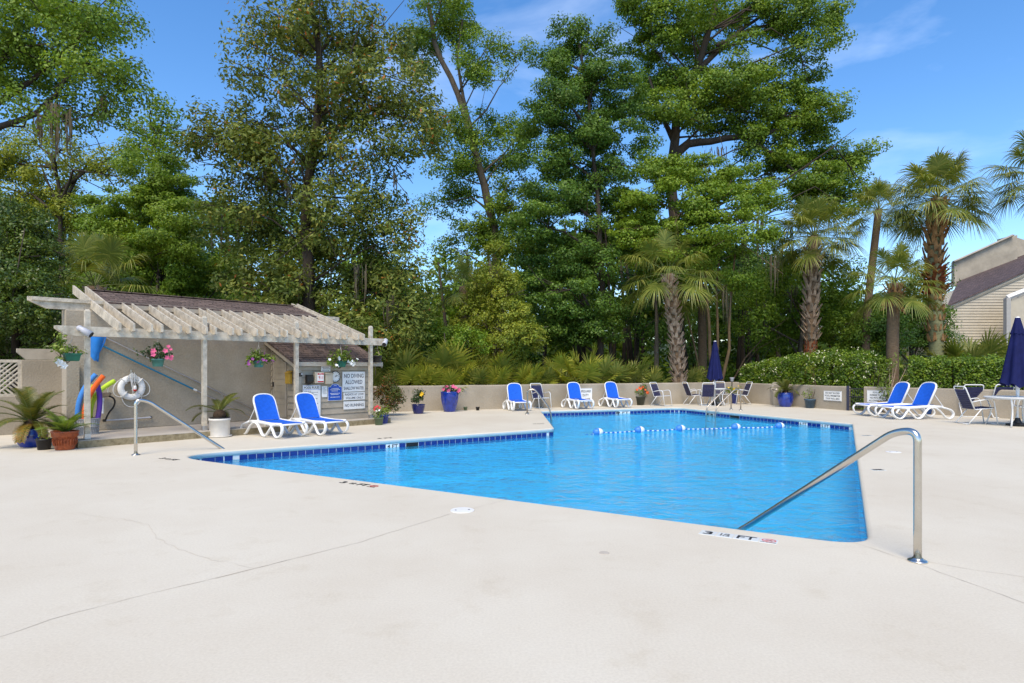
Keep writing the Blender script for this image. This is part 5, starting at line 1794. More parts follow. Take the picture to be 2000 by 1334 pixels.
def sago_on(t, z, Ln, seed, nfr=16, drop=0, trunk_h=0.22, tr=0.10, yel=0.0, only=None):
    rg = np.random.default_rng(abs(int(seed)))
    MB().lathe([(tr * 0.9, z - 0.02), (tr * 1.15, z + trunk_h * 0.4), (tr, z + trunk_h), (tr * 0.4, z + trunk_h + 0.06)], 14).build('caudex', M['sago_trunk'], t, True)
    for k in range(nfr):
        f_ = (k + 0.5) / nfr
        el = R(78 - 75 * f_)
        ke = round(math.degrees(el) / 12) * 12
        key = ('sago', ke, k % 2, round(Ln, 2), yel)
        if key not in _fr:
            m, Q, T = sago_frond(R(ke), Ln, 50 + ke + k % 2, 1.0 + 0.5 * (ke < 40), lw=0.011)
            o = quads_mesh('frond', Q, M['sago_leaf'], None, np.clip(T + yel, 0, 1)); s = m.build('rachis', M['petiole'])
            _fr[key] = (o.data, s.data)
            bpy.data.objects.remove(o); bpy.data.objects.remove(s)
        az = k * 2.39996 + rg.normal() * 0.15
        if only is not None: az = only[k % len(only)] + rg.normal() * 0.12
        o = link('frond', _fr[key][0], None, t)
        o.location = (0.02 * math.cos(az), 0.02 * math.sin(az), z + trunk_h)
        o.rotation_euler = (rg.normal() * .1, 0, az)
        s_ = rg.uniform(0.82, 1.1); o.scale = (s_,) * 3
        link('rachis', _fr[key][1], None, o)
    for k in range(drop):
        az = rg.uniform(0, 6.28)
        key = ('sagod', k % 2, round(Ln, 2))
        if key not in _fr:
            m, Q, T = sago_frond(R(5), Ln * 0.75, 90 + k, 1.9)
            o = quads_mesh('frond', Q, M['sago_leaf'], None, np.clip(T + 0.42, 0, 1)); s = m.build('rachis', M['dead_frond'])
            _fr[key] = (o.data, s.data)
            bpy.data.objects.remove(o); bpy.data.objects.remove(s)
        o = link('frond', _fr[key][0], None, t)
        o.location = (0, 0, z + trunk_h * 0.8)
        o.rotation_euler = (0, 0, az if k > 1 else (-0.5 if k == 0 else -1.4))
        link('rachis', _fr[key][1], None, o)

# bushy potted foliage: leaves in a lobe set plus flowers
def bush_part(t, lobes, leaf, cover, leafm, seed, aspect=0.5, name='foliage', twig=0.06, shell=0.3, stems=True, flat=0.9):
    rg = np.random.default_rng(abs(int(seed)))
    B = [(np.array(c), r, 1.0) for c, r in lobes]
    C, N_, T = crown_points(B, leaf, cover, rg, twig, shell, flat)
    n = len(C)
    ln = leaf * (0.7 + 0.6 * rg.random(n))
    quads_mesh(name, leaf_quads(C, N_, ln, ln * aspect, rg), M[leafm], t, T)
    if stems:
        m = MB()
        zb = min(c[2] - r[2] for c, r in lobes)
        c0 = lobes[0][0]
        for c, r in lobes:
            for k in range(3):
                m.tube([(c0[0], c0[1], zb - 0.02), (c[0] * .6 + c0[0] * .4, c[1] * .6 + c0[1] * .4, (zb + c[2]) / 2), tuple(np.array(c) + rg.normal(size=3) * np.array(r) * .5)], [0.010, 0.007, 0.003], 5)
        m.build('stems', M['bark_grey'], t)
def flowers(t, pts, r, matn, seed, name='flower', petals=5):
    rg = np.random.default_rng(abs(int(seed)))
    for p in pts:
        m = MB()
        ax = Vector((rg.normal() * .5, -1 + rg.normal() * .3, rg.normal() * .5 + .3)).normalized()
        a = ax.orthogonal().normalized()
        b = ax.cross(a)
        rr_ = r * rg.uniform(.8, 1.2)
        ph = rg.uniform(0, 6)
        for k in range(petals):
            th = ph + 2 * math.pi * k / petals
            d = a * math.cos(th) + b * math.sin(th)
            e = a * -math.sin(th) + b * math.cos(th)
            m.add([(0, 0, 0), d * rr_ * .55 + e * rr_ * .38 + ax * rr_ * .25, d * rr_ + ax * rr_ * .2, d * rr_ * .55 - e * rr_ * .38 + ax * rr_ * .25], [(0, 1, 2, 3)])
        o = m.build(name, M[matn], t, fix=False)
        o.location = p
def pot_body(t, prof, matn, rim=None, n=28, sq=0.0, soil=None, name='pot'):
    o = MB().lathe(prof, n, cap=True, sq=sq).build(name, M[matn], t, sq == 0)
    zr_, rr_ = soil if soil else (prof[-1][1] - 0.03, prof[-1][0] * 0.9)
    MB().lathe([(rr_, zr_ - 0.01), (rr_ * 0.9, zr_), (0.001, zr_ + 0.01)], 20).build('soil', M['soil'], t)
    return o
# ================================================================== potted plants
def pot(name, label, cat, loc, prof, matn, group='potted plants on the deck', n=28, sq=0.0, rz=0.0, sc=1.0):
    """the last ring of prof is the inside edge at soil level"""
    t = thing(name, label, cat, loc, rz, group, sc)
    o = MB().lathe(prof, n, sq=sq).build('pot', M[matn], t, sq == 0)
    r_, z_ = prof[-1]
    MB().lathe([(r_ * 0.985, z_ - 0.01), (r_ * 0.9, z_ + 0.006), (0.001, z_ + 0.016)], 18, sq=sq).build('soil', M['soil'], t)
    return t
def bulge(r0, rm, r1, h, soil=0.05):
    return [(r0, 0), (r0 * 1.04, 0.012), (r0 + (rm - r0) * .75, h * .3), (rm, h * .58), (rm * .985, h * .8), (r1, h * .94), (r1 * 1.03, h), (r1 * .93, h), (r1 * .9, h - soil)]
def taper(r0, r1, h, rim=0.03, soil=0.04):
    return [(r0, 0), (r1 * 0.97, h - rim), (r1 * 1.06, h - rim), (r1 * 1.06, h), (r1 * .96, h), (r1 * .93, h - soil)]

p = gr(62, 872)
t = pot('potted_sago', 'large sago palm in a round blue glazed pot left of the pergola', 'potted plant', p, bulge(0.19, 0.27, 0.235, 0.37), 'pot_blue')
sago_on(t, 0.34, 0.86, 11, 22, 4, 0.16, 0.13, 0.10)
p = gr(86, 878)
t = pot('nursery_pot', 'small black plastic pot between the blue and terracotta pots', 'pot', p, taper(0.105, 0.135, 0.215, 0.03), 'pot_black')
bush_part(t, [((0, 0, 0.24), (0.05, 0.05, 0.05))], 0.05, 2.0, 'leaf_pot', 12, stems=False)
p = gr(127, 878)
t = pot('potted_fern', 'feathery green plant in a patterned terracotta pot by the first post', 'potted plant', p, [(0.155, 0), (0.165, 0.02), (0.205, 0.26), (0.222, 0.265), (0.225, 0.335), (0.235, 0.34), (0.235, 0.37), (0.205, 0.37), (0.20, 0.33)], 'pot_terracotta')
m = MB()
for k in range(26):                                     # moulded relief round the pot
    a = 2 * math.pi * k / 26
    m.tube(bez((0.176 * math.cos(a), 0.176 * math.sin(a), 0.09), (0.20 * math.cos(a + .1), 0.20 * math.sin(a + .1), 0.12), (0.20 * math.cos(a - .12), 0.20 * math.sin(a - .12), 0.17), (0.202 * math.cos(a + .06), 0.202 * math.sin(a + .06), 0.22), 6), 0.008, 5)
m.build('relief', M['pot_terracotta'], t)
for k in range(22):
    az = k * 2.4
    el = R(80 - 5.0 * k)
    key = ('fern', k % 4)
    if key not in _fr:
        mm, Q, T = sago_frond(R(72 - 14 * (k % 4)), 0.62, 60 + k, 0.9, 40, 0.009)
        T = np.clip(T * 0.8 + .15, 0, 1)
        o = quads_mesh('frond', Q, M['leaf_pot'], None, T); s = mm.build('rachis', M['petiole'])
        _fr[key] = (o.data, s.data); bpy.data.objects.remove(o); bpy.data.objects.remove(s)
    o = link('frond', _fr[key][0], None, t); o.location = (0, 0, 0.33); o.rotation_euler = (0, 0, az); o.scale = (random.uniform(.7, 1.05),) * 3
    link('rachis', _fr[key][1], None, o)
p = gr(429, 853)
t = pot('potted_sago', 'sago palm in a tall white pot with saucer before the pergola', 'potted plant', p, [(0.215, 0.035), (0.222, 0.05), (0.222, 0.38), (0.236, 0.385), (0.236, 0.43), (0.21, 0.43), (0.205, 0.39)], 'pot_white')
MB().lathe([(0.22, 0.0), (0.255, 0.01), (0.27, 0.035), (0.25, 0.036)], 28).build('saucer', M['pot_white'], t, True)
MB().lathe([(0.20, 0.40), (0.215, 0.435), (0.22, 0.455), (0.19, 0.45)], 24).build('inner_pot', M['pot_black'], t, True)
sago_on(t, 0.43, 0.66, 13, 9, 0, 0.14, 0.13, 0.08, only=[0.2, 0.7, 1.2, 2.2, 2.9, 3.5, 0.35, 3.2, 1.8])
p = gr(817, 808)
t = pot('potted_hibiscus', 'yellow hibiscus in a round navy pot by the wall', 'potted plant', p, [(0.16, 0), (0.165, 0.02), (0.20, 0.12), (0.225, 0.26), (0.225, 0.29), (0.24, 0.30), (0.24, 0.33), (0.215, 0.33), (0.21, 0.29)], 'pot_navy')
bush_part(t, [((-0.06, 0, 0.53), (0.20, 0.2, 0.15)), ((0.10, 0, 0.62), (0.17, 0.17, 0.17)), ((0.0, 0, 0.74), (0.14, 0.14, 0.10)), ((-0.16, 0, 0.48), (0.12, .12, .10))], 0.075, 2.2, 'leaf_pot_dark', 21)
flowers(t, [(0.16, -0.17, 0.70), (0.13, -0.17, 0.67)], 0.085, 'flower_yellow', 5)
p = gr(878, 804)
t = pot('tall_planter', 'tall blue square tapered planter with pink geraniums', 'potted plant', p, [(0.21, 0), (0.22, 0.02), (0.30, 0.30), (0.335, 0.48), (0.345, 0.70), (0.345, 0.73), (0.31, 0.73), (0.30, 0.69)], 'pot_blue', n=8, sq=0.0, rz=R(8))
bush_part(t, [((-0.1, 0, 0.80), (0.18, 0.2, 0.10)), ((0.16, 0, 0.80), (0.18, 0.2, 0.11)), ((0.0, 0, 0.88), (0.15, 0.15, 0.08)), ((0.30, -.05, 0.76), (0.10, 0.12, 0.08))], 0.07, 2.0, 'leaf_pot_dark', 22)
flowers(t, [(-0.16, -0.2, 0.93), (-0.10, -.18, 0.91), (0.12, -0.2, 0.92), (0.16, -.18, 0.89), (-0.23, -0.24, 0.83), (-0.03, -0.25, 0.80), (0.34, -0.15, 0.80), (0.31, -0.18, 0.76), (-0.06, -.26, .77), (0.22, -.22, .86)], 0.07, 'flower_pink', 6)
for px, lb, mm in ((909, 'small olive clay pot by the wall right of the blue planter', 'pot_sage'), (933, 'small black pot by the wall, second right of the blue planter', 'pot_black')):
    p = gr(px, 801.5)
    t = pot('small_pot', lb, 'pot', p, taper(0.055, 0.075, 0.13, 0.02, 0.03), mm, 'small pots by the wall')
# pots at the right end of the platform
p = gr(740, 830)
t = pot('potted_flowers', 'red and white flowers in a sage green pot at the platform end', 'potted plant', p, taper(0.10, 0.125, 0.21, 0.03), 'pot_sage')
bush_part(t, [((0, 0, 0.33), (0.13, 0.13, 0.12)), ((-0.05, 0, 0.45), (0.10, 0.10, 0.08))], 0.055, 2.2, 'leaf_pot', 23)
flowers(t, [(-0.07, -0.1, 0.50), (-0.02, -.11, 0.52), (0.03, -0.1, 0.49), (-0.09, -.1, 0.45)], 0.05, 'flower_red', 7)
flowers(t, [(-0.03, -0.13, 0.40), (0.04, -.13, 0.42)], 0.04, 'flower_white', 8)
p = gr(750, 827)
t = pot('potted_herb', 'leafy plant in a bright blue pot behind the sage pot', 'potted plant', p, taper(0.10, 0.14, 0.24, 0.03), 'pot_blue')
bush_part(t, [((0.03, 0, 0.36), (0.14, 0.13, 0.12))], 0.06, 2.2, 'leaf_pot', 24)
# shrub at the corner of the closet
t = thing('corner_shrub', 'rusty green shrub growing between the closet and the wall', 'shrub', (-4.25, 20.6, 0), 0)
bush_part(t, [((-0.1, 0, 0.70), (0.40, 0.35, 0.45)), ((0.25, -0.1, 0.50), (0.40, 0.3, 0.40)), ((0.10, 0, 1.0), (0.30, 0.3, 0.25)), ((0.45, -.1, 0.75), (0.25, 0.25, 0.25))], 0.07, 2.2, 'leaf_rust', 25, twig=0.10)
# orange flowers by the far wall
p = gr(1249, 791)
t = pot('potted_lantana', 'orange flowering bush in a dark olive pot by the far wall', 'potted plant', p, taper(0.19, 0.245, 0.38, 0.05), 'pot_olive')
bush_part(t, [((0, 0, 0.56), (0.27, 0.25, 0.20)), ((0.1, 0, 0.70), (0.2, 0.2, 0.14)), ((-0.18, 0, 0.62), (0.18, 0.18, 0.14))], 0.075, 2.2, 'leaf_pot', 26)
flowers(t, [(-0.33, -0.12, 0.62), (-0.28, -0.15, 0.58), (-0.04, -0.22, 0.74), (0.0, -.22, 0.70), (0.10, -0.2, 0.78), (0.30, -0.14, 0.56), (0.33, -.1, 0.52), (0.2, -.2, 0.66), (-0.15, -.22, .66)], 0.065, 'flower_orange', 9)
# blue pot with sago, pedestal, slate pot
p = gr(1516, 791)
t = thing('drinking_fountain', 'pale stucco drinking fountain with a rounded top behind the blue pot', 'fountain', p, 0)
MB().box((0, 0, 0.31), (0.36, 0.32, 0.62), bev=.02).build('pedestal', M['stucco_pale'], t)
MB().prism([(-0.19, 0.62), (0.19, 0.62)] + [(0.19 * math.cos(a), 0.70 + 0.27 * math.sin(a)) for a in np.linspace(0, math.pi, 13)], 'y', 0.04, 0.17).build('arched_back', M['stucco_pale'], t)
MB().lathe([(0.08, 0.62), (0.15, 0.66), (0.17, 0.69), (0.13, 0.68), (0.02, 0.65)], 18).build('bowl', M['steel'], t, True)
p = gr(1534, 794.5)
t = pot('potted_sago', 'sago palm in a round blue pot by the wall left of the gate', 'potted plant', p, bulge(0.20, 0.31, 0.285, 0.58, 0.05), 'pot_blue')
sago_on(t, 0.54, 0.72, 15, 15, 0, 0.10, 0.11, 0.0)
p = gr(1582, 797)
t = pot('potted_sapling', 'thin tall sapling with pale top leaves in a slate pot', 'potted plant', p, taper(0.15, 0.205, 0.36, 0.05), 'pot_slate')
m = MB(); m.tube(bez((0.02, 0, 0.32), (0.25, 0, 0.55), (0.26, 0, 1.0), (0.10, 0, 1.62), 12), [0.014 - 0.0007 * k for k in range(13)], 6); m.tube([(0, 0, .32), (-.05, 0, .6), (-0.02, 0, .85)], [.01, .008, .004], 5); m.build('stem', M['bark_grey'], t, True)
bush_part(t, [((-0.08, 0, 0.50), (0.16, 0.14, 0.16)), ((0.0, 0, 0.72), (0.09, 0.1, 0.14))], 0.13, 1.3, 'leaf_pot', 27, 0.25, stems=False)
bush_part(t, [((0.08, 0, 1.52), (0.22, 0.15, 0.08)), ((0.10, 0, 1.66), (0.12, 0.1, 0.10))], 0.11, 1.4, 'leaf_lime', 28, 0.3, 'top_leaves', stems=False)
# oleander in a wide bowl by the gate
p = gr(1739, 806)
t = pot('potted_oleander', 'bushy oleander with bare grey twigs in a wide tan bowl right of the gate', 'potted plant', p, [(0.20, 0), (0.24, 0.05), (0.30, 0.30), (0.40, 0.38), (0.41, 0.41), (0.38, 0.41), (0.36, 0.37)], 'platform_edge_pot')
bush_part(t, [((-0.05, 0, 0.75), (0.40, 0.3, 0.30)), ((0.2, 0, 0.6), (0.35, 0.3, 0.25)), ((-0.15, 0, 1.25), (0.35, 0.3, 0.3)), ((-0.25, 0, 1.7), (0.35, 0.25, 0.22)), ((0.15, 0, 1.85), (0.25, 0.2, 0.18)), ((-0.38, 0, 1.05), (0.2, .2, .25))], 0.16, 1.15, 'leaf_pot', 29, 0.22, twig=0.12)
m = MB()
for e in ((0.55, 0, 1.55), (0.30, 0.1, 1.75), (0.10, 0, 1.6), (0.62, -.1, 1.2), (-.05, 0, 1.75)):
    m.tube([(0.05, 0, 0.4), (e[0] * .4, e[1], 0.9), e], [.022, .016, .006], 6)
m.build('bare_twigs', M['palm_boot'], t)
p = gr(1815, 809)
t = pot('potted_ginger', 'small leafy plant in a ribbed blue pot behind the right lounger', 'potted plant', p, taper(0.17, 0.21, 0.34, 0.04), 'pot_teal_blue')
bush_part(t, [((-0.05, 0, 0.55), (0.22, 0.2, 0.16)), ((0.0, 0, 0.80), (0.12, 0.12, 0.22))], 0.16, 1.2, 'leaf_pot', 31, 0.28)
p = Vector((9.75, 26.9, 0))
t = pot('potted_marigold', 'yellow flowers in a narrow blue pot behind the far table', 'potted plant', p, taper(0.10, 0.14, 0.46, 0.03), 'pot_blue')
bush_part(t, [((-0.1, 0, 0.60), (0.24, 0.2, 0.16)), ((-0.3, 0, 0.66), (0.14, 0.12, 0.14))], 0.06, 2.0, 'leaf_pot', 32)
flowers(t, [(-0.32, -0.14, 0.72), (-0.1, -.2, 0.68), (0.05, -.18, 0.64), (.1, -.15, .8)], 0.055, 'flower_yellow', 12)
t = thing('torch_lamp', 'grey cup shaped lamp on a thin post by the far wall', 'lamp', (9.72, 27.15, 0))
MB().tube([(0, 0, 0), (0, 0, 1.0)], 0.022, 8).build('post', M['gate_black'], t)
MB().lathe([(0.04, 0.98), (0.06, 1.0), (0.085, 1.12), (0.10, 1.14), (0.10, 1.16), (0.07, 1.15)], 16).build('cup', M['grey_plastic'], t, True)

# ------------------------------------------------------------------ hanging baskets on the front beam
def basket(u, ztop_, w, h, matn, label, sq, lobes, leafm, fl, seed, v=-0.13, leaf=0.07, beam=2.26, n=20, aspect=.5):
    t = thing('hanging_basket', label, 'hanging basket', sh(u, v, ztop_ - h), SA, 'flower pots hung from the pergola beam')
    prof = [(w * .36, 0), (w * .39, 0.01), (w * .47, h - .03), (w * .5, h - .03), (w * .5, h), (w * .45, h), (w * .44, h - .03)]
    MB().lathe(prof, n, sq=sq).build('pot', M[matn], t, sq == 0)
    MB().lathe([(w * .43, h - .035), (0.001, h - .02)], 14).build('soil', M['soil'], t)
    m = MB()
    zt = beam - (ztop_ - h)
    for k in range(3):
        a = k * 2.1 + .4
        m.tube([(w * .48 * math.cos(a), w * .48 * math.sin(a), h), (0, 0, zt - 0.10)], 0.0035, 4)
    m.tube([(0, 0, zt - 0.10), (0, 0, zt - .03), (0, 0.05, zt)], 0.005, 5)
    m.build('hanger', M['old_steel'], t)
    bush_part(t, lobes, leaf, 2.1, leafm, seed, aspect, stems=True, twig=0.05)
    for mt, pts, r_ in fl:
        flowers(t, pts, r_, mt, seed + 3)
    return t
basket(-0.29, 1.895, 0.27, 0.155, 'pot_green', 'green square hanging pot with trailing pale leaves and a white flower, leftmost', 1.0,
       [((-0.16, 0, 0.20), (0.12, 0.12, 0.16)), ((-0.20, 0, 0.38), (0.10, 0.1, 0.12)), ((0.04, 0, 0.20), (0.10, .1, .10)), ((-0.22, 0, 0.02), (0.07, .07, .12)), ((0.12, 0, .18), (.08, .08, .06))], 'leaf_pot',
       [('flower_white', [(-0.20, -0.12, -0.06), (-0.16, -0.12, -0.09), (-0.24, -.12, -.03)], 0.075)], 41)
basket(1.27, 1.80, 0.26, 0.17, 'pot_teal', 'green hanging pot with pink mandevilla flowers', 0.0,
       [((-0.02, 0, 0.24), (0.16, 0.14, 0.12)), ((0.14, 0, 0.26), (0.13, .12, .11)), ((-0.15, 0, 0.30), (.12, .1, .08)), ((0.02, 0, .40), (.10, .1, .10)), ((-0.25, 0, .30), (.10, .06, .04))], 'leaf_pot_dark',
       [('flower_pink', [(0.10, -0.15, 0.34), (0.20, -.14, 0.38), (0.13, -.15, .20), (0.24, -.12, .22), (.22, -.13, .18), (-0.14, -.14, .26), (-.13, -.13, .34), (.17, -.12, .44)], 0.055)], 42)
basket(3.52, 1.775, 0.26, 0.16, 'pot_teal', 'green hanging pot with purple petunias by the closet', 0.0,
       [((-0.05, 0, 0.24), (0.22, 0.16, 0.12)), ((0.12, 0, 0.22), (0.20, .15, .12)), ((-0.02, 0, 0.36), (.16, .14, .10)), ((-0.24, 0, .16), (.10, .1, .10)), ((.28, 0, .2), (.10, .1, .1))], 'leaf_pot',
       [('flower_purple', [(-0.30, -0.12, 0.08), (-0.28, -.1, 0.14), (0.02, -.18, .18), (0.10, -.17, .16), (0.28, -.14, .15), (-.1, -.17, .14), (.05, -.18, .34), (-.22, -.14, .2)], 0.05)], 43)
basket(5.81, 1.785, 0.23, 0.165, 'pot_green', 'dark green hanging pot with white geraniums above the clock', 1.0,
       [((-0.05, 0, 0.26), (0.24, 0.16, 0.13)), ((0.16, 0, 0.22), (0.22, .15, .13)), ((0.02, 0, 0.42), (.17, .14, .13)), ((-0.34, 0, .16), (.12, .1, .10)), ((.34, 0, .2), (.12, .1, .1)), ((-.2, 0, .06), (.1, .1, .08))], 'leaf_pot',
       [('flower_white', [(0.20, -0.14, 0.14), (0.24, -.14, 0.10), (0.28, -.14, .16), (0.33, -.13, .09), (0.36, -.12, .13), (-0.16, -.15, .26), (-.14, -.15, .22), (-.22, -.14, .05), (-.17, -.14, .03), (.46, -.1, .22), (-.40, -.1, .2), (.30, -.14, .05), (.12, -.16, .16)], 0.045)], 44)
basket(7.10, 1.955, 0.29, 0.19, 'pot_black', 'dark hanging pot at the right end of the pergola beam', 0.0,
       [((0, 0, 0.22), (0.12, 0.12, 0.08)), ((0.06, 0, .3), (.08, .08, .06))], 'leaf_pot', [], 45, v=0.0)

# ------------------------------------------------------------------ signs on the low walls
def wall_sign(a, b, px, w, h, zc_, label, lines):
    d = (b - a).normalized()
    r_ = (px - 1000) / F
    s = (r_ * a.y - a.x) / (d.x - r_ * d.y)
    p = a + d * s
    ang = math.atan2(d.y, d.x)
    nn = Vector((d.y, -d.x)) * 0.012
    t = thing('wall_sign', label, 'sign', (p.x + nn.x, p.y + nn.y, zc_), ang, 'white signs on the low wall')
    MB().box((0, -0.008, 0), (w, 0.014, h)).build('panel', M['sign_white'], t)
    bd = MB()
    for z in (h / 2 - .012, -h / 2 + .012): bd.box((0, -0.0158, z), (w - .02, .001, .008))
    bd.build('border', M['sign_grey'], t)
    k = len(lines)
    for i, (tx, f_) in enumerate(lines):
        text(tx, w * f_, h / (k + .6) * 0.62, (0, -0.0168, h / 2 - h * (i + 0.8) / (k + .6)), TF, M['sign_black'], t)
wall_sign(WALL_A, WALL_B, 1139, 0.80, 0.58, 0.47, 'white sign reading NO LIFEGUARD ON DUTY partly behind a lounger', [('NO LIFEGUARD', .86), ('ON DUTY', .6), ('SWIM AT OWN RISK', .8)])
wall_sign(WALL_B, WALL_C, 1627, 0.80, 0.38, 0.52, 'white sign reading DO NOT EXCEED POOL PERIMETER left of the gate', [('DO NOT EXCEED', .8), ('POOL PERIMETER', .86), ('YOUR POOL AREA', .8)])
wall_sign(WALL_D, WALL_E, 1717, 0.80, 0.46, 0.55, 'white sign reading POOL HOURS SUNRISE TO SUNSET behind the oleander', [('POOL HOURS', .5), ('SUNRISE TO SUNSET', .76), ('NO PETS OR GLASS', .74), ('ALLOWED IN POOL', .84)])
# ================================================================== hedges
def hedge(label, line, w, h0, leafm, seed, leaf=0.085, flowers_n=0, top=None):
    """line: ground points along the middle of the hedge"""
    rg = np.random.default_rng(seed)
    base = line[0]
    t = thing('hedge', label, 'hedge', (base.x, base.y, 0), 0, 'clipped hedges behind the low wall')
    C, N_ = [], []
    segs = list(zip(line[:-1], line[1:]))
    tot = sum((b - a).length for a, b in segs)
    done = 0
    fl = []
    for a, b in segs:
        ln = (b - a).length
        d = (b - a).normalized()
        nn = Vector((d.y, -d.x))
        n = int(ln * 7000)
        s = rg.random(n)
        u = (done + s * ln) / tot
        hh_ = np.array([h0 * top(x) for x in u]) if top else np.full(n, h0)
        hh_ = hh_ * (1 + 0.025 * np.sin(u * 37) + 0.02 * rg.normal(size=n))
        th = rg.uniform(-0.15, math.pi + 0.15, n)
        # squarish section, points near the skin
        rr_ = 1 - np.abs(rg.normal(size=n)) * 0.10
        cx, cz = np.cos(th), np.sin(th)
        k = 1 / np.maximum(np.abs(cx), np.abs(cz)) ** 0.75
        lat = cx * k * rr_ * w / 2 * (1 + 0.06 * np.sin(u * 60 + th * 3))
        z = np.where(cz > 0, cz * k, 0) * rr_
        z = np.clip(z, 0, 1.05) * hh_
        z = np.where(rg.random(n) < 0.45, rg.random(n) * hh_ * 0.9, z)
        x = a.x + d.x * s * ln + nn.x * lat - base.x
        y = a.y + d.y * s * ln + nn.y * lat - base.y
        C.append(np.stack([x, y, z], 1))
        out = np.stack([nn.x * cx, nn.y * cx, cz], 1)
        N_.append(unit(out * 0.8 + rg.normal(size=(n, 3)) * 0.6 + np.array([0, 0, .35])))
        done += ln
    C, N_ = np.concatenate(C), np.concatenate(N_)
    n = len(C)
    ln_ = leaf * (0.7 + .6 * rg.random(n))
    T = np.clip(0.45 + 0.2 * rg.normal(size=n) + 0.25 * np.sin(C[:, 0] * 9) * np.sin(C[:, 2] * 8), 0, 1)
    quads_mesh('foliage', leaf_quads(C, N_, ln_, ln_ * .6, rg), M[leafm], t, T)
    if flowers_n:
        i = rg.choice(np.where((C[:, 2] > h0 * 0.45))[0], flowers_n)
        Q = []
        for j in range(3):
            c = C[i] + rg.normal(size=(flowers_n, 3)) * 0.035 + np.array([-0.02, -0.07, 0.03])
            ll = np.full(flowers_n, 0.068)
            Q.append(leaf_quads(c, unit(rg.normal(size=(flowers_n, 3)) + np.array([0, -1, 0.6])), ll, ll * .8, rg))
        o = quads_mesh('blossoms', np.concatenate(Q), M['flower_cream'], t)
        tag(o, kind='stuff')
    # woody middle so that no light leaks through
    m = MB()
    for a, b in segs:
        d = (b - a); nseg = max(1, int(d.length / 0.35))
        for k in range(nseg):
            p = a + d * (k + .5) / nseg
            for j in range(3):
                q = (p.x - base.x + rg.normal() * .1, p.y - base.y + rg.normal() * .1)
                m.tube([(q[0], q[1], 0), (q[0] + rg.normal() * .15, q[1] + rg.normal() * .15, h0 * .75)], [.03, .012], 5)
    m.build('stems', M['bark_dark'], t)
    return t
hedge('rounded flowering hedge with cream blossoms left of the gate', [at(1468, 0, 29.6).to_2d(), at(1560, 0, 27.5).to_2d(), at(1650, 0, 25.4).to_2d(), at(1722, 0, 24.2).to_2d()], 1.9, 2.22, 'leaf_hedge', 51, 0.085, 280, lambda u: 0.80 + 0.24 * math.sin(min(1.0, u * 1.35) * math.pi / 2) - 0.10 * max(0, u - 0.85) * 6)
hedge('long flat topped hedge behind the right loungers', [at(1778, 0, 23.4).to_2d(), at(1860, 0, 22.6).to_2d(), at(1960, 0, 21.8).to_2d(), at(2080, 0, 21.0).to_2d()], 1.5, 2.02, 'leaf_hedge', 52, 0.085, 22)

# ================================================================== palmettos behind the long wall
def wall_y(x): return WALL_A.y + (WALL_B.y - WALL_A.y) * (x - WALL_A.x) / (WALL_B.x - WALL_A.x)
pl_spots = []
rgp = np.random.default_rng(61)
k = 0
DESC = []
for px, dback, sz, mt, dead in (
    (752, 0.8, 1.25, 'frond_green', 0), (775, 1.6, 1.75, 'frond_green', 0), (800, 0.7, 1.25, 'frond_yellow', 1), (815, 2.0, 1.9, 'frond_yellow', 0),
    (835, 0.8, 1.2, 'frond_yellow', 1), (858, 1.7, 1.75, 'frond_green', 0), (880, 0.75, 1.3, 'frond_yellow', 0), (893, 1.9, 1.75, 'frond_yellow', 1),
    (922, 0.8, 1.25, 'frond_green', 1), (945, 1.8, 1.6, 'frond_yellow', 0), (962, 0.8, 1.2, 'frond_yellow', 1), (985, 1.5, 1.5, 'frond_green', 0),
    (1010, 0.8, 1.25, 'frond_yellow', 0), (1035, 0.8, 1.05, 'frond_yellow', 0), (1062, 1.2, 1.25, 'frond_green', 0), (1140, 0.9, 1.55, 'frond_yellow', 0),
    (1165, 1.4, 1.55, 'frond_green', 0), (1195, 1.0, 1.3, 'frond_green', 0), (1228, 1.3, 1.45, 'frond_green', 0), (1262, 1.0, 1.1, 'frond_green', 0), (1345, 1.5, 1.2, 'frond_green', 0)):
    r_ = (px - 1000) / F
    d = (WALL_B - WALL_A).normalized()
    s = (r_ * WALL_A.y - WALL_A.x) / (d.x - r_ * d.y)
    q = WALL_A + d * s
    dback += 0.45
    sz *= 1.22
    q = q * ((q.y + dback) / q.y)
    row = 'front row' if dback < 1.6 else 'back row'
    pl_spots.append((q, sz, mt, dead, row, px))
ordn = ['first', 'second', 'third', 'fourth', 'fifth', 'sixth', 'seventh', 'eighth', 'ninth', 'tenth', 'eleventh', 'twelfth', 'thirteenth', 'fourteenth']
cnt = {'front row': 0, 'back row': 0}
for i, (q, sz, mt, dead, row, px) in enumerate(pl_spots):
    cl = 'yellow green' if mt == 'frond_yellow' else 'dark green'
    lb = f'{cl} saw palmetto behind the low wall, {ordn[cnt[row]]} from the left in the {row}'
    cnt[row] += 1
    palmetto((q.x, q.y, 0.25), sz, 70 + i, lb, mt, 14, dead, lo=22)
# the one with hanging dead leaves
q = at(1098, 0, 27.0)
palmetto((q.x, q.y, 0.75), 1.45, 95, 'tall palmetto with pale dead leaves hanging behind the middle lounger', 'frond_yellow', 12, 7)
for px, Y, z, s, lb in ((1868, 25.6, 0.55, 2.05, 'left'), (1905, 25.9, 0.75, 2.1, 'middle'), (1945, 25.3, 0.5, 2.0, 'right')):
    q = at(px, 0, Y)
    palmetto((q.x, q.y, z), s, int(px), f'{lb} one of three big palmettos before the house above the hedge', 'frond_green', 15, 2, 'palmettos before the house')
q = at(1218, 0, 28.2)
palmetto((q.x, q.y, 0.1), 1.05, 97, 'bluish agave like palmetto near the leaning palm trunk', 'frond_green', 12, 0, hi=80, lo=20)

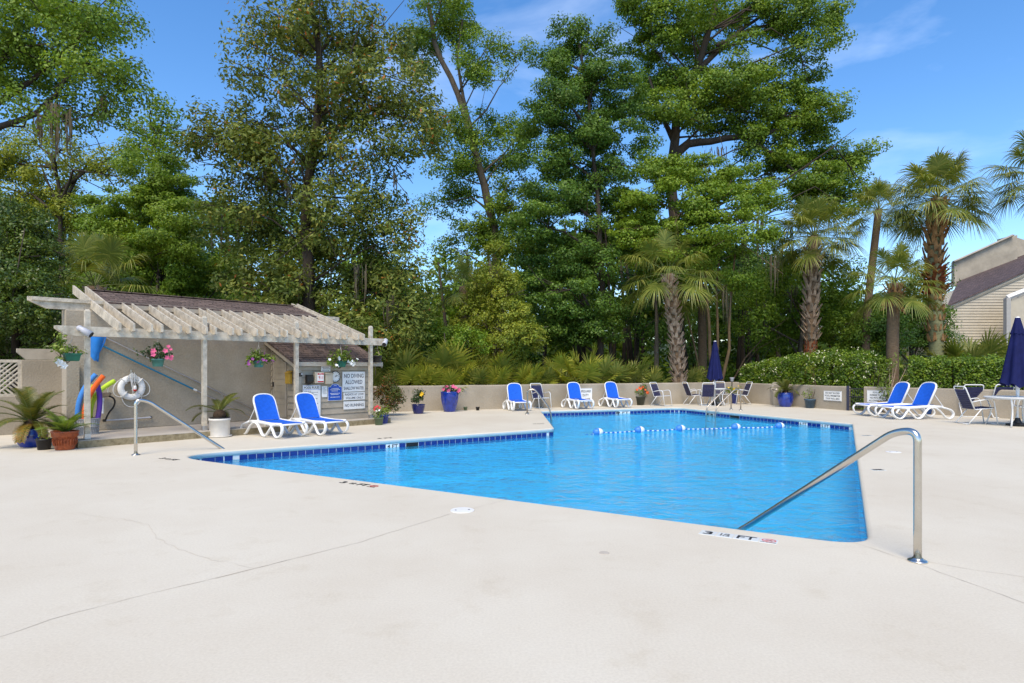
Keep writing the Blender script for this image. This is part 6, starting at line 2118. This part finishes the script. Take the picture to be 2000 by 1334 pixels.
# ================================================================== cabbage palms
sabal('cabbage palm with a criss-cross booted trunk right of the far loungers', 28.6, [(1330, 760), (1318, 640), (1305, 535)], 2.45, 26, 201, 0.20, [(0.0, 0.97, 'palm_boot', 0.85, 1.9, 0.10)], leafm='frond_green')
sabal('tall cabbage palm with grey boots rising from the flowering hedge', 30.5, [(1583, 760), (1583, 640), (1589, 462)], 2.4, 44, 202, 0.24, [(0.05, 0.36, 'palm_boot_red', 0.9, 1.1, -0.1), (0.36, 0.97, 'palm_boot', 0.80, 2.1, 0.12)])
sabal('tallest palm by the house with a shaggy red collar on its trunk', 25.8, [(1833, 770), (1826, 600), (1824, 490), (1832, 388)], 2.25, 46, 203, 0.25, [(0.30, 0.54, 'palm_boot_tan', 0.5, 1.5, -0.15), (0.54, 0.68, 'palm_boot_red', 1.5, 2.1, 0.6), (0.68, 0.98, 'palm_boot_tan', 1.1, 2.2, 0.0)], barkm='palm_bark_green', ring=(0.60, 'palm_boot_red'))
sabal('smaller palm between the hedges with a torn fibre collar', 25.2, [(1743, 770), (1743, 660), (1747, 553)], 1.85, 24, 204, 0.22, [(0.80, 0.98, 'palm_boot_tan', 1.0, 1.6, 0.1)], ring=(0.83, 'palm_boot_tan'))
sabal('slim smooth trunked palm behind the two right palms', 31.0, [(1688, 760), (1694, 600), (1716, 410)], 1.9, 28, 205, 0.17, barkm='palm_bark')
sabal('palm cut by the right edge of the photo', 24.0, [(2060, 770), (2050, 500), (2042, 340)], 2.1, 30, 206, 0.28, [(0.7, 0.98, 'palm_boot_tan', 1.0, 1.8, 0.0)])
sabal('short fan palm behind the left end of the pergola', 20.2, [(190, 760), (185, 560)], 2.1, 24, 207, 0.24, [(0.5, 0.98, 'palm_boot', 1.0, 1.5, 0.0)])
sabal('young fan palm behind the yellow green shrub', 28.0, [(905, 760), (905, 560)], 1.6, 18, 208, 0.2)
sabal('slender palm behind the far table', 33.0, [(1372, 760), (1372, 640), (1370, 560)], 1.9, 16, 209, 0.22, leafm='frond_yellow')

# ================================================================== trees
tree('live_oak', 'near live oak with hanging moss leaning in at the top left', 20.0,
     [(40, 40, 90, 60), (110, 60, 90, 60), (180, 50, 80, 50), (235, 30, 45, 35, .7), (30, 130, 80, 60), (110, 140, 80, 50), (190, 130, 75, 50), (245, 165, 45, 40, .7), (60, 215, 70, 30, .6), (150, 205, 80, 35, .8), (225, 215, 45, 30, .7), (10, 80, 60, 60), (150, 10, 90, 40), (60, -20, 90, 40), (250, 50, 30, 20, .5), (-60, 100, 90, 90)],
     'leaf_oak', 'bark_dark', [(-190, 800), (-180, 500), (-130, 330), (-60, 200), (40, 60)], 1.6, 0.141, 301, limbs=((0.14, [(-120, 300), (0, 247), (70, 225), (110, 190), (150, 120)]), (0.12, [(-90, 250), (0, 195), (60, 160), (120, 105), (170, 60)]), (0.05, [(70, 225), (110, 232), (160, 215)])), r0=0.42,
     moss=[(110, 205, 16, 120), (75, 225, 10, 60), (135, 215, 8, 90), (205, 190, 14, 55), (160, 120, 6, 40), (95, 200, 10, 60)], twig=0.26, rbranch=0.045)
tree('sparse_tree', 'sparse pale green tree in the left background below the oak limb', 37.0,
     [(50, 320, 80, 40, .8), (20, 370, 70, 60), (110, 380, 60, 40, .8), (160, 330, 60, 30, .55), (215, 310, 45, 30, .5), (230, 345, 40, 30, .45), (70, 430, 90, 50), (150, 420, 50, 40, .7), (-20, 300, 60, 60), (60, 270, 60, 30, .5), (120, 290, 60, 30, .4)],
     'leaf_lime', 'bark_dark', [(120, 760), (122, 450), (120, 370), (100, 300)], 2.0, 0.2, 302, limbs=((0.12, [(122, 400), (150, 350), (185, 300)]), (0.1, [(122, 420), (90, 350), (70, 300)])), r0=0.26)
tree('young_maple', 'thin yellow green tree top against the sky left of the magnolia', 34.0,
     [(295, 215, 30, 25, .7), (320, 235, 35, 25, .7), (280, 250, 35, 25, .8), (330, 270, 40, 25, .8), (265, 285, 40, 25, .7), (300, 290, 50, 30, .8)],
     'leaf_bright', 'bark_grey', [(310, 760), (308, 400), (300, 230)], 1.8, 0.218, 303, r0=0.16)
tree('bald_cypress', 'rounded bright green tree left of the magnolia', 30.0,
     [(290, 335, 60, 40), (330, 350, 60, 45), (245, 390, 60, 40), (310, 400, 90, 40), (220, 440, 50, 40), (285, 450, 90, 40), (365, 430, 60, 50), (340, 480, 80, 40), (240, 490, 70, 40), (300, 530, 90, 35), (380, 530, 70, 45), (220, 540, 60, 35), (400, 590, 60, 40), (310, 580, 80, 30)],
     'leaf_bright', 'bark_dark', [(330, 760), (325, 600), (310, 450), (295, 340)], 3.2, 0.16, 304, r0=0.24, twig=0.34, flat=0.42)
tree('evergreen_shrub', 'dense glossy dark shrub behind the lattice wall at the left', 17.0,
     [(20, 430, 70, 50), (75, 470, 40, 50), (10, 500, 90, 60), (60, 540, 70, 55), (20, 590, 90, 60), (80, 610, 60, 50), (40, 650, 90, 50), (-20, 560, 60, 90), (-60, 640, 60, 60), (90, 570, 35, 40), (15, 700, 80, 45), (100, 670, 40, 40)],
     'leaf_shrub', 'bark_dark', [(30, 830), (30, 600), (30, 450)], 2.6, 0.109, 305, group='shrubs behind the deck', cat='shrub', r0=0.12, twig=0.16, aspect=0.55)
MAG = [(560, 30, 80, 45, .8), (640, 30, 90, 40), (500, 90, 50, 40, .6), (560, 95, 80, 45, .75), (650, 90, 100, 45), (730, 90, 80, 50), (560, 160, 80, 40, .7), (640, 160, 100, 40, .8), (740, 160, 100, 45), (815, 170, 45, 50, .8), (480, 130, 40, 30, .5),
       (600, 225, 130, 35), (480, 235, 90, 35), (410, 260, 50, 30, .7), (720, 225, 110, 40), (830, 240, 55, 40), (390, 300, 45, 30, .6), (460, 290, 90, 40), (560, 280, 110, 40), (680, 290, 110, 35, .8), (800, 285, 70, 35, .8), (480, 345, 80, 45), (570, 345, 70, 40, .8), (700, 340, 80, 35, .7), (650, 390, 90, 40, .8),
       (460, 400, 60, 45, .8), (540, 420, 90, 50), (640, 430, 100, 50), (740, 400, 70, 40, .8), (770, 460, 60, 45), (480, 470, 80, 50), (580, 490, 110, 50), (690, 490, 100, 50), (800, 520, 50, 45, .8), (510, 550, 100, 50), (630, 560, 120, 50), (750, 560, 80, 50), (810, 590, 40, 50), (560, 610, 100, 35), (690, 620, 110, 45), (790, 640, 55, 45), (740, 660, 80, 40)]
tree('magnolia', 'tall magnolia with glossy leaves, many orange, behind the shed', 24.5, MAG, 'leaf_mag', 'bark_dark',
     [(600, 780), (598, 560), (600, 380), (612, 280), (622, 180), (620, 60), (600, -40)], 2.7, 0.240, 306, limbs=((0.10, [(604, 300), (680, 230), (770, 200), (840, 240)]), (0.08, [(606, 320), (540, 260), (460, 250)]), (0.07, [(615, 230), (670, 150), (700, 60)])), r0=0.33, twig=0.30, aspect=0.40, rbranch=0.05, shell=0.35, flat=.75,
     moss=[(520, 330, 14, 60), (560, 350, 10, 60), (770, 340, 4, 36), (650, 330, 8, 40), (700, 520, 14, 90), (760, 580, 12, 80), (600, 520, 10, 70)])
tree('leaning_tree', 'tall leaning tree with a long bare trunk and small leaf tufts', 34.0,
     [(840, 70, 45, 40), (820, 110, 35, 40), (870, 20, 35, 35), (905, 55, 50, 40), (920, 115, 35, 45, .8), (860, 0, 50, 30), (965, 100, 45, 25, .7), (1015, 105, 30, 22, .7), (950, 145, 40, 25, .6), (880, 255, 45, 40), (935, 250, 45, 40, .8), (985, 250, 40, 35, .8), (1010, 290, 35, 40, .8), (870, 320, 45, 30, .8), (930, 320, 40, 40), (990, 345, 45, 40, .8), (1030, 350, 25, 40, .6), (875, 400, 45, 25, .8), (905, 380, 40, 30, .8), (1000, 400, 45, 50, .8), (925, 450, 45, 45), (1010, 470, 45, 45), (880, 480, 35, 30, .6), (970, 440, 35, 50)],
     'leaf_oak', 'bark_grey', [(985, 760), (975, 560), (962, 440), (940, 340), (912, 240), (880, 150), (852, 85), (835, 10)], 2.2, 0.175, 307, limbs=((0.14, [(922, 270), (905, 190), (893, 120), (905, 40)]), (0.07, [(940, 340), (985, 300), (1010, 270)]), (0.06, [(915, 250), (950, 215), (975, 170), (1015, 125)]), (0.07, [(955, 410), (920, 385), (880, 395)])), r0=0.36, rbranch=0.045)
DK = [(1110, 75, 40, 35, .8), (1150, 75, 40, 30, .8), (1080, 130, 45, 35, .8), (1130, 130, 60, 40), (1190, 140, 50, 40, .9), (1090, 190, 65, 40), (1160, 190, 70, 40), (1220, 195, 50, 40), (1060, 240, 50, 40), (1130, 250, 75, 40), (1205, 260, 60, 45), (1070, 310, 60, 40), (1140, 320, 80, 45), (1220, 320, 45, 40, .8), (1085, 380, 75, 45), (1165, 390, 80, 45), (1060, 440, 60, 45), (1130, 450, 80, 45), (1205, 450, 50, 50), (1080, 510, 80, 45), (1160, 520, 80, 45), (1050, 570, 60, 40), (1125, 585, 80, 40), (1200, 580, 60, 45), (1080, 640, 70, 40), (1160, 645, 70, 40)]
tree('water_oak', 'dense dark green tree in the middle with two dark stems', 31.0, DK, 'leaf_dark', 'bark_dark', [(1172, 760), (1176, 560), (1166, 380), (1150, 200), (1130, 80)], 3.1, 0.165, 308, limbs=((0.12, [(1195, 760), (1190, 580), (1180, 440)]),), r0=0.20, twig=0.32, flat=.5)
OAK = [(1250, 10, 50, 40), (1320, 30, 70, 40), (1400, 20, 70, 35), (1480, 40, 70, 35), (1550, 30, 60, 40), (1610, 40, 35, 35, .8), (1640, 65, 18, 18, .7), (1260, 80, 50, 35), (1340, 85, 70, 35), (1460, 85, 40, 20, .6), (1570, 95, 45, 30, .8), (1590, 130, 25, 25, .7),
       (1280, 140, 60, 40), (1350, 150, 70, 40), (1430, 165, 70, 40), (1500, 160, 60, 35), (1580, 165, 40, 35), (1290, 210, 55, 40), (1370, 215, 70, 35, .8), (1460, 215, 80, 40), (1540, 220, 70, 45), (1610, 230, 40, 45, .9), (1420, 255, 60, 25, .6), (1500, 275, 80, 35), (1580, 285, 60, 40), (1635, 300, 25, 30, .7), (1520, 330, 50, 40), (1590, 345, 55, 40), (1640, 350, 45, 35), (1680, 320, 35, 40, .9), (1690, 365, 35, 25, .7), (1560, 385, 60, 35, .8), (1640, 395, 45, 25, .6)]
tree('large_oak', 'large spreading oak against the sky right of centre', 36.0, OAK, 'leaf_oak', 'bark_dark', [(1335, 760), (1318, 520), (1312, 330), (1325, 240), (1355, 150), (1385, 60), (1400, -30)], 3.3, 0.20, 309,
     limbs=((0.30, [(1312, 310), (1345, 280), (1390, 275), (1450, 268), (1500, 262), (1560, 240)]), (0.20, [(1355, 150), (1395, 110), (1450, 60), (1520, 10)]), (0.18, [(1318, 280), (1290, 220), (1270, 150)]), (0.14, [(1400, 90), (1470, 55), (1540, 45), (1600, 45)]), (0.14, [(1450, 268), (1510, 300), (1560, 340), (1620, 350)])), r0=0.50, twig=0.36, flat=.55, rbranch=0.07,
     moss=[(1330, 300, 12, 50), (1400, 290, 20, 40)])
tree('wax_myrtle', 'bright green layered tree behind the leaning palm, with several tan stems', 30.2,
     [(1290, 340, 60, 30), (1360, 330, 70, 30), (1430, 350, 70, 30), (1250, 390, 50, 30), (1320, 390, 80, 32), (1400, 400, 80, 32), (1470, 400, 50, 35), (1280, 440, 70, 30), (1360, 450, 80, 32), (1440, 450, 70, 32), (1320, 500, 70, 28, .9), (1400, 500, 70, 28), (1260, 480, 50, 30), (1440, 545, 35, 25, .8), (1290, 545, 50, 28, .8), (1240, 440, 40, 30)],
     'leaf_bright', 'bark_tan', [(1392, 765), (1386, 650), (1380, 560), (1370, 420)], 3.6, 0.16, 310, limbs=((0.09, [(1400, 765), (1402, 660), (1400, 560), (1410, 440)]), (0.10, [(1405, 765), (1425, 680), (1425, 600), (1440, 460)]), (0.05, [(1420, 765, 2.5), (1455, 700, 2.5), (1500, 650, 2.5), (1540, 620, 2.5)]), (0.06, [(1375, 765), (1350, 650), (1330, 560), (1310, 480)]), (0.04, [(1415, 760, 3), (1480, 680, 3), (1530, 655, 3)])), r0=0.11, twig=0.30, flat=.42,
     moss=[(1415, 560, 10, 90), (1480, 420, 20, 110), (1450, 430, 10, 100), (1510, 500, 14, 90)])
tree('holly', 'mid green bushy tree behind the booted palm and the hedge', 33.5,
     [(1560, 520, 50, 35, .8), (1500, 560, 55, 35, .8), (1540, 600, 60, 40), (1630, 590, 50, 40), (1660, 630, 50, 40), (1600, 640, 60, 40), (1520, 650, 60, 35, .9), (1680, 670, 40, 30), (1640, 540, 40, 35, .6), (1470, 610, 40, 40, .7)],
     'leaf_bright', 'bark_grey', [(1560, 765), (1565, 620), (1570, 520)], 2.8, 0.17, 311, r0=0.16, twig=0.3, moss=[(1500, 590, 16, 70), (1550, 560, 14, 60)])
tree('dark_cedar', 'dark shrubby tree between the right palms before the house', 32.5,
     [(1760, 600, 40, 50), (1800, 560, 35, 45, .8), (1800, 620, 40, 45), (1740, 660, 50, 35), (1800, 670, 45, 35), (1840, 650, 25, 45, .8), (1700, 640, 30, 40, .8)],
     'leaf_dark', 'bark_dark', [(1780, 765), (1780, 650), (1785, 560)], 2.8, 0.154, 312, r0=0.15, group='shrubs behind the deck', cat='shrub')
tree('ligustrum', 'yellow green conical shrub behind the far wall left of centre', 26.6,
     [(958, 500, 22, 25, .9), (965, 535, 35, 28), (945, 570, 45, 30), (990, 570, 38, 28), (930, 610, 50, 32), (985, 610, 50, 32), (1025, 625, 28, 30), (950, 650, 60, 32), (1005, 655, 48, 30), (970, 685, 65, 28), (1040, 665, 25, 28, .8)],
     'leaf_lime', 'bark_grey', [(965, 770), (962, 620), (958, 510)], 2.8, 0.134, 313, r0=0.09, group='shrubs behind the deck', cat='shrub', twig=0.17)
tree('photinia', 'rounded green shrub behind the palmettos right of the shed', 25.8,
     [(870, 650, 50, 28), (840, 680, 45, 30), (895, 685, 45, 30), (860, 710, 55, 25), (915, 665, 30, 25)],
     'leaf_bright', 'bark_grey', [(868, 770), (868, 690), (868, 650)], 2.8, 0.128, 314, r0=0.07, group='shrubs behind the deck', cat='shrub', twig=0.16)
# slender dark stems of the understorey, each with its own thin crown
SL = [(1283, 600, 30.0, 'bark_grey', .17, 'brown'), (1245, 560, 36.0, 'bark_dark', .16, 'dark'), (1065, 560, 36.5, 'bark_dark', .15, 'dark'), (1120, 600, 38.0, 'bark_dark', .14, 'dark'), (1375, 640, 37.0, 'bark_tan', .15, 'tan'), (1450, 520, 38.0, 'bark_dark', .20, 'dark'), (1520, 500, 40.0, 'bark_dark', .17, 'dark'), (780, 560, 33.0, 'bark_dark', .15, 'dark'), (440, 520, 33.0, 'bark_dark', .18, 'dark'), (370, 560, 36.0, 'bark_dark', .15, 'dark')]
names_sl = ['beside the leaning booted palm', 'behind the fronds of the leaning palm', 'left of the dark middle tree', 'just behind the dark middle tree', 'behind the navy umbrella', 'under the moss right of the umbrella', 'left of the tall booted palm', 'at the right skirt of the magnolia', 'at the left skirt of the magnolia', 'under the bright green tree at the left']
for i, (px, pt, Y, bk_, r_, cn) in enumerate(SL):
    rg = np.random.default_rng(400 + i)
    tree('slender_tree', f'slender {cn} stem {names_sl[i]}', Y, [(px + rg.uniform(-15, 15), pt - 20 + 40 * k, 40, 28, .7) for k in range(3)], 'leaf_dark', bk_, [(px + rg.uniform(-6, 6), 765), (px, 680), (px + rg.uniform(-8, 8), pt - 30)], 1.5, 0.17, 420 + i, r0=r_, group='slender trees of the understorey', twig=.32)

# the far wood: one mass of foliage and stems that closes the view
rg = np.random.default_rng(500)
B = []
def skyline(px):       # height of the far wood as it shows, in photo rows
    xs = [-400, 0, 120, 230, 330, 420, 830, 900, 1000, 1250, 1450, 1600, 1700, 1850, 2400]
    ys = [340, 360, 400, 420, 390, 380, 520, 470, 430, 400, 480, 545, 580, 610, 600]
    return np.interp(px, xs, ys)
for i in range(560):
    Y = rg.uniform(42, 60)
    px = rg.uniform(-350, 2250)
    top = skyline(px)
    py = top + (735 - top) * rg.random() ** 0.8 + 12
    c = at(px, py, Y)
    if c.z < 0.3: c.z = 0.3
    B.append((np.array(c), (rg.uniform(1.6, 2.8), 1.6, rg.uniform(1.0, 1.9)), rg.uniform(.6, 1.0)))
C, N_, T = crown_points(B, 0.48, 1.5, rg, 0.6, 0.3, 0.6)
n = len(C)
ln = 0.48 * (0.7 + .6 * rg.random(n))
wood = quads_mesh('distant_woods', leaf_quads(C, N_, ln, ln * .6, rg), M['leaf_oak'], None, T)
tag(wood, 'dark mass of far trees closing the view behind the garden', 'woods', kind='stuff')
m = MB()
for i in range(70):
    Y = rg.uniform(38, 55); px = rg.uniform(-200, 2100)
    b = at(px, 760, Y); b.z = 0
    m.tube([b, b + Vector((rg.normal() * .3, 0, 4)), b + Vector((rg.normal() * .6, 0, (735 - skyline(px)) * Y / F))], [.16, .12, .06], 6)
o = m.build('stems', M['bark_dark'], wood, True, fix=False); tag(o, kind='stuff')
# low ground cover and brush under the trees
B = []
for i in range(150):
    Y = rg.uniform(28.5, 41)
    px = rg.uniform(-150, 1800)
    if 380 < px < 760 and Y < 30: continue
    c = at(px, 700, Y); c.z = rg.uniform(0.2, 1.3)
    B.append((np.array(c), (rg.uniform(.7, 1.5), .9, rg.uniform(.5, 1.0)), rg.uniform(.5, 1)))
C, N_, T = crown_points(B, 0.18, 0.9, rg, 0.25, 0.3, 0.7)
n = len(C); ln = 0.16 * (0.7 + .6 * rg.random(n))
br = quads_mesh('undergrowth', leaf_quads(C, N_, ln, ln * .55, rg), M['leaf_oak'], None, T)
tag(br, 'low dark undergrowth beneath the trees', 'undergrowth', kind='stuff')

# ================================================================== house at the right
HY = 38.0
hs = thing('house', 'cream lap-sided house with brown shingle roof behind the right palms', 'house', at(1845, 717, HY) * 1.0, 0)
hs.location.z = 0
hb = Vector(hs.location)
def H_(px, py, Y=HY):
    return at(px, py, Y) - hb
gw = [H_(1846, 790), H_(2150, 790), H_(2150, 470), H_(1846, 604)]
m = MB()
for p in gw: pass
poly = [(q.x, q.z) for q in gw]
MB().prism(poly, 'y', 0.05, 5.0).build('wall', M['house_siding'], hs)
# lap boards
m = MB()
ex = 0.175
z = 0.2
xr_ = gw[1].x
while z < gw[2].z:
    zt = z + ex
    # left end follows the sloping roof edge
    def xl(zz):
        z0_, z1_ = gw[3].z, gw[2].z
        return gw[3].x if zz < z0_ else gw[3].x + (zz - z0_) / (z1_ - z0_) * (gw[2].x - gw[3].x)
    if xl(zt) < xr_ - 0.2:
        m.add([(xl(z), 0.0, z), (xr_, 0.0, z), (xr_, 0.035, zt), (xl(zt), 0.035, zt), (xl(z), 0.045, z), (xr_, 0.045, z)], [(0, 1, 2, 3), (0, 4, 5, 1)])
    z += ex
o = m.build('lap_boards', M['house_siding'], hs); tag(o, kind='stuff')
MB().box((0.02, 0.0, gw[3].z / 2 + .1), (0.20, 0.12, gw[3].z), bev=.01).build('corner_board', M['house_trim'], hs)
MB().tube([H_(1842, 606, HY - .05), H_(2150, 471, HY - .05)], 0.13, 4, flat=(1, .5)).build('rake_board', M['house_siding'], hs)
MB().tube([H_(1850, 599, HY - .1), H_(1872, 589, HY - .1)], 0.10, 4, flat=(.7, 1)).build('gutter', M['house_white'], hs)
ra, rb_, rc_, rd = H_(1850, 597, HY - .2), H_(2150, 463, HY - .2), H_(2150, 468, HY + 5.0), H_(1872, 546, HY + 5.0)
rc_ = H_(2150, 440, HY + 5.0)
up = Vector((0, 0, -0.10))
MB().add([ra, rb_, rc_, rd, ra + up, rb_ + up, rc_ + up, rd + up], [(0, 1, 2, 3), (7, 6, 5, 4), (0, 4, 5, 1), (1, 5, 6, 2), (2, 6, 7, 3), (3, 7, 4, 0)]).build('roof', M['shingle_house'], hs)
q = [H_(1864, 560, HY + 4.6), H_(1987, 530, HY + 4.6), H_(1987, 459, HY + 4.6), H_(1976, 461, HY + 4.6), H_(1864, 512, HY + 4.6)]
MB().prism([(p.x, p.z) for p in q], 'y', 4.6, 4.9).build('parapet_wall', M['stucco_pale'], hs)
MB().prism([(q[1].x - .3, q[1].z), (q[1].x + 3.5, q[1].z), (q[1].x + 3.5, q[2].z - 1.1), (q[1].x, q[2].z - .02), (q[1].x - .3, q[2].z - .02)], 'y', 4.95, 6.0).build('chimney_wall', M['stucco_pale'], hs)
MB().tube([H_(1862, 511.5, HY + 4.5), H_(1978, 459.5, HY + 4.5)], 0.12, 4, flat=(.6, 1.6)).build('parapet_cap', M['stucco_pale'], hs)
# porch frame
fx = [H_(1967, 640, HY - 2), H_(1967, 582, HY - 2), H_(2100, 530, HY - 2)]
MB().box((fx[1].x, -2, fx[1].z / 2), (0.26, 0.26, fx[1].z), bev=.01).build('porch_post', M['house_trim'], hs)
MB().tube([fx[1], fx[2]], 0.17, 4, flat=(1, .8)).build('porch_beam', M['house_white'], hs)
MB().prism([(fx[1].x + .13, 0), (fx[2].x, 0), (fx[2].x, fx[2].z - .2), (fx[1].x + .13, fx[1].z - .2)], 'y', -1.95, -1.85).build('porch_wall', M['house_siding'], hs)

# fallen petals near the platform
for px, py, mt in ((258, 867, 'flower_pink'), (337, 859, 'flower_pink'), (256, 869, 'flower_red')):
    p = gr(px, py)
    o = MB().add([(-.03, 0, .004), (0, -.02, .006), (.035, .005, .012), (0, .025, .005)], [(0, 1, 2, 3)]).build('fallen_petal', M[mt], None, fix=False)
    o.location = p
    tag(o, {258: 'fallen pink petals left of the steel handrail', 337: 'single fallen pink petal between handrail and white pot', 256: 'fallen red petal left of the steel handrail'}[px], 'petal', 'fallen petals')
if False:
    print('TRIS', sum(sum(len(p.vertices) - 2 for p in me.polygons) for me in bpy.data.meshes if me.users))
